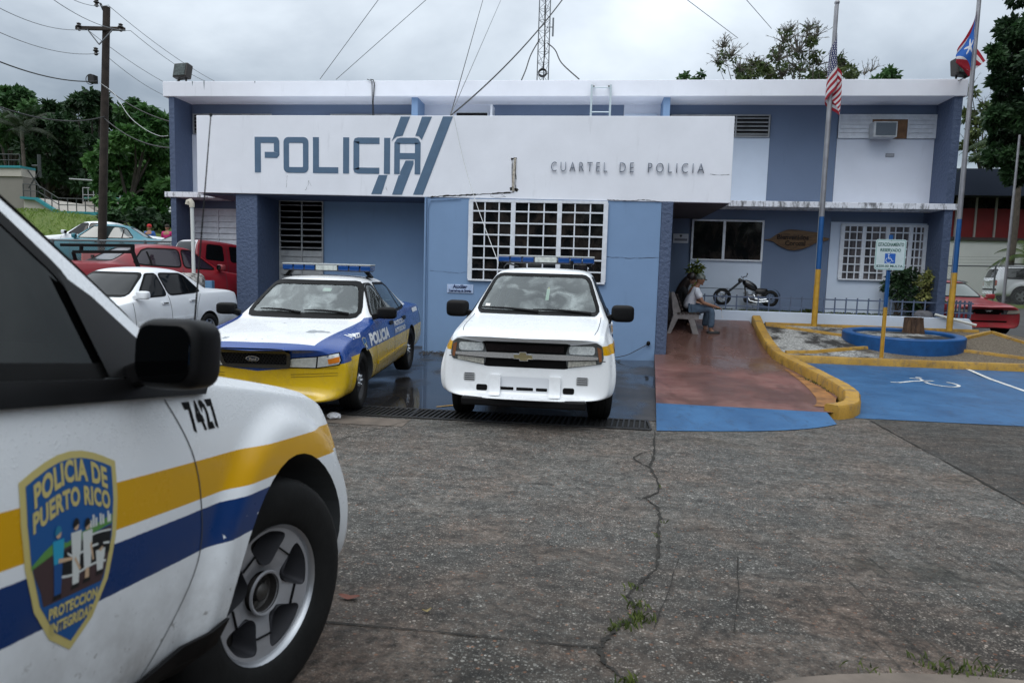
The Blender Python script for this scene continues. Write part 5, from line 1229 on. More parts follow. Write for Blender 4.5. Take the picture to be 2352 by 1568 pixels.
# ------------------------------------------------------------ plain cars in the background
def xform(secs, sx, sy, sz, dz=0): return [[(x*sx, y*sy, z*sz+dz) for x, y, z in s] for s in secs]
def xp(poly, sx, sz): return [(a*sx, b*sz) for a, b in poly]
def plain_sedan(root, pm, sx, sy, sz, r, gl=TINT, trim=None, mirrors=True, style='alloy', dk=0):
    c = Car(root, xform(sedan_secs(), sx, sy, sz), 2)
    c.finish([pm, CAV], arch_cut(0, r+.05, r)+arch_cut(-2.915*sx, r+.05, r))
    tr = trim or BLKG; wsn = rpoly([(a*sy, b*sz) for a, b in SW['ws']]); rwn = rpoly([(a*sy, b*sz) for a, b in SW['rw']])
    w1 = rpoly(xp(SW['w1'], sx, sz)); w2 = rpoly(xp(SW['w2'], sx, sz))
    c.ring('windscreen_seal', grow(wsn, .025), grow(wsn, -.01), 'F', tr, .006); c.patch('windscreen', wsn, 'F', gl, .004, .1)
    c.ring('rear_seal', grow(rwn, .02), grow(rwn, -.01), 'B', tr, .006); c.patch('rear_glass', rwn, 'B', gl, .004, .1)
    for s, v in ((-1, 'R'), (1, 'L')):
        for nm, w in (('front_window', w1), ('rear_window', w2)): c.patch(nm, w, v, gl, .004, .1); c.ring('window_seal', grow(w, .022), grow(w, -.005), v, tr, .006)
        c.patch('quarter_divider', xp([(-2.34, 1.02), (-2.38, 1.02), (-2.42, 1.32), (-2.38, 1.32)], sx, sz), v, BLKG, .007)
        for pts in ([(-.62, .96), (-.60, .7), (-.62, .32)], [(-1.66, 1.02), (-1.66, .6), (-1.66, .32)], [(-2.72, 1.0), (-2.52, .75), (-2.48, .55)]):
            p = catmull([(a*sx, b*sz, 0) for a, b in pts], 5); w = .005
            c.patch('door_seam', poly_bm([[(a.x-w, a.y), (b.x-w, b.y), (b.x+w, b.y), (a.x+w, a.y)] for a, b in zip(p[:-1], p[1:])]), v, M('seam_dark', (.05, .05, .055), .7), .002, .1)
        for x in (-1.50, -2.38): c.patch('door_handle', rrect(x*sx-.09, x*sx+.09, .86*sz, .91*sz, .018), v, pm, .006, .05, thick=.015); c.patch('handle_shade', rrect(x*sx-.06, x*sx+.06, .865*sz, .885*sz, .005), v, BLKG, .023, .05)
        c.patch('rub_strip', xp([(-.66, .53), (-2.45, .55), (-2.45, .60), (-.66, .58)], sx, sz), v, pm, .006, .1, thick=.012)
        c.patch('bumper_seam', xp([(-3.32, .64), (-4.3, .645), (-4.3, .65), (-3.32, .648)], sx, sz), v, M('seam_dark', (.05, .05, .055), .7), .003, .1)
        c.patch('tail_lamp', xp([(-4.19, .70), (-4.42, .70), (-4.40, .92), (-4.22, .93)], sx, sz), v, REDL, .004, .06)
        H = [(.36*sy, .60*sz), (.38*sy, .72*sz), (.80*sy, .74*sz), (.82*sy, .62*sz)]; c.patch('headlight', H if s > 0 else mirror(H), 'F', M('lamp_reflector', (.16, .165, .17), .25, .5, var=.6, vs=20), .004, .06)
        T = [(.42*sy, .70*sz), (.76*sy, .70*sz), (.74*sy, .90*sz), (.46*sy, .90*sz)]; c.patch('tail_lamp', T if s > 0 else mirror(T), 'B', REDL, .006, .06)
        if mirrors: mirror_part(root, -.78*sx, s*1.0*sy, 1.06*sz, s, (.06, .11, .07), .05, pm)
        wheel(root, 0, s*.85*sy, r, .19, style, 0, r*.62, 32); wheel(root, -2.915*sx, s*.86*sy, r, .19, style, 0, r*.62, 32)
    c.patch('grille', rpoly([(-.30, .60*sz), (.30, .60*sz), (.32, .70*sz), (-.32, .70*sz)]), 'F', BLKG, .004, .06)
    return c
t = thing('white_sedan', 'plain white sedan with dark windows parked between the near patrol SUV and the blue pier', 'car')
c = plain_sedan(t, paint('white_car_paint', (.78, .80, .83)), .846, .864, .958, .285, TINT)
c.patch('fuel_door', rrect(-3.02, -2.82, .70, .86, .03), 'L', M('white_edge', (.62, .64, .68), .4), .003, .06); c.patch('fuel_door_face', rrect(-3.014, -2.826, .706, .854, .03), 'L', MATS['white_car_paint'], .005, .06)
place_car(t, (-7.43, 9.03, .235, -3.069, .03), .9)
t = thing('red_sedan', 'bright red car with dark tinted windows behind the white sedan, left of the blue pier', 'car')
RED = paint('red_car_paint', (.24, .008, .016)); plain_sedan(t, RED, .90, .88, .95, .29, M('plum_glass', (.018, .012, .02), .06, spec=.7)); place_car(t, (-8.02, 14.55, .62, .553, .03), .95)
t = thing('teal_car', 'teal hatchback with pale windows parked behind the utility pole on the left', 'car')
plain_sedan(t, paint('teal_paint', (.03, .20, .26)), .86, .9, 1.0, .29, M('pale_car_glass', (.05, .07, .07), .05, spec=.9)); place_car(t, (-17.6, 21.2, 1.42, RD(-112), 0))
t = thing('grey_car', 'dark brownish grey sedan seen from behind near the grass bank', 'car')
plain_sedan(t, paint('grey_paint', (.10, .095, .09)), .88, .9, .98, .29, M('grey_car_glass', (.05, .055, .055), .06, spec=.9)); place_car(t, (-11.3, 21.6, 1.08, RD(32), .02))
t = thing('white_van', 'white car roof just visible behind the teal hatchback', 'car')
plain_sedan(t, MATS['white_car_paint'], .86, .9, 1.02, .29); place_car(t, (-19.8, 23.8, 1.62, RD(-100), 0))
# red pickup
def pickup(root):
    S_ = [sec(1.95, .45, .6, .6, .80, .88, .74, .93, .66, .95, .15), sec(1.85, .40, .72, .62, .86, .92, .80, .97, .74, .99, .1), sec(1.4, .40, .78, .64, .88, .97, .82, 1.01, .78, 1.03), sec(.75, .40, .80, .66, .885, 1.02, .84, 1.06, .79, 1.08),
          sec(.62, .40, .80, .66, .885, 1.03, .845, 1.12, .76, 1.15), sec(.30, .40, .80, .66, .885, 1.04, .845, 1.42, .66, 1.45), sec(.08, .40, .80, .66, .885, 1.04, .845, 1.60, .61, 1.64), sec(-.05, .40, .80, .66, .885, 1.04, .845, 1.64, .60, 1.68),
          sec(-.8, .40, .80, .66, .885, 1.04, .845, 1.66, .60, 1.70), sec(-1.38, .40, .80, .66, .885, 1.04, .845, 1.64, .60, 1.68), sec(-1.50, .40, .80, .66, .88, 1.04, .84, 1.60, .60, 1.64, -.03), sec(-1.56, .42, .78, .66, .87, 1.03, .83, 1.10, .78, 1.12, -.02), sec(-1.58, .45, .74, .66, .85, 1.0, .80, 1.02, .76, 1.04)]
    pm = paint('dark_red_paint', (.22, .012, .022)); c = Car(root, S_, 2); c.finish([pm, CAV], arch_cut(1.25, .40, .36))
    R_ = rpoly([(-.66, 1.10), (.66, 1.10), (.54, 1.60), (-.54, 1.60)], 4)
    c.patch('rear_glass', R_, 'B', TINT, .006, .08); c.ring('rear_glass_frame', grow(R_, .045), R_, 'B', M('white_frame_paint', (.60, .60, .62), .4), .008)
    for s, v in ((-1, 'R'), (1, 'L')):
        for nm, w in (('rear_window', [(-1.30, 1.09), (-.72, 1.09), (-.72, 1.56), (-1.20, 1.56)]), ('front_window', [(-.52, 1.09), (.42, 1.09), (.05, 1.56), (-.52, 1.57)])): c.patch(nm, rpoly(w, 4), v, TINT, .005, .08)
        c.patch('door_seam', [(-.62, 1.55), (-.61, .5), (-.60, .5), (-.61, 1.55)], v, M('seam_dark', (.05, .05, .055), .7), .003, .1)
        mirror_part(root, .40, s*1.02, 1.14, s, (.06, .12, .09), .08, CHR)
        for x in (1.25, -2.75): wheel(root, x, s*.80, .36, .22, 'alloy', 0, .22, 28)
    mb = MB(); mb.box(-3.9, -1.62, -.86, -.80, .50, 1.02); mb.box(-3.9, -1.62, .80, .86, .50, 1.02); mb.box(-3.9, -1.62, -.80, .80, .50, .56); mb.box(-1.68, -1.62, -.80, .80, .56, 1.02)
    b = mb.build('cargo_bed', pm, root, bevel=.02)
    b2 = MB().box(-3.97, -3.905, -.74, .74, .50, 1.0).build('tailgate', pm, root, bevel=.02); MB().box(-3.985, -3.968, -.10, .10, .84, .90).build('handle', BLK, b2)
    for s in (-1, 1): MB().box(-3.96, -3.89, s*.80-.055, s*.80+.055, .62, .95).build('tail_lamp', REDL, root, bevel=.012)
    MB().box(-4.12, -3.98, -.84, .84, .42, .54).build('rear_bumper', CHR, root, bevel=.02)
t = thing('red_pickup', 'dark red pickup with a white framed rear cab window behind the bright red car', 'pickup'); pickup(t); place_car(t, (-8.72, 15.9, .84, .576, .08), .78)
t = thing('cargo_rack', 'black steel tube cargo rack standing up behind the white sedan roof', 'rack', (-9.2, 11.9, .4))
mb = MB(); Y0 = 11.9
def Ak(x, y, Y=Y0): v = A((40+x*600/2352)/1.0884, (540+y*300/1176)/1.0884, Y); return (v.x+9.2, v.y-11.9, v.z-.4)
mb.bar(Ak(440, 283), Ak(1150, 290), .055); mb.bar(Ak(560, 350), Ak(1150, 352), .055); mb.bar(Ak(1143, 280), Ak(1143, 350), .055); mb.bar(Ak(640, 285), Ak(640, 352), .05); mb.bar(Ak(1143, 350), Ak(1200, 505), .055); mb.bar(Ak(1200, 505), (Ak(1225, 560)[0], .0, -.0), .05); mb.bar(Ak(560, 350), (Ak(560, 350)[0], .5, 0), .05)
mb.build('tubes', BLK, t, bevel=.006)
# red coupe, white SUV and dark SUV on the right
t = thing('red_coupe', 'faded red coupe facing out beside the right flagpole', 'car')
c = plain_sedan(t, paint('coupe_red', (.34, .03, .04), .12), .88, .93, .93, .31, M('pale_glass2', (.16, .19, .18), .08, spec=.9), None, True)
c.patch('grille', rpoly([(-.40, .60), (.40, .60), (.36, .69), (-.36, .69)]), 'F', BLKG, .008, .05)
c.patch('badge', [(-.10, .655), (-.03, .645), (-.05, .615), (.0, .64), (.05, .625), (.06, .65), (.11, .655), (.05, .67)], 'F', CHR, .014, .05)
c.patch('lower_intake', rpoly([(-.5, .36), (.5, .36), (.52, .40), (-.52, .40)]), 'F', BLKG, .006, .06)
for s in (-1, 1):
    q = rpoly([(.47, .585), (.49, .665), (.80, .675), (.83, .60)]); c.patch('headlight', q if s > 0 else mirror(q), 'F', M('lamp_yellowed', (.50, .46, .38), .25, coat=.5), .012, .05)
place_car(t, (9.92, 19.05, .40, 3.05, .0))
w2 = thing('white_suv', 'white off road car with black windows behind the chain link fence', 'suv')
cw = build_suv(w2, paint('white_suv_paint', (.76, .78, .80)))
for x in (0, -2.87):
    for s in (-1, 1): wheel(w2, x, s*.80, .378, .24, 'five', 0, .235, 36)
place_car(w2, (22.0, 33.0, .90, 1.737, 0))
d2 = thing('dark_suv', 'dark green car half hidden behind the red coupe and the fence', 'suv')
plain_sedan(d2, paint('dark_green_paint', (.02, .03, .03)), .88, .95, 1.12, .33, M('pale_glass3', (.05, .06, .06), .06, spec=.8)); place_car(d2, (16.3, 33.5, .92, RD(112), 0))
# ------------------------------------------------------------ poles, flags, sign
def flagpole(x, ztop, lean, label):
    t = thing('flagpole', label, 'flagpole', (x, 15.6, .68), 0, 'two flagpoles by the planter')
    zs = [(0, .062, YKP), (1.24, .058, BLP), (2.37, .052, STL), (ztop-.68, .04, None)]
    for (z0, r0, m), (z1, r1, _) in zip(zs[:-1], zs[1:]): MB().tube([(lean*z0, 0, z0), (lean*z1, 0, z1)], [r0, r1], 14).build('pole_section', m, t, smooth=50)
    z = ztop-.68; MB().ell((lean*z, 0, z+.04), (.055, .055, .05), 12, 8).build('finial', STL, t, smooth=60)
    MB().tube([(lean*z-.06, -.05, z-.05), (lean*2-.075, -.05, 2.0), (-.07, -.06, .9)], .004, 4).build('halyard', M('rope', (.35, .35, .33), .8), t)
    return t
YKP = M('yellow_pole', (.50, .28, .03), .55, var=.2, vs=7); BLP = M('blue_pole', (.010, .085, .26), .5, var=.15, vs=7); STL = M('pole_steel', (.30, .30, .32), .45, .5, var=.2, vs=4)
flagpole(4.94, 7.44, 0, 'flagpole with the striped flag, blue and yellow at its foot'); flagpole(7.73, 7.48, 0, 'flagpole with the one star flag, standing near the red coupe')
def cloth(name, label, fn, nu, nv, mat):
    mb = MB(); mb.grid(fn, nu, nv); me = bpy.data.meshes.new(name); me.from_pydata(mb.v, [], mb.f)
    uv = me.uv_layers.new(name='UVMap')
    for lp in me.loops: i = lp.vertex_index; uv.data[lp.index].uv = ((i % (nu+1))/nu, (i//(nu+1))/nv)
    me.polygons.foreach_set('use_smooth', [True]*len(me.polygons)); o = link(name, me, None, mat); return tag(o, label, 'flag')
def flagmat(name, kind):
    n = NB(name); uv = n.nd('ShaderNodeUVMap').outputs[0]; s = n.nd('ShaderNodeSeparateXYZ', Vector=uv).outputs; u, v = s[0], s[1]; G = lambda a, b: n.m_('GREATER_THAN', a, b)
    k = 13 if kind == 'us' else 5
    st = n.m_('MODULO', n.m_('FLOOR', n.m_('MULTIPLY', v, k)), 2)
    c = n.mix(st, (.36, .015, .03), (.68, .68, .70))
    if kind == 'us':
        can = n.m_('MULTIPLY', G(.42, u), G(v, .46)); fu = n.m_('SUBTRACT', n.m_('FRACT', n.m_('MULTIPLY', u, 26)), .5); fv = n.m_('SUBTRACT', n.m_('FRACT', n.m_('MULTIPLY', v, 17)), .5)
        dot = G(.08, n.m_('ADD', n.m_('MULTIPLY', fu, fu), n.m_('MULTIPLY', fv, fv)))
        c = n.mix(can, c, n.mix(dot, (.012, .02, .10), (.65, .65, .68)))
    else:
        tri = G(n.m_('MULTIPLY_ADD', n.m_('ABSOLUTE', n.m_('SUBTRACT', v, .5)), -1.16, .58), u)
        a = n.m_('SUBTRACT', u, .20); b = n.m_('MULTIPLY', n.m_('SUBTRACT', v, .5), .66); ang = n.m_('ARCTAN2', a, b); rad = n.m_('SQRT', n.m_('ADD', n.m_('MULTIPLY', a, a), n.m_('MULTIPLY', b, b)))
        c5 = n.m_('MULTIPLY_ADD', n.m_('COSINE', n.m_('MULTIPLY', ang, 5)), .5, .5); star = G(n.m_('MULTIPLY_ADD', n.m_('MULTIPLY', c5, c5), .085, .04), rad)
        c = n.mix(tri, c, n.mix(star, (.03, .14, .50), (.7, .72, .76)))
    n.P(Base_Color=c, Roughness=.8)
    tl = n.nd('ShaderNodeBsdfTranslucent', Color=c); mx = n.N.new('ShaderNodeMixShader'); mx.inputs[0].default_value = .3
    n.L.new(n.b.outputs[0], mx.inputs[1]); n.L.new(tl.outputs[0], mx.inputs[2]); n.L.new(mx.outputs[0], n.out.inputs[0]); return n.m
def usf(u, v):                                      # v = 1 along the top edge; cloth hangs nearly straight down from the hoist
    z = 6.86-.92*(1-v)-u*(1.22-.40*(1-v)); x = 4.94+.03+(.07+.07*u)*sin(u*7.5+v*2.2+.4)*min(1, u*5)-.04*u
    if u > .6: x += .05*sin((u-.6)*6)
    return (x, 15.6-.05+.10*cos(u*9+v*3)*min(1, u*4), z)
cloth('flag', 'stars and stripes flag hanging limp down its pole', usf, 44, 26, flagmat('stripe_flag', 'us'))
pr_t = catmull([(0, 0, 0), (-.05, -.04, -.22), (-.16, -.06, -.50), (-.24, 0, -.72), (-.10, .10, -.72), (.10, .14, -.60), (.26, .10, -.88)], 8)
pr_b = catmull([(0, 0, -1.10), (-.06, -.05, -1.10), (-.18, -.07, -1.02), (-.24, 0, -.94), (-.08, .09, -1.05), (.04, .14, -1.16), (.10, .10, -1.05)], 8)
def prf(u, v):
    i = u*(len(pr_t)-1); k = min(int(i), len(pr_t)-2); f = i-k; a = pr_t[k].lerp(pr_t[k+1], f); b = pr_b[k].lerp(pr_b[k+1], f); p = b.lerp(a, v)
    return (7.73-.045+p.x*1.3, 15.58+p.y*1.3+.02*sin(v*9+u*6), 7.27+p.z*1.08)
cloth('flag', 'flag with a blue triangle, one white star and red stripes blowing at its pole', prf, 44, 20, flagmat('star_flag', 'pr'))
t = thing('parking_sign', 'white reserved parking sign reading Estacionamiento Reservado on a blue and yellow post', 'parking sign', (5.66, 13.82, .22)); GRN = M('sign_green', (.012, .10, .07), .5); SGW = M('sign_white', (.52, .60, .60), .45, var=.08, vs=12)
for z0, z1, m in ((0, .98, YKP), (.98, 2.35, BLP)):
    mb = MB(); mb.box(-.03, .03, -.012, .012, z0, z1); mb.box(-.03, -.018, -.03, -.0125, z0, z1); mb.box(.018, .03, -.03, -.0125, z0, z1); mb.build('post', m, t)
P = rrect(-.275, .275, 1.69, 2.265, .045, 6); p = MB().prism(P, 0, .008, Matrix.Translation((0, -.032, 0)) @ MT).build('panel', SGW, t)
o_, i_ = P, grow(P, -.012); bm = poly_bm([[o_[k], o_[(k+1) % len(o_)], i_[(k+1) % len(o_)], i_[k]] for k in range(len(o_))]); xf(bm, lambda x, y: (x*.965, 1.9775+(y-1.9775)*.965)); bm_solid(bm, 'border_line', M('sign_border', (.20, .38, .34), .5), p, Matrix.Translation((0, -.0402, 0)) @ MT, .001)
for txt, w, h, z in (('ESTACIONAMIENTO', .46, .07, 2.135), ('RESERVADO', .37, .06, 2.035), ('$250.00 MULTA', .48, .05, 1.735)):
    bm = text_bm(txt, 1, .02); ys_ = [v.co.y for v in bm.verts]; y0, y1 = min(ys_), max(ys_); xs_ = [v.co.x for v in bm.verts]; a, b = min(xs_), max(xs_)
    xf(bm, lambda x, y: (((x-a)/(b-a)-.5)*w, z+(y-y0)/(y1-y0)*h)); bm_solid(bm, 'writing', GRN, p, Matrix.Translation((0, -.0402, 0)) @ MT, .002)
bm_solid(poly_bm([rrect(-.095, .095, 1.815, 2.0, .006)]), 'blue_square', M('sign_blue', (.012, .10, .42), .45), p, Matrix.Translation((0, -.0402, 0)) @ MT, .0015)
def ws_(pts, w): q = catmull([(a, b, 0) for a, b in pts], 5); return [[(a.x-n_.x, a.y-n_.y), (b.x-n_.x, b.y-n_.y), (b.x+n_.x, b.y+n_.y), (a.x+n_.x, a.y+n_.y)] for a, b in zip(q[:-1], q[1:]) for n_ in [Vector((-(b-a).y, (b-a).x, 0)).normalized()*w/2]]
bm = poly_bm([circ(-.028, 1.976, .014, 12)]+ws_([(-.03, 1.955), (-.026, 1.90)], .016)+ws_([(-.026, 1.925), (.01, 1.925)], .010)+ws_([(-.026, 1.90), (.022, 1.898), (.04, 1.855), (.065, 1.86)], .012)+ws_([(-.026+.048*cos(RD(a)), 1.872+.048*sin(RD(a))) for a in range(120, 365, 35)], .011))
bm_solid(bm, 'wheelchair_symbol', M('sym_white', (.6, .65, .68), .5), p, Matrix.Translation((0, -.0418, 0)) @ MT, .0015)
mb = MB()
for z in (1.715, 2.245, 2.02): mb.ell((0, -.042, z), (.008, .005, .008), 8, 6)
mb.build('bolts', IRON, t)
# ring planter and stump
t = thing('ring_planter', 'round low concrete planter ring painted bright blue', 'planter', (6.52, 14.98, .42)); RP = M('blue_ring_paint', (.006, .075, .24), .5, var=.22, vs=5, bump=.2, bs=30)
mb = MB(); mb.lathe([(1.22, -.15), (1.22, .215), (1.20, .235), (1.02, .235), (1.0, .215), (1.0, -.15)], 64); mb.build('ring', RP, t, smooth=40); t.rotation_euler = (RD(3.4), 0, 0); t.scale = (.95, .80, .92)
MB().lathe([(0.001, .20), (.6, .185), (1.005, .16)], 40).build('gravel_fill', BEDM.m, t)
n = NB('rotten_wood'); f = n.step(n.noise(9, 7, .7, .6, None, (1, 1, .3)), .35, .65); n.P(Base_Color=n.mix(f, (.025, .014, .01), (.13, .075, .045)), Roughness=.95); n.bump(n.noise(18, 6, .7, 0, None, (1, 1, .25)), 1, .03)
t = thing('tree_stump', 'broken rotten tree stump rising behind the blue ring planter', 'tree stump', (6.98, 15.55, .60)); t.scale = (.78, .78, .82)
mb = MB(); mb.grid(lambda u, v: ((.215+.05*(1-v)**2+.018*sin(u*2*pi*9+v*3)+.012*sin(u*2*pi*17))*cos(2*pi*u), (.215+.05*(1-v)**2+.018*sin(u*2*pi*9+v*3)+.012*sin(u*2*pi*17))*sin(2*pi*u), v*(.47+.03*sin(u*40)+.02*sin(u*17)) if v < 1 else .42), 72, 6)
mb.build('bark', n.m, t, smooth=50); MB().lathe([(.001, .40), (.12, .42), (.22, .41)], 24).build('rotten_core', n.m, t)
t = thing('broken_pipe', 'white pipe lying tilted against the end of the planter wall', 'pipe', (8.1, 16.0, .9)); MB().tube([(-.45, .1, .10), (.35, -.05, -.10)], .03, 10).build('tube', M('white_pvc', (.6, .62, .6), .4), t, smooth=50)
MB().ell((-.6, .35, .05), (.22, .16, .13), 14, 9, None, .8).build('grey_rock', M('rock', (.10, .10, .11), .9, var=.4, vs=12, bump=.6, bs=15), t, smooth=60)
# vent pipe, urn and blue post left of the wing
t = thing('garden_urn', 'mottled round stone urn with dry plants behind the white sedan', 'planter', (-7.72, 12.5, .45))
n = NB('mottled_stone'); f = n.step(n.noise(11, 6, .7), .42, .58); n.P(Base_Color=n.mix(f, (.07, .065, .06), (.42, .40, .38)), Roughness=.85)
MB().lathe([(.12, 0), (.16, .03), (.12, .3), (.17, .5), (.29, .66), (.33, .82), (.28, .98), (.22, 1.03), (.20, 1.0), (.001, .99)], 28).build('bowl', n.m, t, smooth=50)
t2 = thing('vent_pipe', 'thin white vent pipe with a bent top behind the white sedan', 'pipe', (-7.70, 12.55, .45)); MB().tube([(0, .12, 0), (-.02, .12, 2.32), (-.02, .12, 2.36)], .035, 12).build('pipe', M('white_pvc', (.6, .62, .6), .4), t2, smooth=50)
MB().tube([(-.02, .12, 2.30), (-.022, .12, 2.38), (-.05, .12, 2.425), (-.09, .12, 2.41), (-.105, .12, 2.35)], .05, 12).build('elbow', M('old_pvc', (.50, .46, .38), .5), t2, smooth=50)
t = thing('blue_post', 'short blue painted metal post between the white sedan and the blue pier', 'post', (-7.22, 12.4, .4)); MB().box(-.07, .07, -.05, .05, 0, .95).build('post', M('post_blue', (.06, .14, .24), .5, var=.2), t, bevel=.008)
# ------------------------------------------------------------ utility pole and lines
t = thing('utility_pole', 'tall weathered wooden utility pole with one cross arm', 'utility pole', (-15.75, 21.0, .9))
def Ap(x, y, Y=21.0): v = A(x*700/1568/1.0884, y*700/1568/1.0884, Y); return v
PW = M('pole_wood', (.030, .022, .017), .9, var=.5, vs=4, bump=.5, bs=12); b0 = Vector((-15.75, 21, .9))
MB().tube([(Ap(568, 1560)-b0), (Ap(597, 40)-b0)], [.135, .105], 14).build('pole', PW, t, smooth=50)
mb = MB(); mb.bar(Ap(448, 168)-b0+Vector((0, -.16, 0)), Ap(716, 174)-b0+Vector((0, -.16, 0)), .10, .10); xa = mb.build('cross_arm', PW, t)
mb = MB(); mb.bar(Ap(515, 178)-b0+Vector((0, -.2, 0)), Ap(580, 262)-b0+Vector((0, -.2, 0)), .03); mb.bar(Ap(655, 180)-b0+Vector((0, -.2, 0)), Ap(580, 262)-b0+Vector((0, -.2, 0)), .03); mb.build('brace', M('galv', (.16, .17, .18), .5, .6), t)
for q in ((468, 160), (700, 165), (565, 28), (562, 297)): 
    mb = MB(); p = Ap(*q)-b0; mb.lathe([(.03, -.14), (.07, -.1), (.04, -.04), (.09, 0), (.05, .05), (.07, .08), (.001, .12)], 12, Matrix.Translation(p+Vector((0, -.2, 0)))); mb.build('insulator', M('insulator', (.02, .017, .015), .3), t, smooth=50)
mb = MB(); mb.bar(Ap(580, 60)-b0, Ap(562, 20)-b0, .05); mb.build('top_bracket', IRON, t)
mb = MB(); mb.tube([Ap(540, 455)-b0+Vector((.16*cos(a)-.05, -.2, .16*sin(a))) for a in [2*pi*k/16 for k in range(17)]], .012, 5); mb.box(-.1, .1, -.3, -.1, -.12, .12, Matrix.Translation(Ap(545, 455)-b0)); mb.build('cable_loop', MATS['black_cable'], t)
CB = MATS['black_cable']; CG = M('grey_cable', (.16, .17, .18), .6); CW = M('pale_cable', (.45, .46, .46), .6)
def wire(label, pts, r=.012, m=CB, sag=0, cat='power line', grp='overhead lines', name='power_line'):
    P = [Vector(p) for p in pts]
    if len(P) == 2:
        a, b = P; P = [a.lerp(b, k/14)-Vector((0, 0, sag*4*(k/14)*(1-k/14))) for k in range(15)]
    else: P = catmull(P, 6)
    o = MB().tube(P, r, 5).build(name, m, None, smooth=60); tag(o, label, cat, grp)
far_r = 27
def W1(q0, q1, Y0=21, Y1=14, r=.009, m=CG, sag=.25, label=''): wire(label, (A(*q0, Y0), A(*q1, Y1)), r, m, sag)
W1((250, 12), (80, -60), 21, 14, label='overhead line leaving the pole top towards the upper left'); W1((300, 71), (70, -40), 20.8, 14, label='overhead line from the right end of the cross arm to upper left')
W1((196, 68), (-60, -14), 20.8, 14, label='overhead line from the left end of the cross arm to upper left'); W1((228, 123), (-60, 46), 20.8, 14, label='overhead line from the lower insulator to the left edge')
W1((222, 187), (-60, 117), 20.8, 14, .017, CB, .2, label='thick black cable from the pole to the left edge'); W1((240, 268), (-60, 222), 20.9, 14, .018, CB, .3, label='lowest thick black cable crossing in front of the trees at left')
W1((250, 14), (545, 212), 21, 30, label='overhead line from pole top down behind the roof'); W1((300, 71), (520, 205), 21, 30, label='overhead line from cross arm right end down behind the roof')
W1((200, 68), (460, 225), 21, 30, label='overhead line from cross arm left end down behind the roof'); W1((240, 125), (425, 235), 21, 30, label='overhead line from lower insulator down to the roof corner')
W1((232, 192), (392, 280), 20.9, 17, .015, CB, .15, label='black cable from the pole to the left end of the station'); W1((240, 272), (392, 340), 20.9, 17, .017, CB, .2, label='lowest black cable from the pole to the left end of the station')
wire('pale looping service cable from the pole to the station wall', [A(228, 190, 20.9), A(262, 215, 20), A(295, 265, 19), A(330, 295, 18), A(365, 312, 17.2), A(386, 312, 16.5)], .008, CW)
SB_ = Vector((-2.85, 13.62, 4.70)); G_ = 'guy wires to the sign band'
wire('thick black cable from the sign band up to the mast', (SB_, A(1310, -25, 20)), .016, CB, .2, 'cable', G_); wire('thin wire from the sign band, left of two', (SB_, A(1112, -10, 24)), .01, CB, 0, 'cable', G_); wire('thin wire from the sign band, right of two', (SB_, A(1155, -10, 24)), .009, CG, 0, 'cable', G_)
wire('pale loose wire crossing the sign band and window down to the patrol SUV', [A(1041, 262, 13.5), A(1065, 370, 13.2), A(1095, 470, 12.4), A(1145, 605, 10)], .006, CW, 0, 'cable', G_)
wire('thin line left of two slanting behind the roof', (A(735, 182, 27), A(880, -15, 24)), .012, CG, 0); wire('thin line right of two slanting behind the roof', (A(772, 183, 27), A(990, -10, 24)), .012, CG, 0)
wire('thin line falling to the bare tree above the roof', (A(1565, -10, 24), A(1695, 88, 30)), .012, CG, 0); wire('thin line falling to the round tree above the roof', (A(1710, -5, 24), A(1772, 66, 30)), .012, CG, 0)
wire('curved black cable from the mast down to the roof on its right', [A(1258, 100, 24), A(1275, 115, 23), A(1290, 145, 22), A(1330, 182, 21)], .02, CB, 0, 'cable', 'mast cables'); wire('curved black cable from the mast down to the roof on its left', [A(1240, 90, 24), A(1220, 125, 23), A(1208, 160, 22), A(1198, 184, 21)], .02, CB, 0, 'cable', 'mast cables')
t = thing('wall_tap', 'black hose bib on the blue wall with a cable drooping left from it', 'tap', tuple(A(1489, 788, 13.56))); MB().ell((0, -.03, 0), (.04, .03, .045), 12, 8).build('knob', BLK, t, smooth=60)
q = [A(1489, 790, 13.54), A(1470, 800, 13.5), A(1440, 815, 13.5), A(1405, 822, 13.5)]; MB().tube(catmull([p-A(1489, 788, 13.56) for p in q], 5), .008, 6).build('cable', CB, t, smooth=60)
# ------------------------------------------------------------ litter
t = thing('crumpled_paper', 'crumpled white paper lying by the drain', 'litter', (-2.72, 7.10, .012)); mb = MB(); mb.ell((0, 0, .025), (.075, .05, .035), 14, 8); mb.v = [(x+random.uniform(-.012, .012), y+random.uniform(-.012, .012), max(0, z+random.uniform(-.012, .012))) for x, y, z in mb.v]; mb.build('paper', M('litter_white', (.7, .71, .74), .7), t)
def leaf(x, y, label, col, s=.05, rz=0):
    mb = MB(); mb.grid(lambda u, v: ((u-.5)*2*s, (v-.5)*s*.8*math.sqrt(max(0.02, 1-(2*u-1)**2)), .006+.012*abs(2*u-1)+.008*abs(v-.5)), 8, 4); o = mb.build('fallen_leaf', M(label[:10], col, .7), None, smooth=60); o.location = (x, y, gz(x, y)); o.rotation_euler = (0, 0, rz); tag(o, label, 'leaf', 'fallen leaves')
leaf(-1.03, 2.88, 'reddish fallen leaf beside the near front tyre', (.16, .05, .03)); leaf(-.65, 2.8, 'straw coloured fallen leaf out on the concrete', (.22, .17, .07), .022, .5); leaf(-1.25, 2.45, 'green yellow leaf close under the near front tyre', (.20, .18, .05), .045, 1.1)
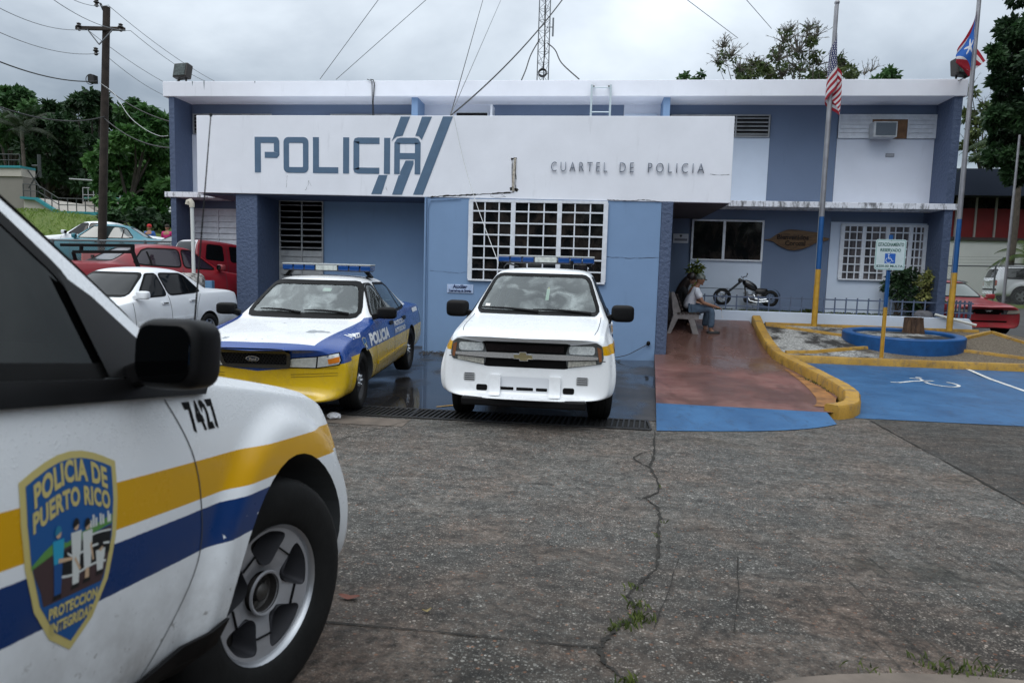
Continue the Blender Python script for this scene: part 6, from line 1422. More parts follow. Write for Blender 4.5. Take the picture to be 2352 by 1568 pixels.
# ------------------------------------------------------------ people
def skin_mesh(J, E, sub=2):
    names = list(J); ix = {n: i for i, n in enumerate(names)}
    me = bpy.data.meshes.new('sk'); me.from_pydata([J[n][0] for n in names], [(ix[a], ix[b]) for a, b in E], [])
    o = temp(me); o.modifiers.new('s', 'SKIN'); sv = me.skin_vertices[0].data
    for i, n in enumerate(names):
        r = J[n][1]; sv[i].radius = r if isinstance(r, tuple) else (r, r)
        sv[i].use_root = (i == 0)
    m = o.modifiers.new('d', 'SUBSURF'); m.levels = sub; m.render_levels = sub
    out = apply_mods(o); bpy.data.objects.remove(o); out.polygons.foreach_set('use_smooth', [True]*len(out.polygons)); return out
def join(mes):
    bm = bmesh.new()
    for me in mes: bm.from_mesh(me)
    me = bpy.data.meshes.new('j'); bm.to_mesh(me); bm.free(); me.polygons.foreach_set('use_smooth', [True]*len(me.polygons)); return me
def head(c, mx):                              # face towards +x
    mb = MB(); mb.ell((0, 0, 0), (.098, .078, .118), 20, 16); o = []
    for x, y, z in mb.v:
        if z < -.02: x += .012*(-z/.1); y *= 1-.22*min(1, (-z-.02)/.09)
        if x > .05 and abs(y) < .05 and -.01 < z < .05: x -= .008
        o.append((x, y, z))
    mb.v = o
    mb.ell((.098, 0, -.022), (.022, .014, .018), 8, 6); mb.ell((.088, 0, .005), (.016, .010, .03), 8, 6); mb.ell((.086, 0, -.062), (.012, .024, .009), 10, 6); mb.ell((.080, 0, -.098), (.02, .024, .018), 8, 6)
    for s in (-1, 1): mb.ell((-.005, s*.078, -.012), (.022, .010, .032), 8, 6)
    mb.v = [tuple(mx @ Vector(v)) for v in mb.v]; return mb.mesh('h', smooth=80)
def eyes(mx, root):
    mb = MB()
    for s in (-1, 1): mb.ell((.086, s*.032, .012), (.010, .014, .008), 8, 6, mx); mb.box(.084, .096, s*.032-.02, s*.032+.02, .030, .036, mx)
    mb.build('eyes', M('eye_dark', (.015, .01, .008), .3), root, smooth=60)
SKIN = M('skin_tan', (.30, .15, .09), .55, var=.08, vs=20); SKINL = M('skin_light', (.42, .24, .16), .55)
def hand(J, E, w, d, up, s, r=.0095):            # fingers rooted inside the palm; w wrist, d pointing direction
    w, d, up = Vector(w), Vector(d).normalized(), Vector(up).normalized(); sd_ = d.cross(up).normalized()*s
    J['palm'+str(s)] = (w+d*.055, (.030, .017)); E.append(('wr'+str(s), 'palm'+str(s)))
    for i, (o, l) in enumerate(((-.027, .070), (-.009, .080), (.010, .075), (.028, .058))):
        a, b, c = f'f{s}{i}a', f'f{s}{i}b', f'f{s}{i}c'; p = w+d*.085+sd_*o
        J[a] = (p, r); J[b] = (p+d*l*.5-up*l*.16, r*.95); J[c] = (p+d*l*.82-up*l*.5, r*.85); E += [('palm'+str(s), a), (a, b), (b, c)]
    p = w+d*.03-sd_*.03; J[f't{s}a'] = (p, r*1.15); J[f't{s}b'] = (p+d*.04-sd_*.018-up*.02, r); E += [('palm'+str(s), f't{s}a'), (f't{s}a', f't{s}b')]
man = thing('person', 'person in a white t-shirt, jeans and camouflage cap sitting on the bench', 'person', (2.25, 15.35, .44))
B0 = Vector((2.25, 15.35, .44))
def L_(x, y, z): return Vector((x, y, z))-B0
J = {'pel': (L_(2.22, 15.36, .98), (.15, .125)), 'sp': (L_(2.21, 15.36, 1.13), (.13, .105)), 'ch': (L_(2.26, 15.36, 1.31), (.155, .115)), 'nb': (L_(2.345, 15.36, 1.45), (.07, .07)), 'nk': (L_(2.375, 15.36, 1.52), (.052, .052)), 'hd': (L_(2.395, 15.36, 1.58), (.05, .05)),
     'sh-1': (L_(2.32, 15.17, 1.39), .062), 'el-1': (L_(2.45, 15.11, 1.13), .044), 'wr-1': (L_(2.73, 15.16, 1.055), .029), 'sh1': (L_(2.32, 15.55, 1.39), .062), 'el1': (L_(2.46, 15.60, 1.14), .044), 'wr1': (L_(2.62, 15.47, 1.06), .029),
     'hp-1': (L_(2.29, 15.26, .975), .092), 'kn-1': (L_(2.67, 15.20, 1.0), .066), 'an-1': (L_(2.665, 15.20, .54), .042), 'to-1': (L_(2.76, 15.19, .475), .034),
     'hp1': (L_(2.29, 15.46, .975), .092), 'kn1': (L_(2.63, 15.50, .99), .066), 'an1': (L_(2.58, 15.48, .56), .042), 'to1': (L_(2.67, 15.47, .50), .034)}
E_ = [('pel', 'sp'), ('sp', 'ch'), ('ch', 'nb'), ('nb', 'nk'), ('nk', 'hd')]
for s in ('-1', '1'): E_ += [('ch', 'sh'+s), ('sh'+s, 'el'+s), ('el'+s, 'wr'+s), ('pel', 'hp'+s), ('hp'+s, 'kn'+s), ('kn'+s, 'an'+s), ('an'+s, 'to'+s)]
JB, EB = dict(J), list(E_)
for s in (-1, 1): hand(JB, EB, JB[f'wr{s}'][0], (1, .0 if s < 0 else -.3, -.25), (.1, 0, 1), s)
HM = Matrix.Translation(L_(2.425, 15.36, 1.635)) @ Euler((0, RD(12), RD(38))).to_matrix().to_4x4()
link('body', join([skin_mesh(JB, EB, 2), head(None, HM)]), man, SKIN); eyes(HM, man)
SHIRT = M('white_tshirt', (.72, .74, .80), .85, var=.12, vs=8, bump=.5, bs=14, bd=.02); JEAN = M('blue_jeans', (.075, .115, .17), .85, var=.35, vs=7, bump=.4, bs=20, bd=.015)
JS = {'pel': (L_(2.215, 15.36, .965), (.185, .155)), 'sp': (L_(2.20, 15.36, 1.12), (.165, .135)), 'ch': (L_(2.25, 15.36, 1.31), (.185, .14)), 'nb': (L_(2.335, 15.36, 1.44), (.085, .08)), 'sh-1': (L_(2.315, 15.17, 1.385), .085), 'el-1': (L_(2.41, 15.125, 1.21), .078), 'sh1': (L_(2.315, 15.55, 1.385), .085), 'el1': (L_(2.42, 15.59, 1.22), .078)}
link('tshirt', skin_mesh(JS, [('pel', 'sp'), ('sp', 'ch'), ('ch', 'nb'), ('ch', 'sh-1'), ('sh-1', 'el-1'), ('ch', 'sh1'), ('sh1', 'el1')]), man, SHIRT)
JJ = {'pel': (L_(2.23, 15.36, .955), (.165, .13))}
for s in ('-1', '1'):
    for a, r in (('hp', .115), ('kn', .088), ('an', .072)): JJ[a+s] = (J[a+s][0], r)
    JJ['an'+s] = (J['an'+s][0]+Vector((0, 0, .03)), .075)
link('jeans', skin_mesh(JJ, [('pel', 'hp-1'), ('hp-1', 'kn-1'), ('kn-1', 'an-1'), ('pel', 'hp1'), ('hp1', 'kn1'), ('kn1', 'an1')]), man, JEAN)
SHOE = M('black_shoe', (.012, .012, .014), .6); SOLE = M('white_sole', (.6, .6, .6), .6)
for s, y in (('-1', 15.19), ('1', 15.47)):
    p = J['an'+s][0]; z = p.z-.085
    mb = MB(); mb.ell((p.x+.06, p.y, z+.02), (.145, .052, .055), 16, 8, None, .75); o = mb.build('shoe', SHOE, man, smooth=60); mb = MB(); mb.ell((p.x+.06, p.y, z-.022), (.152, .055, .018), 16, 6, None, .6); mb.build('sole', SOLE, o, smooth=60)
mb = MB(); mb.ell((-.012, 0, .035), (.112, .092, .10), 20, 12); mb.v = [(x, y, max(z, .0-.02*(x < 0))) for x, y, z in mb.v]; mb.lathe([(.001, .012), (.085, .010), (.088, .0), (.001, .0)], 20, Matrix.Translation((.085, 0, .012)) @ Matrix.Diagonal((1, .85, 1, 1))); mb.v = [tuple(HM @ Vector(v)) for v in mb.v]
n = NB('camo_cloth'); f = n.noise(16, 3, .5); n.P(Base_Color=n.mix(n.step(f, .48, .54), n.mix(n.step(n.noise(11, 2), .5, .55), (.17, .19, .17), (.30, .31, .29)), (.07, .09, .07)), Roughness=.9); mb.build('cap', n.m, man, smooth=60)
MB().tube([JB['palm-1'][0]+Vector((.05, 0, -.02)), JB['palm-1'][0]+Vector((.085, 0, -.05)), JB['palm-1'][0]+Vector((.09, 0, -.16)), JB['palm-1'][0]+Vector((.11, 0, -.22))], [.012, .005, .004, .012], 6).build('white_strap', M('strap_white', (.6, .6, .62), .6), man, smooth=60)
wom = thing('person', 'person with long dark hair in black leaning on the one in white', 'person', (2.05, 15.68, .5)); B0 = Vector((2.05, 15.68, .5))
J = {'pel': (L_(2.04, 15.72, 1.0), (.15, .12)), 'sp': (L_(2.02, 15.70, 1.15), (.12, .095)), 'ch': (L_(2.06, 15.68, 1.34), (.135, .10)), 'nb': (L_(2.14, 15.66, 1.47), (.06, .055)), 'nk': (L_(2.19, 15.64, 1.53), (.045, .045)), 'hd': (L_(2.22, 15.63, 1.58), (.045, .045)),
     'sh-1': (L_(2.11, 15.50, 1.40), .055), 'el-1': (L_(2.22, 15.46, 1.17), .042), 'wr-1': (L_(2.44, 15.50, 1.10), .027), 'sh1': (L_(2.12, 15.85, 1.40), .055), 'el1': (L_(2.26, 15.80, 1.18), .042), 'wr1': (L_(2.46, 15.66, 1.14), .027),
     'hp-1': (L_(2.1, 15.64, .99), .09), 'kn-1': (L_(2.44, 15.72, 1.0), .064), 'an-1': (L_(2.24, 15.70, .62), .04), 'to-1': (L_(2.30, 15.68, .575), .032), 'hp1': (L_(2.1, 15.82, .99), .09), 'kn1': (L_(2.48, 15.88, 1.0), .064), 'an1': (L_(2.34, 15.90, .66), .04), 'to1': (L_(2.42, 15.9, .62), .032)}
JB, EB = dict(J), list(E_)
for s in (-1, 1): hand(JB, EB, JB[f'wr{s}'][0], (1, -.1, -.1), (.1, 0, 1), s, .008)
HM = Matrix.Translation(L_(2.265, 15.60, 1.635)) @ Euler((RD(6), RD(22), RD(-14))).to_matrix().to_4x4()
link('body', join([skin_mesh(JB, EB), head(None, HM)]), wom, SKINL); eyes(HM, wom)
BLKC = M('black_cloth', (.010, .010, .012), .9, bump=.4, bs=16, bd=.02)
JS = {k: (J[k][0], tuple(v+.02 for v in J[k][1]) if isinstance(J[k][1], tuple) else J[k][1]+.02) for k in ('pel', 'sp', 'ch', 'nb', 'sh-1', 'el-1', 'sh1', 'el1', 'hp-1', 'kn-1', 'an-1', 'hp1', 'kn1', 'an1')}
link('black_clothes', skin_mesh(JS, [('pel', 'sp'), ('sp', 'ch'), ('ch', 'nb'), ('ch', 'sh-1'), ('sh-1', 'el-1'), ('ch', 'sh1'), ('sh1', 'el1'), ('pel', 'hp-1'), ('hp-1', 'kn-1'), ('kn-1', 'an-1'), ('pel', 'hp1'), ('hp1', 'kn1'), ('kn1', 'an1')]), wom, BLKC)
HAIR = NB('dark_hair'); n = HAIR; f = n.noise(30, 4, .6, 0, None, (1, 1, .06)); n.P(Base_Color=n.mix(n.step(f, .4, .65), (.008, .005, .005), (.03, .016, .010)), Roughness=.42); n.bump(f, .6, .01)
hp = L_(2.235, 15.615, 1.66)
JH = {'a': (hp+Vector((-.0, 0, .02)), (.108, .10)), 'b': (hp+Vector((-.075, .01, -.08)), (.095, .105)), 'c': (hp+Vector((-.15, .03, -.22)), (.085, .13)), 'd': (hp+Vector((-.205, .05, -.40)), (.075, .14)), 'e': (hp+Vector((-.225, .06, -.58)), (.055, .12)), 'f': (hp+Vector((-.22, .06, -.70)), (.03, .08))}
mb = MB(); mb.ell((-.025, 0, .028), (.112, .098, .115), 18, 12, HM)
link('hair', join([skin_mesh(JH, [('a', 'b'), ('b', 'c'), ('c', 'd'), ('d', 'e'), ('e', 'f')]), mb.mesh('h', smooth=80)]), wom, HAIR.m)
for s in ('-1', '1'):
    p = J['an'+s][0]; mb = MB(); mb.ell((p.x+.05, p.y, p.z-.06), (.12, .045, .045), 14, 8, None, .75); mb.build('shoe', SHOE, wom, smooth=60)
# far people by the trees
def far_person(x, y, z, h, top, hat, label, leg=(.02, .02, .03)):
    t = thing('person', label, 'person', (x, y, z), 0, 'people far off by the trees'); k = h/1.7
    V = lambda a, b, c: Vector((a*k, b*k, c*k))
    J = {'pel': (V(0, 0, .92), (.14*k, .10*k)), 'ch': (V(0, 0, 1.28), (.17*k, .11*k)), 'nk': (V(0, 0, 1.46), .05*k), 'hd': (V(0, 0, 1.52), .05*k)}; E = [('pel', 'ch'), ('ch', 'nk'), ('nk', 'hd')]
    for s in (-1, 1): J.update({f's{s}': (V(.2*s, 0, 1.36), .06*k), f'e{s}': (V(.27*s, .02, 1.08), .045*k), f'w{s}': (V(.22*s, -.12, .86), .03*k), f'h{s}': (V(.1*s, 0, .88), .09*k), f'k{s}': (V(.11*s, -.02, .48), .06*k), f'a{s}': (V(.11*s, 0, .06), .04*k)}); E += [('ch', f's{s}'), (f's{s}', f'e{s}'), (f'e{s}', f'w{s}'), ('pel', f'h{s}'), (f'h{s}', f'k{s}'), (f'k{s}', f'a{s}')]
    link('body', join([skin_mesh(J, E, 1), head(None, Matrix.Translation(V(0, 0, 1.6)) @ Matrix.Rotation(RD(-90), 4, 'Z') @ Matrix.Scale(k, 4))]), t, SKIN)
    f = lambda a: tuple(b+.025*k for b in a) if isinstance(a, tuple) else a+.025*k
    nm = ('pel', 'ch', 's1', 's-1', 'e1', 'e-1'); link('shirt', skin_mesh({a: (J[a][0], f(J[a][1])) for a in nm}, [e for e in E if e[0] in nm and e[1] in nm], 1), t, M('far_'+label[12:20], top, .8))
    nm = ('pel', 'h1', 'h-1', 'k1', 'k-1', 'a1', 'a-1'); link('trousers', skin_mesh({a: (J[a][0], f(J[a][1])) for a in nm}, [e for e in E if e[0] in nm and e[1] in nm], 1), t, M('far_trousers', leg, .8))
    mb = MB(); mb.ell((0, 0, 1.65*k), (.10*k, .115*k, .10*k), 12, 8); mb.build('hat' if hat != (.02, .015, .01) else 'hair', M('hat_'+label[12:20], hat, .8), t, smooth=60)
far_person(-20.4, 30, 1.70, 1.72, (.02, .09, .30), (.40, .02, .02), 'far person in a blue top with a bright red cap'); far_person(-19.65, 30.2, 1.70, 1.74, (.42, .01, .12), (.02, .015, .01), 'far person in a magenta top seen past the parked cars'); far_person(-18.9, 29.6, 1.60, 1.45, (.6, .6, .62), (.02, .015, .01), 'far person in white right beside the corner of the station')
# ------------------------------------------------------------ bench
bn = thing('bench', 'grey concrete ended bench with dark wooden slats by the rough blue pier', 'bench', (2.05, 15.15, .43)); CONC = M('bench_concrete', (.24, .22, .215), .8, var=.3, vs=8, bump=.3, bs=30); SLT = M('bench_slat', (.045, .033, .028), .7, var=.4, vs=9)
B0 = Vector((2.05, 15.15, .43)); Pz = lambda x, z: (x-2.05, z-.43)
for i, y in enumerate((0, .85)):
    zf = 0 if i == 0 else .0
    mb = MB()
    for q in ([(1.77, 1.33), (1.83, 1.35), (1.88, 1.27), (2.0, .92), (1.94, .88), (1.83, .90)], [(1.83, .90), (2.36, .885), (2.39, .87), (2.385, .755), (1.86, .77)], [(1.84, .84), (1.95, .78), (1.80, .43), (1.72, .43)], [(2.17, .76), (2.30, .76), (2.41, .42), (2.28, .42)]):
        mb.prism([Pz(*p) for p in q], -.05-.003*len(mb.v)/20, .05+.003*len(mb.v)/20, Matrix.Translation((0, y, 0)) @ MT)
    mb.build('end_frame', CONC, bn, bevel=.008)
for k in range(6): x = 1.96+.08*k; mb = MB(); mb.cbox((x-2.05, .44, .895-.43+.002*k), (.058, 1.05, .035)); mb.build('slat', SLT, bn, bevel=.005)
for k in range(5): t_ = k/4; a = Vector(Pz(2.0, .98)).lerp(Vector(Pz(1.885, 1.28)), t_); mb = MB(); mb.cbox((a.x+.02, .44, a.y), (.03, 1.05, .055), (0, RD(-18), 0)); mb.build('slat', SLT, bn, bevel=.005)
# ------------------------------------------------------------ small chopper motorcycle
mc = thing('motorcycle', 'small black chopper motorcycle with a long fork standing in the planter', 'motorcycle', (3.135, 16.62, 1.03)); GB = M('gloss_black', (.008, .008, .009), .18, coat=.7); CHD = M('chrome_worn', (.45, .46, .48), .2, 1)
def mwheel(x, r, w, disc):
    mx = loc_rot((x, 0, r), (RD(90), 0, 0)); mb = MB(); rr = r*.66
    mb.lathe([(rr, w*.4), (rr+.01, w*.5), (r-.012, w*.45), (r, w*.2), (r, -w*.2), (r-.012, -w*.45), (rr+.01, -w*.5), (rr, -w*.4)], 36, mx, True); e = mb.build('wheel', RUB, mc, smooth=50)
    mb = MB(); mb.lathe([(rr, w*.3), (rr*.9, w*.36), (rr*.86, 0), (rr*.9, -w*.36), (rr, -w*.3)], 36, mx)
    for k in range(9): a = 2*pi*k/9; mb.bar(mx @ Vector((.02*cos(a), .02*sin(a), 0)), mx @ Vector((rr*.9*cos(a), rr*.9*sin(a), 0)), .009)
    mb.lathe([(.03, w*.6), (.03, -w*.6), (.001, -w*.6)], 14, mx); mb.build('rim', CHD, e, smooth=50)
    if disc: mb = MB(); mb.lathe([(rr*.60, w*.55), (rr*.60, w*.60), (rr*.40, w*.60), (rr*.40, w*.55)], 30, mx); mb.build('brake_disc', CHR, e, smooth=50)
mwheel(0, .205, .105, True); mwheel(1.09, .195, .15, False)
mb = MB(); 
for s in (-1, 1): mb.tube([(0, s*.07, .205), (.26, s*.07, .44), (.46, s*.06, .62)], [.016, .017, .02], 10)
mb.build('fork', GB, mc, smooth=50)
mb = MB(); mb.tube([(.48, -.26, .70), (.44, -.12, .69), (.46, 0, .65), (.44, .12, .69), (.48, .26, .70)], .012, 8); mb.build('handlebar', GB, mc, smooth=50)
mb = MB(); mb.ell((.50, -.2, .75), (.012, .04, .026), 10, 6); mb.bar((.48, -.2, .70), (.50, -.2, .75), .01); mb.build('mirror', BLK, mc, smooth=50)
MB().ell((.385, 0, .60), (.045, .06, .06), 14, 10).build('headlamp', GB, mc, smooth=60)
mb = MB(); mb.tube([(.46, 0, .62), (.50, 0, .50), (.56, 0, .14), (.66, 0, .09), (1.02, .05, .14)], .018, 8); mb.tube([(.48, 0, .58), (.72, 0, .42), (.86, 0, .30), (1.09, .06, .19)], .018, 8); mb.tube([(.86, 0, .30), (.92, 0, .12)], .016, 8); mb.build('frame', GB, mc, smooth=50)
mb = MB(); mb.ell((0, 0, 0), (.19, .10, .092), 20, 12, loc_rot((.62, 0, .49), (0, RD(30), 0)), .85); mb.build('fuel_tank', GB, mc, smooth=60)
mb = MB(); mb.tube([(.74, 0, .37), (.84, 0, .34), (.95, 0, .35), (1.02, 0, .40)], [.055, .10, .085, .035], 12); mb.build('saddle', M('saddle_leather', (.012, .011, .011), .55), mc, smooth=60)
mb = MB(); mb.grid(lambda u, v: (1.09+.235*cos(RD(10+140*u)), (v-.5)*.15, .20+.235*sin(RD(10+140*u))), 14, 4); mb.build('rear_mudguard', GB, mc, smooth=60)
mb = MB(); mb.grid(lambda u, v: (.02+.235*cos(RD(40+70*u)), (v-.5)*.10, .205+.235*sin(RD(40+70*u))), 10, 4); mb.build('front_mudguard', GB, mc, smooth=60)
mb = MB(); mb.ell((.64, 0, .18), (.15, .11, .10), 16, 8, None, .6); mb.ell((.83, 0, .22), (.09, .10, .09), 14, 8, None, .7); en = mb.build('engine', M('engine_grey', (.12, .12, .125), .4, .7), mc, smooth=50)
for dx, a in ((-.035, -24), (.06, 22)):
    mb = MB()
    for k in range(6): mb.lathe([(.035, 0), (.058, .003), (.058, .012), (.035, .015)], 14, loc_rot((.62+dx, 0, .20), (0, RD(a), 0)) @ Matrix.Translation((0, 0, .02+.024*k)))
    mb.build('cylinder_fins', CHD, en, smooth=40)
mb = MB(); mb.tube([(.55, -.08, .26), (.60, -.12, .14), (.75, -.13, .10), (1.02, -.13, .13)], [.018, .02, .024, .03], 10); mb.tube([(.70, -.09, .28), (.73, -.13, .19), (.85, -.14, .16), (.98, -.14, .18)], [.018, .02, .024, .026], 10); mb.build('exhaust', CHR, mc, smooth=50)
mb = MB(); mb.bar((.70, -.06, .03), (.68, -.16, -.02), .014); mb.build('kickstand', GB, mc)
# ------------------------------------------------------------ planting
def leafmat(name, a, b, c=None, rough=.5, tr=.25):
    n = NB(name); r = n.nd('ShaderNodeNewGeometry').outputs['Random Per Island']; col = n.mix(r, a, b)
    if c: col = n.mix(n.step(n.nd('ShaderNodeTexNoise', Vector=n.co(), Scale=.55, Detail=3).outputs[0], .46, .62), col, c)
    n.P(Base_Color=col, Roughness=rough); n.b.inputs['Specular IOR Level'].default_value = .3
    tl = n.nd('ShaderNodeBsdfTranslucent', Color=col); mx = n.N.new('ShaderNodeMixShader'); mx.inputs[0].default_value = tr
    n.L.new(n.b.outputs[0], mx.inputs[1]); n.L.new(tl.outputs[0], mx.inputs[2]); n.L.new(mx.outputs[0], n.out.inputs[0]); return n.m
def leaves(mb, c, r, n, s, asp=2.2, out=.6, down=.15, rnd=random):
    for _ in range(n):
        while True:
            d = Vector((rnd.uniform(-1, 1), rnd.uniform(-1, 1), rnd.uniform(-1, 1)))
            if .02 < d.length < 1: break
        d = d.normalized()*d.length**.55; p = Vector((c[0]+d.x*r[0], c[1]+d.y*r[1], c[2]+d.z*r[2]))
        t = (d*out+Vector((rnd.uniform(-1, 1), rnd.uniform(-1, 1), rnd.uniform(-1, .6)-down))*.8).normalized(); w = t.orthogonal().normalized(); w.rotate(Matrix.Rotation(rnd.uniform(0, 6.3), 3, t)); l = s*rnd.uniform(.6, 1.3)
        nrm = t.cross(w)*l*.08
        mb.add([p, p+t*l*.45+w*l/asp/2+nrm, p+t*l-nrm, p+t*l*.45-w*l/asp/2+nrm], [(0, 1, 2, 3)])
STEM = M('stem_brown', (.07, .05, .035), .9)
def shrub(x0, y, z0, label, blobs, mat, s, n, asp=2.0, cat='shrub'):
    t = thing('shrub', label, cat, (x0, y, z0)); mb = MB(); st = MB()
    for cx, cy, cz, r in blobs:
        leaves(mb, (cx-x0, cy-y, cz-z0), (r, r*.8, r), n, s, asp); st.tube([(random.uniform(-.04, .04), random.uniform(-.04, .04), 0), ((cx-x0)*.6, (cy-y)*.6, (cz-z0)*.55), (cx-x0, cy-y, cz-z0)], [.014, .011, .006], 6)
    mb.build('foliage', mat, t); st.build('stems', STEM, t, smooth=50)
DG = leafmat('dark_shrub_leaf', (.010, .028, .012), (.03, .065, .022)); VG = leafmat('variegated_leaf', (.10, .13, .03), (.34, .34, .12)); Y_ = 16.6
def zb(x, y): v = A((2040+x*520/2146)/1.0884, (520+y*520/2146)/1.0884, Y_); return v.x, v.z
def zl(L): return [(*((lambda q: (q[0], Y_+random.uniform(-.12, .12), q[1]))(zb(x, y))), r) for x, y, r in L]
shrub(7.05, Y_, .95, 'dark green umbrella leaved shrub under the barred window', zl([(780, 780, .17), (830, 860, .17), (890, 730, .19), (960, 800, .2), (930, 900, .18), (1000, 690, .14), (860, 690, .1), (970, 1000, .14), (1050, 1010, .14)]), DG, .13, 95)
shrub(7.45, Y_, .95, 'yellow and green variegated shrub beside the dark shrub and right fin', zl([(1130, 720, .12), (1200, 690, .12), (1255, 650, .11), (1120, 830, .14), (1220, 800, .13), (1200, 900, .14), (1080, 900, .11), (1060, 760, .08), (1240, 930, .1)]), VG, .10, 90)
shrub(2.46, 16.5, 1.25, 'small variegated potted plant showing above the seated pair', [(2.40, 16.5, 1.86, .11), (2.50, 16.5, 1.92, .11), (2.56, 16.5, 1.85, .09), (2.44, 16.5, 1.74, .10), (2.46, 16.5, 1.6, .1)], leafmat('pot_plant_leaf', (.03, .08, .015), (.24, .27, .06)), .10, 60, cat='plant')
GRS = leafmat('grass_blade', (.03, .05, .012), (.11, .14, .03), None, .6)
def grass(mb, x, y, z, n, rx, ry, h):
    for _ in range(n):
        px, py = x+random.gauss(0, rx), y+random.gauss(0, ry); a = random.uniform(0, 6.3); l = h*random.uniform(.4, 1.2); b = random.uniform(.2, .9)*l; w = .004+.03*h*.1
        dx, dy = cos(a), sin(a); zz = z if not callable(z) else z(px, py)
        mb.add([(px-dy*w, py+dx*w, zz), (px+dy*w, py-dx*w, zz), (px+dx*b*.4+dy*w*.6, py+dy*b*.4-dx*w*.6, zz+l*.6), (px+dx*b, py+dy*b, zz+l*.8)], [(0, 1, 2), (0, 2, 3)])
mb = MB()
for x, y, n_, r in ((.26, 3.29, 26, .035), (.29, 3.06, 45, .035), (.28, 2.92, 70, .045), (.22, 2.83, 60, .04), (.16, 2.79, 30, .03), (.55, 4.5, 8, .012), (.48, 4.2, 8, .012), (.61, 5.3, 6, .012), (.2, 2.33, 40, .03), (1.42, 2.68, 90, .08), (1.58, 2.69, 60, .06), (1.1, 2.6, 20, .05), (-2.3, 7.35, 14, .03)): grass(mb, x, y, lambda a, b: gz(a, b), max(4, int(n_*.6)), r*.75, r*.6, .042)
for k in range(26): y = 9.2+random.uniform(0, 2.2); grass(mb, 3.46+random.uniform(-.02, .02), y, lambda a, b: max(gz(a, b), wz(b)+.04), 5, .02, .05, .05)
tag(mb.build('crack_grass', GRS), 'short weeds growing out of the crack in the concrete', 'weeds', kind='stuff')
mb = MB()
for k in range(420): grass(mb, random.uniform(2.6, 6.6), random.uniform(16.3, 16.55), .925, 4, .04, .04, .06)
for k in range(30): grass(mb, random.uniform(4.9, 5.2), 16.4, .925, 4, .05, .04, .12)
tag(mb.build('planter_grass', GRS), 'short patchy grass along the planter behind the little fence', 'grass', kind='stuff')
DEB = leafmat('leaf_debris', (.02, .015, .01), (.12, .09, .05)); mb = MB()
for k in range(330):
    x = random.uniform(-3.3, -2.0) if k < 200 else random.uniform(-2, .7); y = 13.5-abs(random.gauss(0, .28)); a = random.uniform(0, 6.3); s = random.uniform(.015, .05); z = gz(x, y)+.012+random.uniform(0, .03)*(k < 200)
    mb.add([(x+s*cos(a), y+s*sin(a), z), (x-s*.5*sin(a), y+s*.5*cos(a), z+.01), (x-s*cos(a), y-s*sin(a), z), (x+s*.5*sin(a), y-s*.5*cos(a), z+.01)], [(0, 1, 2, 3)])
tag(mb.build('leaf_litter', DEB), 'wet dead leaves and dirt gathered along the wall behind the patrol sedan', 'leaf litter', kind='stuff')
# ------------------------------------------------------------ trees
def grow_tree(name, label, x, y, h, crown, leafm, ls, n, trunk_r=.22, z0=None, bare=0, lean=0, cat='tree', group=None, barkc=(.045, .038, .03), asp=1.8, fork=.45):
    z0 = gz(x, y)-.1 if z0 is None else z0; rnd = random.Random(int(abs(x*131+y*17)*10)); t = thing(name, label, cat, (x, y, z0), 0, group)
    mb = MB(); tip = Vector((lean, 0, h*fork)); mb.tube([(0, 0, 0), tip*.5+Vector((rnd.uniform(-.15, .15), 0, 0)), tip], [trunk_r*1.25, trunk_r, trunk_r*.8], 9)
    lf = MB()
    for cx, cy, cz, r, k in crown:
        c = Vector((cx, cy, cz)); m = tip.lerp(c, .5)+Vector((rnd.uniform(-.3, .3), rnd.uniform(-.3, .3), rnd.uniform(0, .4)))
        mb.tube([tip*rnd.uniform(.75, 1), m, c], [trunk_r*.5, trunk_r*.28, trunk_r*.08], 6)
        nb = max(3, int(5*k))
        for i in range(nb):                   # clumps inside each limb's crown
            d = Vector((rnd.gauss(0, 1), rnd.gauss(0, 1), rnd.gauss(0, .8))).normalized()*rnd.uniform(.35, 1); q = c+Vector((d.x*r, d.y*r, d.z*r*.8)); rr = r*rnd.uniform(.28, .5)
            mb.tube([c.lerp(q, -.1), c.lerp(q, .5)+Vector((0, 0, rnd.uniform(-.1, .2)*r)), q], [trunk_r*.16, trunk_r*.10, trunk_r*.03], 5)
            leaves(lf, q, (rr, rr, rr*.7), int(n*k/nb), ls, asp, .5, .25, rnd)
        for i in range(bare):
            q = c; d = Vector((rnd.gauss(0, .7), rnd.gauss(0, .7), rnd.uniform(.3, 1.3))).normalized()
            for j in range(3):
                e = q+d*r*rnd.uniform(.35, .6); mb.tube([q, e], [.022*(3-j)/2, .014*(3-j)/2], 4); 
                for b in range(2): dd = (d+Vector((rnd.gauss(0, .6), rnd.gauss(0, .6), rnd.gauss(0, .4)))).normalized(); mb.tube([e, e+dd*r*.3], [.012, .005], 4)
                q = e; d = (d+Vector((rnd.gauss(0, .35), rnd.gauss(0, .35), rnd.gauss(0, .25)))).normalized()
    mb.build('trunk', M('bark_%d' % int(barkc[0]*1000), barkc, .95, var=.4, vs=3), t, smooth=60)
    if lf.v: lf.build('crown', leafm, t)
    return t
LG = leafmat('leaf_fresh', (.022, .075, .018), (.055, .145, .032), (.085, .19, .05)); LM = leafmat('leaf_mid', (.016, .05, .016), (.045, .11, .034), (.07, .15, .045)); LD = leafmat('leaf_dark', (.009, .026, .011), (.028, .062, .024), (.035, .08, .028)); LP = leafmat('leaf_olive', (.04, .065, .02), (.11, .14, .04), (.07, .11, .04))
def Q(px, py, Y): return A(px, py, Y)
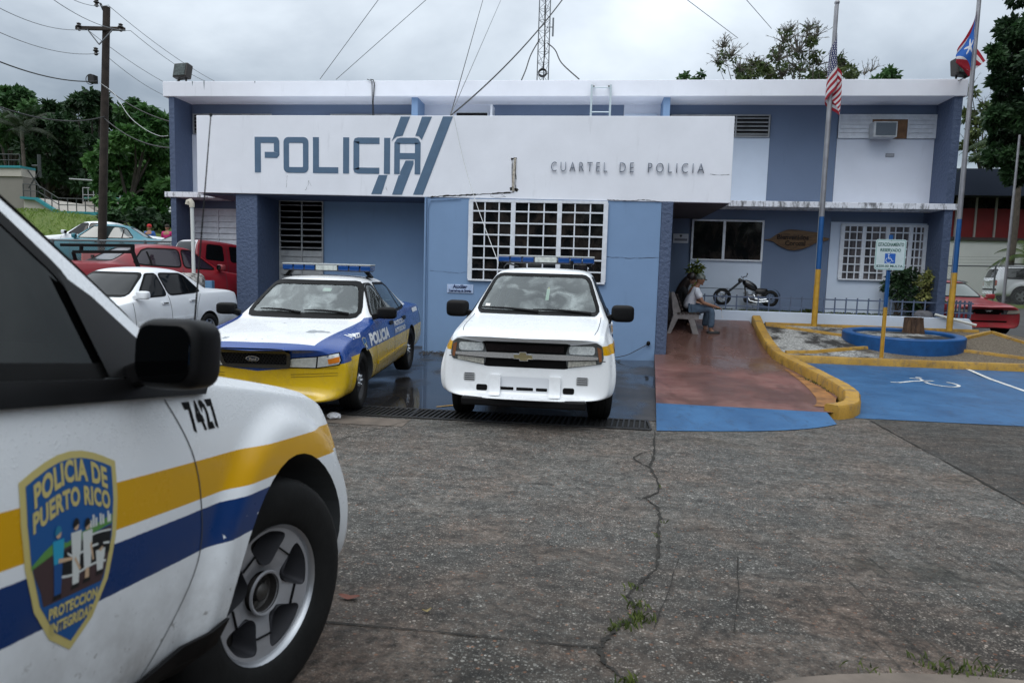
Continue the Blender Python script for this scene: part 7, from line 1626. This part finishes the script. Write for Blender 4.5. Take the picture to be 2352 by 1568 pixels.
def crown_px(x, y, z0, L, Y):                  # blobs given as picture measurements at the tree's own distance
    out = []
    for px, py, rp, k in L: v = A(px, py, Y+random.uniform(-1.5, 1.5)); out.append((v.x-x, v.y-y, v.z-z0, rp*Y/1568, k))
    return out
def ptree(name, label, px, Y, L, leafm, ls, n, tr=.25, **k):
    b = A(px, 560, Y); z0 = gz(b.x, Y)-.2; top = A(px, min(l[1] for l in L), Y).z-z0
    return grow_tree(name, label, b.x, Y, top, crown_px(b.x, Y, z0, L, Y), leafm, ls, n, tr, z0, **k)
G1 = 'trees on the left behind the parked cars'
ptree('leafy_tree', 'bright green feathery tree touching the left end of the station', 300, 38, [(300, 420, 60, 2), (350, 350, 45, 1.6), (260, 360, 45, 1.4), (330, 470, 55, 1.6), (270, 480, 45, 1.2), (370, 440, 40, 1.2), (350, 280, 35, 1), (310, 320, 40, 1.2), (240, 420, 35, 1)], LG, .42, 900, group=G1)
ptree('leafy_tree', 'tall green tree rising above the bright feathery one', 330, 50, [(320, 270, 38, 1.3), (370, 300, 40, 1.2), (290, 300, 35, 1), (385, 350, 40, 1.2), (350, 400, 50, 1.3), (300, 240, 22, .7)], LM, .5, 700, group=G1)
ptree('leafy_tree', 'dark flat topped tree behind the utility pole', 210, 52, [(210, 240, 30, 1), (170, 260, 32, 1), (250, 265, 30, 1), (190, 300, 40, 1.2), (240, 330, 45, 1.2), (200, 380, 50, 1.3), (180, 230, 18, .6), (228, 228, 18, .6)], LD, .5, 650, group=G1)
ptree('leafy_tree', 'rounded green tree at the far left edge above the beige building', 30, 50, [(30, 230, 38, 1.3), (70, 260, 36, 1.2), (0, 280, 45, 1.2), (40, 310, 50, 1.3), (-40, 260, 50, 1.2), (90, 310, 40, 1), (30, 212, 18, .7)], LM, .5, 700, group=G1)
ptree('leafy_tree', 'dark tree between the left edge and the utility pole', 115, 47, [(115, 270, 34, 1.1), (80, 300, 38, 1.1), (150, 300, 40, 1.1), (110, 350, 55, 1.4), (150, 400, 50, 1.2), (80, 400, 55, 1.2), (120, 245, 16, .5)], LD, .48, 750, group=G1)
ptree('leafy_tree', 'olive brown half bare tree low behind the beige building', 150, 54, [(140, 400, 50, 1), (180, 440, 45, 1), (100, 420, 45, 1), (200, 400, 35, .8), (160, 480, 45, .9)], leafmat('leaf_dull', (.012, .014, .008), (.035, .035, .018)), .4, 520, bare=5, group=G1)
ptree('leafy_tree', 'low dark shrubby tree under the bright feathery tree', 330, 35, [(330, 500, 35, 1.1), (290, 510, 30, 1), (370, 505, 30, 1), (250, 500, 30, .9)], LD, .35, 600, tr=.15, group=G1)
ptree('leafy_tree', 'dark green backdrop tree left of the pole, farthest back', 60, 58, [(0, 340, 60, 1.4), (70, 360, 60, 1.4), (140, 340, 55, 1.3), (30, 420, 60, 1.2), (110, 430, 60, 1.2), (-50, 350, 60, 1.2)], LD, .6, 620, group=G1)
ptree('leafy_tree', 'dark green backdrop tree behind the bright feathery tree', 300, 58, [(220, 360, 60, 1.3), (300, 340, 55, 1.3), (370, 360, 50, 1.2), (260, 430, 60, 1.2), (350, 440, 60, 1.2)], LD, .6, 620, group=G1)
ptree('leafy_tree', 'wide dark tree farthest back at the left, behind the flat topped tree', 180, 66, [(120, 300, 55, 1.3), (190, 290, 55, 1.3), (250, 310, 55, 1.3), (90, 370, 60, 1.2), (170, 380, 60, 1.2), (250, 390, 60, 1.2), (320, 330, 50, 1.2), (340, 410, 60, 1.2), (150, 450, 60, 1.1), (260, 460, 60, 1.1)], LD, .65, 720, group=G1)
ptree('leafy_tree', 'wide mid green tree farthest back at the left edge', 20, 66, [(-20, 290, 55, 1.3), (40, 280, 55, 1.3), (90, 300, 45, 1.2), (0, 360, 60, 1.2), (60, 370, 60, 1.2), (20, 440, 60, 1.1), (90, 440, 60, 1.1)], LM, .65, 720, group=G1)
G2 = 'trees seen above the roof'
ptree('half_bare_tree', 'rounded half bare tree with many thin twigs above the roof', 1835, 34, [(1835, 120, 34, 1), (1800, 100, 24, .7), (1870, 95, 24, .7), (1785, 140, 22, .7), (1880, 150, 22, .6), (1840, 165, 36, .8), (1815, 75, 16, .4), (1860, 70, 16, .4), (1800, 175, 22, .6)], LP, .20, 150, tr=.10, bare=20, group=G2, barkc=(.10, .09, .075), fork=.62)
ptree('half_bare_tree', 'thin sparse tree with bare left branches above the roof', 1680, 34, [(1680, 130, 24, .5), (1650, 150, 20, .3), (1700, 165, 20, .5), (1660, 110, 18, .2), (1730, 150, 18, .5)], LP, .20, 110, tr=.08, bare=18, group=G2, barkc=(.12, .11, .09), fork=.6)
ptree('leafy_tree', 'small dense green tree top between the two half bare trees', 1730, 38, [(1720, 165, 24, 1), (1745, 150, 20, .8), (1765, 172, 20, .8), (1700, 178, 18, .7)], LP, .24, 260, tr=.10, bare=5, group=G2)
ptree('leafy_tree', 'dark green tree top partly behind the striped flag', 1930, 38, [(1900, 170, 28, .8), (1940, 158, 24, .8), (1925, 140, 15, .5), (1965, 172, 14, .4), (1880, 178, 20, .6)], LP, .24, 260, tr=.10, bare=5, group=G2)
ptree('leafy_tree', 'little round tree top on the roof line right of the striped flag', 2040, 40, [(2035, 168, 15, .6), (2050, 172, 13, .5), (2020, 178, 12, .4)], LM, .3, 240, tr=.1, group=G2)
ptree('half_bare_tree', 'bare forked twigs rising over the roof between the flagpoles', 1988, 38, [(1985, 172, 20, .02), (2000, 165, 18, .02)], LP, .2, 100, tr=.07, bare=5, group=G2, barkc=(.14, .13, .11))
ptree('leafy_tree', 'tiny green tree top at the left start of the roof trees', 1600, 40, [(1570, 178, 12, .5), (1605, 176, 12, .5)], LM, .3, 150, tr=.08, group=G2)
G3 = 'trees at the right edge'
ptree('tall_tree', 'very tall dark tree filling the right edge of the picture', 2400, 30, [(2330, 150, 45, 1.3), (2345, 230, 45, 1.3), (2300, 190, 30, .9), (2350, 80, 40, 1.2), (2380, 20, 55, 1.2), (2400, 150, 70, 1.3), (2310, 270, 35, 1), (2400, 260, 60, 1.2), (2340, 320, 40, 1), (2285, 130, 20, .6), (2420, 60, 60, 1.2), (2320, 360, 40, 1), (2290, 320, 25, .6), (2360, 400, 45, .9)], LD, .26, 1300, tr=.2, group=G3)
ptree('half_bare_tree', 'loose branching tree beside the right end of the station', 2250, 64, [(2260, 240, 28, .8), (2240, 290, 26, .8), (2280, 310, 30, .9), (2230, 200, 22, .5), (2225, 330, 24, .7), (2260, 350, 26, .8), (2300, 360, 26, .7), (2225, 260, 16, .5)], LP, .45, 360, tr=.2, bare=3, group=G3, fork=.5)
def palm(label, px, py, Y, zb_, n, L, lm):
    c = A(px, py, Y); t = thing('palm_tree', label, 'palm tree', (c.x, Y, zb_)); top = Vector((0, 0, c.z-zb_)); mb = MB(); mb.tube([(0, 0, 0), top*.5+Vector((.1, 0, 0)), top], [.17, .13, .11], 9); mb.build('trunk', M('palm_bark', (.09, .075, .06), .95, var=.3), t, smooth=60)
    rnd = random.Random(px)
    for k in range(n):
        a = 2*pi*k/n+rnd.uniform(-.2, .2); el = rnd.uniform(.1, 1.1); P = []; p = top.copy(); d = Vector((cos(a)*cos(el), sin(a)*cos(el), sin(el)))
        for j in range(9): P.append(p.copy()); p += d*L/8; d = (d+Vector((0, 0, -.20))).normalized()
        mb = MB(); mb.tube(P, [.025, .022, .02, .018, .015, .012, .01, .007, .004], 4)
        for j in range(1, 40):
            f = j/40*8; i = min(7, int(f)); q = P[i].lerp(P[i+1], f-i); tt = (P[i+1]-P[i]).normalized(); sdv = tt.cross(Vector((0, 0, 1))).normalized(); l = L*.24*sin(pi*min(.95, .15+.85*j/40))
            for s in (-1, 1): dd = (sdv*s*.8+tt*.5+Vector((0, 0, -.45))).normalized(); w = tt*.022; mb.add([q-w, q+w, q+dd*l], [(0, 1, 2)])
        mb.build('frond', lm, t)
LPalm = leafmat('palm_leaf', (.02, .04, .015), (.05, .09, .03)); 
palm('palm with drooping fronds in front of the red walled building', 2346, 330, 36, 1.0, 15, 3.0, LPalm); palm('drooping palm low among the trees at the far left', 50, 300, 44, 2.0, 15, 3.2, leafmat('palm_dull', (.012, .022, .01), (.035, .05, .02)))
palm('short bright palm beside the white walled building at the right edge', 2365, 590, 36, .9, 13, 2.0, leafmat('palm_bright', (.04, .08, .015), (.12, .17, .04)))
# ------------------------------------------------------------ left background
n = NB('hill_grass'); f = n.noise(1.2, 7, .65); g = n.noise(9, 6, .7); n.P(Base_Color=n.mix(n.step(g, .35, .7), n.mix(n.step(f, .4, .65), (.065, .125, .018), (.12, .20, .03)), (.17, .20, .05)), Roughness=.95); n.bump(g, 1, .15); HG = n.m
def hz(x, y): return max(gz(x, y)-.05, gz(x, y)-.05+2.15*sm(-19.3, -28, x)*sm(24, 33, y))
tag(sheet(axis([(-60, -18, .7)]), axis([(24, 60, .7)]), .02, hz).build('grass_hill', HG, smooth=60), kind='structure')
mb = MB(); rnd = random.Random(3)
for k in range(2600):
    x, y = rnd.uniform(-31, -19.5), rnd.uniform(25.5, 33.5); grass(mb, x, y, lambda a, b: hz(a, b)+.02, 2, .1, .1, .22)
tag(mb.build('hill_grass_tufts', leafmat('hill_blade', (.08, .15, .02), (.18, .26, .045), None, .7)), 'bright grass on the bank above the parked cars', 'grass', kind='stuff')
bb = thing('waterworks_building', 'beige flat roofed building with teal trim and a stair wall at the far left', 'building', (-38, 40, 1.5)); BG = wall_mat('beige_wall', (.20, .185, .165), streak=.3); BGL = wall_mat('beige_light', (.42, .39, .35)); TEAL = M('teal_trim', (.015, .20, .23), .4); RAIL = M('rail_grey', (.30, .31, .31), .5); Bo = Vector((-38, 40, 1.5))
def bw(x0, x1, y0, y1, z0, z1, nm, m): o = MB().box(x0, x1, y0, y1, z0, z1).build(nm, m, bb); o.location = -Bo
bw(-52, -35.65, 40, 41, 1.4, 6.85, 'wall', BG); bw(-52, -35.63, 39.9, 41, 6.853, 7.36, 'parapet', BGL); bw(-52, -35.6, 39.8, 41, 7.363, 7.50, 'trim', TEAL)
mb = MB(); mb.prism([(-35.64, 1.4), (-31.35, 1.4), (-31.35, 4.75), (-33.2, 4.75), (-34.6, 5.55), (-35.64, 5.6)], 0, 4, XZ(44)); o = mb.build('stair_wall', BGL, bb); o.location = -Bo
mb = MB(); mb.prism([(-35.64, 5.6), (-34.6, 5.55), (-33.2, 4.75), (-30.2, 4.72), (-30.2, 4.60), (-33.25, 4.6), (-34.65, 5.4), (-35.64, 5.46)], 0, .3, XZ(40.02)); o = mb.build('stair_trim', TEAL, bb); o.location = -Bo
bw(-34.95, -31.35, 44.2, 45.5, 1.4, 5.75, 'tank_wall', BGL)
mb = MB()
def rl(a, b, z, n_):
    for k in range(n_+1): p = Vector(a).lerp(Vector(b), k/n_); mb.tube([p, p+Vector((0, 0, z))], .03, 5)
    for q in (.5, 1): mb.tube([Vector(a)+Vector((0, 0, z*q)), Vector(b)+Vector((0, 0, z*q))], .028, 5)
rl((-34.9, 44.2, 5.75), (-31.35, 44.2, 5.75), .95, 9); rl((-31.35, 44.2, 5.75), (-31.35, 49, 5.75), .95, 5); mb.tube([(-32.2, 44.3, 5.7), (-32.2, 44.3, 8.2)], .06, 8); mb.tube([(-35.3, 43.5, 7.2), (-33, 43.5, 7.1)], .05, 8)
o = mb.build('white_railing', RAIL, bb); o.location = -Bo
mb = MB(); rl((-38, 39.9, 7.5), (-35.7, 39.9, 7.5), .7, 3); rl((-35.6, 39.95, 5.6), (-34.6, 39.95, 5.55), .8, 2); rl((-34.6, 39.95, 5.55), (-33.2, 39.95, 4.75), .8, 3); rl((-33.2, 39.95, 4.75), (-30.2, 39.95, 4.72), .8, 5); rl((-30.2, 39.95, 4.72), (-25, 39.0, 2.9), .8, 7)
mb.tube([(-34.9, 40.5, 6.9), (-34.9, 40.5, 8.3)], .1, 6); mb.tube([(-35.4, 40.5, 7.6), (-34.9, 40.5, 7.6)], .06, 6); mb.bar((-35.6, 40.4, 6.2), (-34.8, 40.4, 7.3), .06); mb.bar((-34.8, 40.4, 6.2), (-35.6, 40.4, 7.3), .06); o = mb.build('dark_railing', M('rail_dark', (.03, .035, .035), .5), bb); o.location = -Bo
mb = MB(); mb.tube(catmull([(-34.4, 45, 6.1), (-33.2, 45, 6.9), (-32.9, 45, 7.1), (-32.6, 45, 6.9), (-32.6, 45, 5.8)], 5), .16, 10); mb.tube([(-35, 44.5, 6.0), (-32, 44.5, 6.0)], .10, 8); o = mb.build('green_pipe', M('pipe_green', (.03, .16, .13), .4), bb, smooth=60); o.location = -Bo
mb = MB(); mb.prism([(-30.2, 4.6), (-25, 2.75), (-25, 2.65), (-30.2, 4.45)], 0, .2, XZ(39)); o = mb.build('stair_trim', TEAL, bb); o.location = -Bo
def chain(label, a, b, h, step, posts, barbed=False, wr=.006):
    t = thing('chain_link_fence', label, 'fence', tuple(a)); a, b = Vector(a), Vector(b); L = (b-a).length; d = (b-a)/L; mb = MB()
    n_ = int((L+h)/step)
    for k in range(n_):
        s = k*step
        for sg in (0, 1):
            u0, u1 = (s-h, s) if sg else (s, s-h); z0, z1 = 0., h
            lo, hi = 0, 1
            f = lambda u, v: (v-u)
            if u1 != u0:
                ts = sorted(((0-u0)/(u1-u0), (L-u0)/(u1-u0))); lo, hi = max(0, ts[0]), min(1, ts[1])
            if hi > lo: p, q = d*(u0+(u1-u0)*lo)+Vector((0, 0, z0+(z1-z0)*lo)), d*(u0+(u1-u0)*hi)+Vector((0, 0, z0+(z1-z0)*hi)); mb.tube([p, q], wr, 3, False)
    mb.build('wire_mesh', M('galv_wire', (.25, .26, .27), .5, .4), t); mb = MB()
    for k in range(posts): p = d*L*k/(posts-1); mb.tube([p-Vector((0, 0, .3)), p+Vector((0, 0, h+.03))], .035, 7)
    if barbed:
        for k in range(posts): p = d*L*k/(posts-1)+Vector((0, 0, h)); mb.tube([p, p+Vector((.22, -.1, .38))], .02, 5)
    mb.build('posts', MATS['galv'], t, smooth=50); mb = MB(); mb.tube([Vector((0, 0, h)), d*L+Vector((0, 0, h))], .028, 6)
    if barbed:
        for q in (.35, .7, 1): mb.tube([Vector((.22*q, -.1*q, h+.38*q)), d*L+Vector((.22*q, -.1*q, h+.38*q))], .006, 4)
    mb.build('top_rail', MATS['galv'], t, smooth=50)
chain('low chain link fence in front of the teal and grey cars', (-16.6, 18, .95), (-11.0, 18.05, 1.0), 1.27, .075, 5)
# ------------------------------------------------------------ right background
rb = thing('red_band_building', 'long low building with a dark blue roof, window strip and red band at the right', 'building', (28, 40, 1)); Ro = Vector((28, 40, 1))
def rw(x0, x1, y0, y1, z0, z1, nm, m): o = MB().box(x0, x1, y0, y1, z0, z1).build(nm, m, rb); o.location = -Ro; return o
rw(17.5, 45, 40, 60, .8, 4.12, 'white_wall', wall_mat('white_wall_far', (.62, .63, .62))); rw(17.5, 45, 39.9, 60, 4.123, 4.30, 'ledge', M('dark_ledge', (.04, .03, .03), .7)); rw(17.5, 45, 40.05, 60, 4.303, 5.85, 'red_band', M('dark_red_panel', (.16, .012, .014), .5, var=.2, vs=1)); rw(17.5, 45, 40.1, 60, 5.853, 6.42, 'window_strip', GLZ)
rw(17.2, 45.3, 39.0, 60.3, 6.423, 7.80, 'roof_fascia', M('navy_fascia', (.012, .020, .04), .5)); rw(19.7, 23.5, 44, 50, 7.803, 8.2, 'roof_box', wall_mat('cream_box', (.42, .40, .32)))
for k in range(14): x = 18.6+1.0*k; rw(x, x+.08, 39.95, 40.04, 4.31, 6.42, 'mullion', M('mullion_grey', (.30, .28, .27), .5))
for k in range(40): rw(17.6+.3*k, 17.64+.3*k, 40.06, 40.098, 5.86, 6.42, 'window_bar', BLK) if k % 3 == 1 else None
chain('chain link fence topped with barbed wire in front of the white off road car', (12.5, 31, .80), (21.5, 31.1, .92), 1.66, .12, 5, True, .005)
t = thing('lamp_post', 'thin tall grey post standing before the red banded building', 'post', (15.72, 28, .7)); MB().tube([(0, 0, 0), (.0, 0, 6.6)], [.06, .04], 8).build('shaft', STL, t, smooth=50)
tag(sheet(axis([(8, 60, 2)]), axis([(30, 62, 1)]), .016).build('verge_grass', HG, smooth=60), kind='structure')

# woods across the road, behind the photographer: they mirror in the windows and car glass
mb = MB(); rnd = random.Random(11)
for k in range(170):
    x = rnd.uniform(-34, 38); y = -rnd.uniform(17, 26) if x < 18 else rnd.uniform(-22, min(26, x*.95))
    r = rnd.uniform(2, 3.6)
    if k % 2: y = rnd.uniform(8, 34); x = .70*y+4.5+rnd.uniform(0, 10)
    leaves(mb, (x, y, rnd.uniform(1.2, 12 if k % 2 else 6.5)), (r, r, r*.9), 170, 1.0, 1.6, .5, .2, rnd)
tag(mb.build('woodland', leafmat('leaf_wood', (.007, .018, .010), (.018, .040, .020))), 'dark woodland across the road, mirrored in windows and car glass', 'woods', kind='stuff')
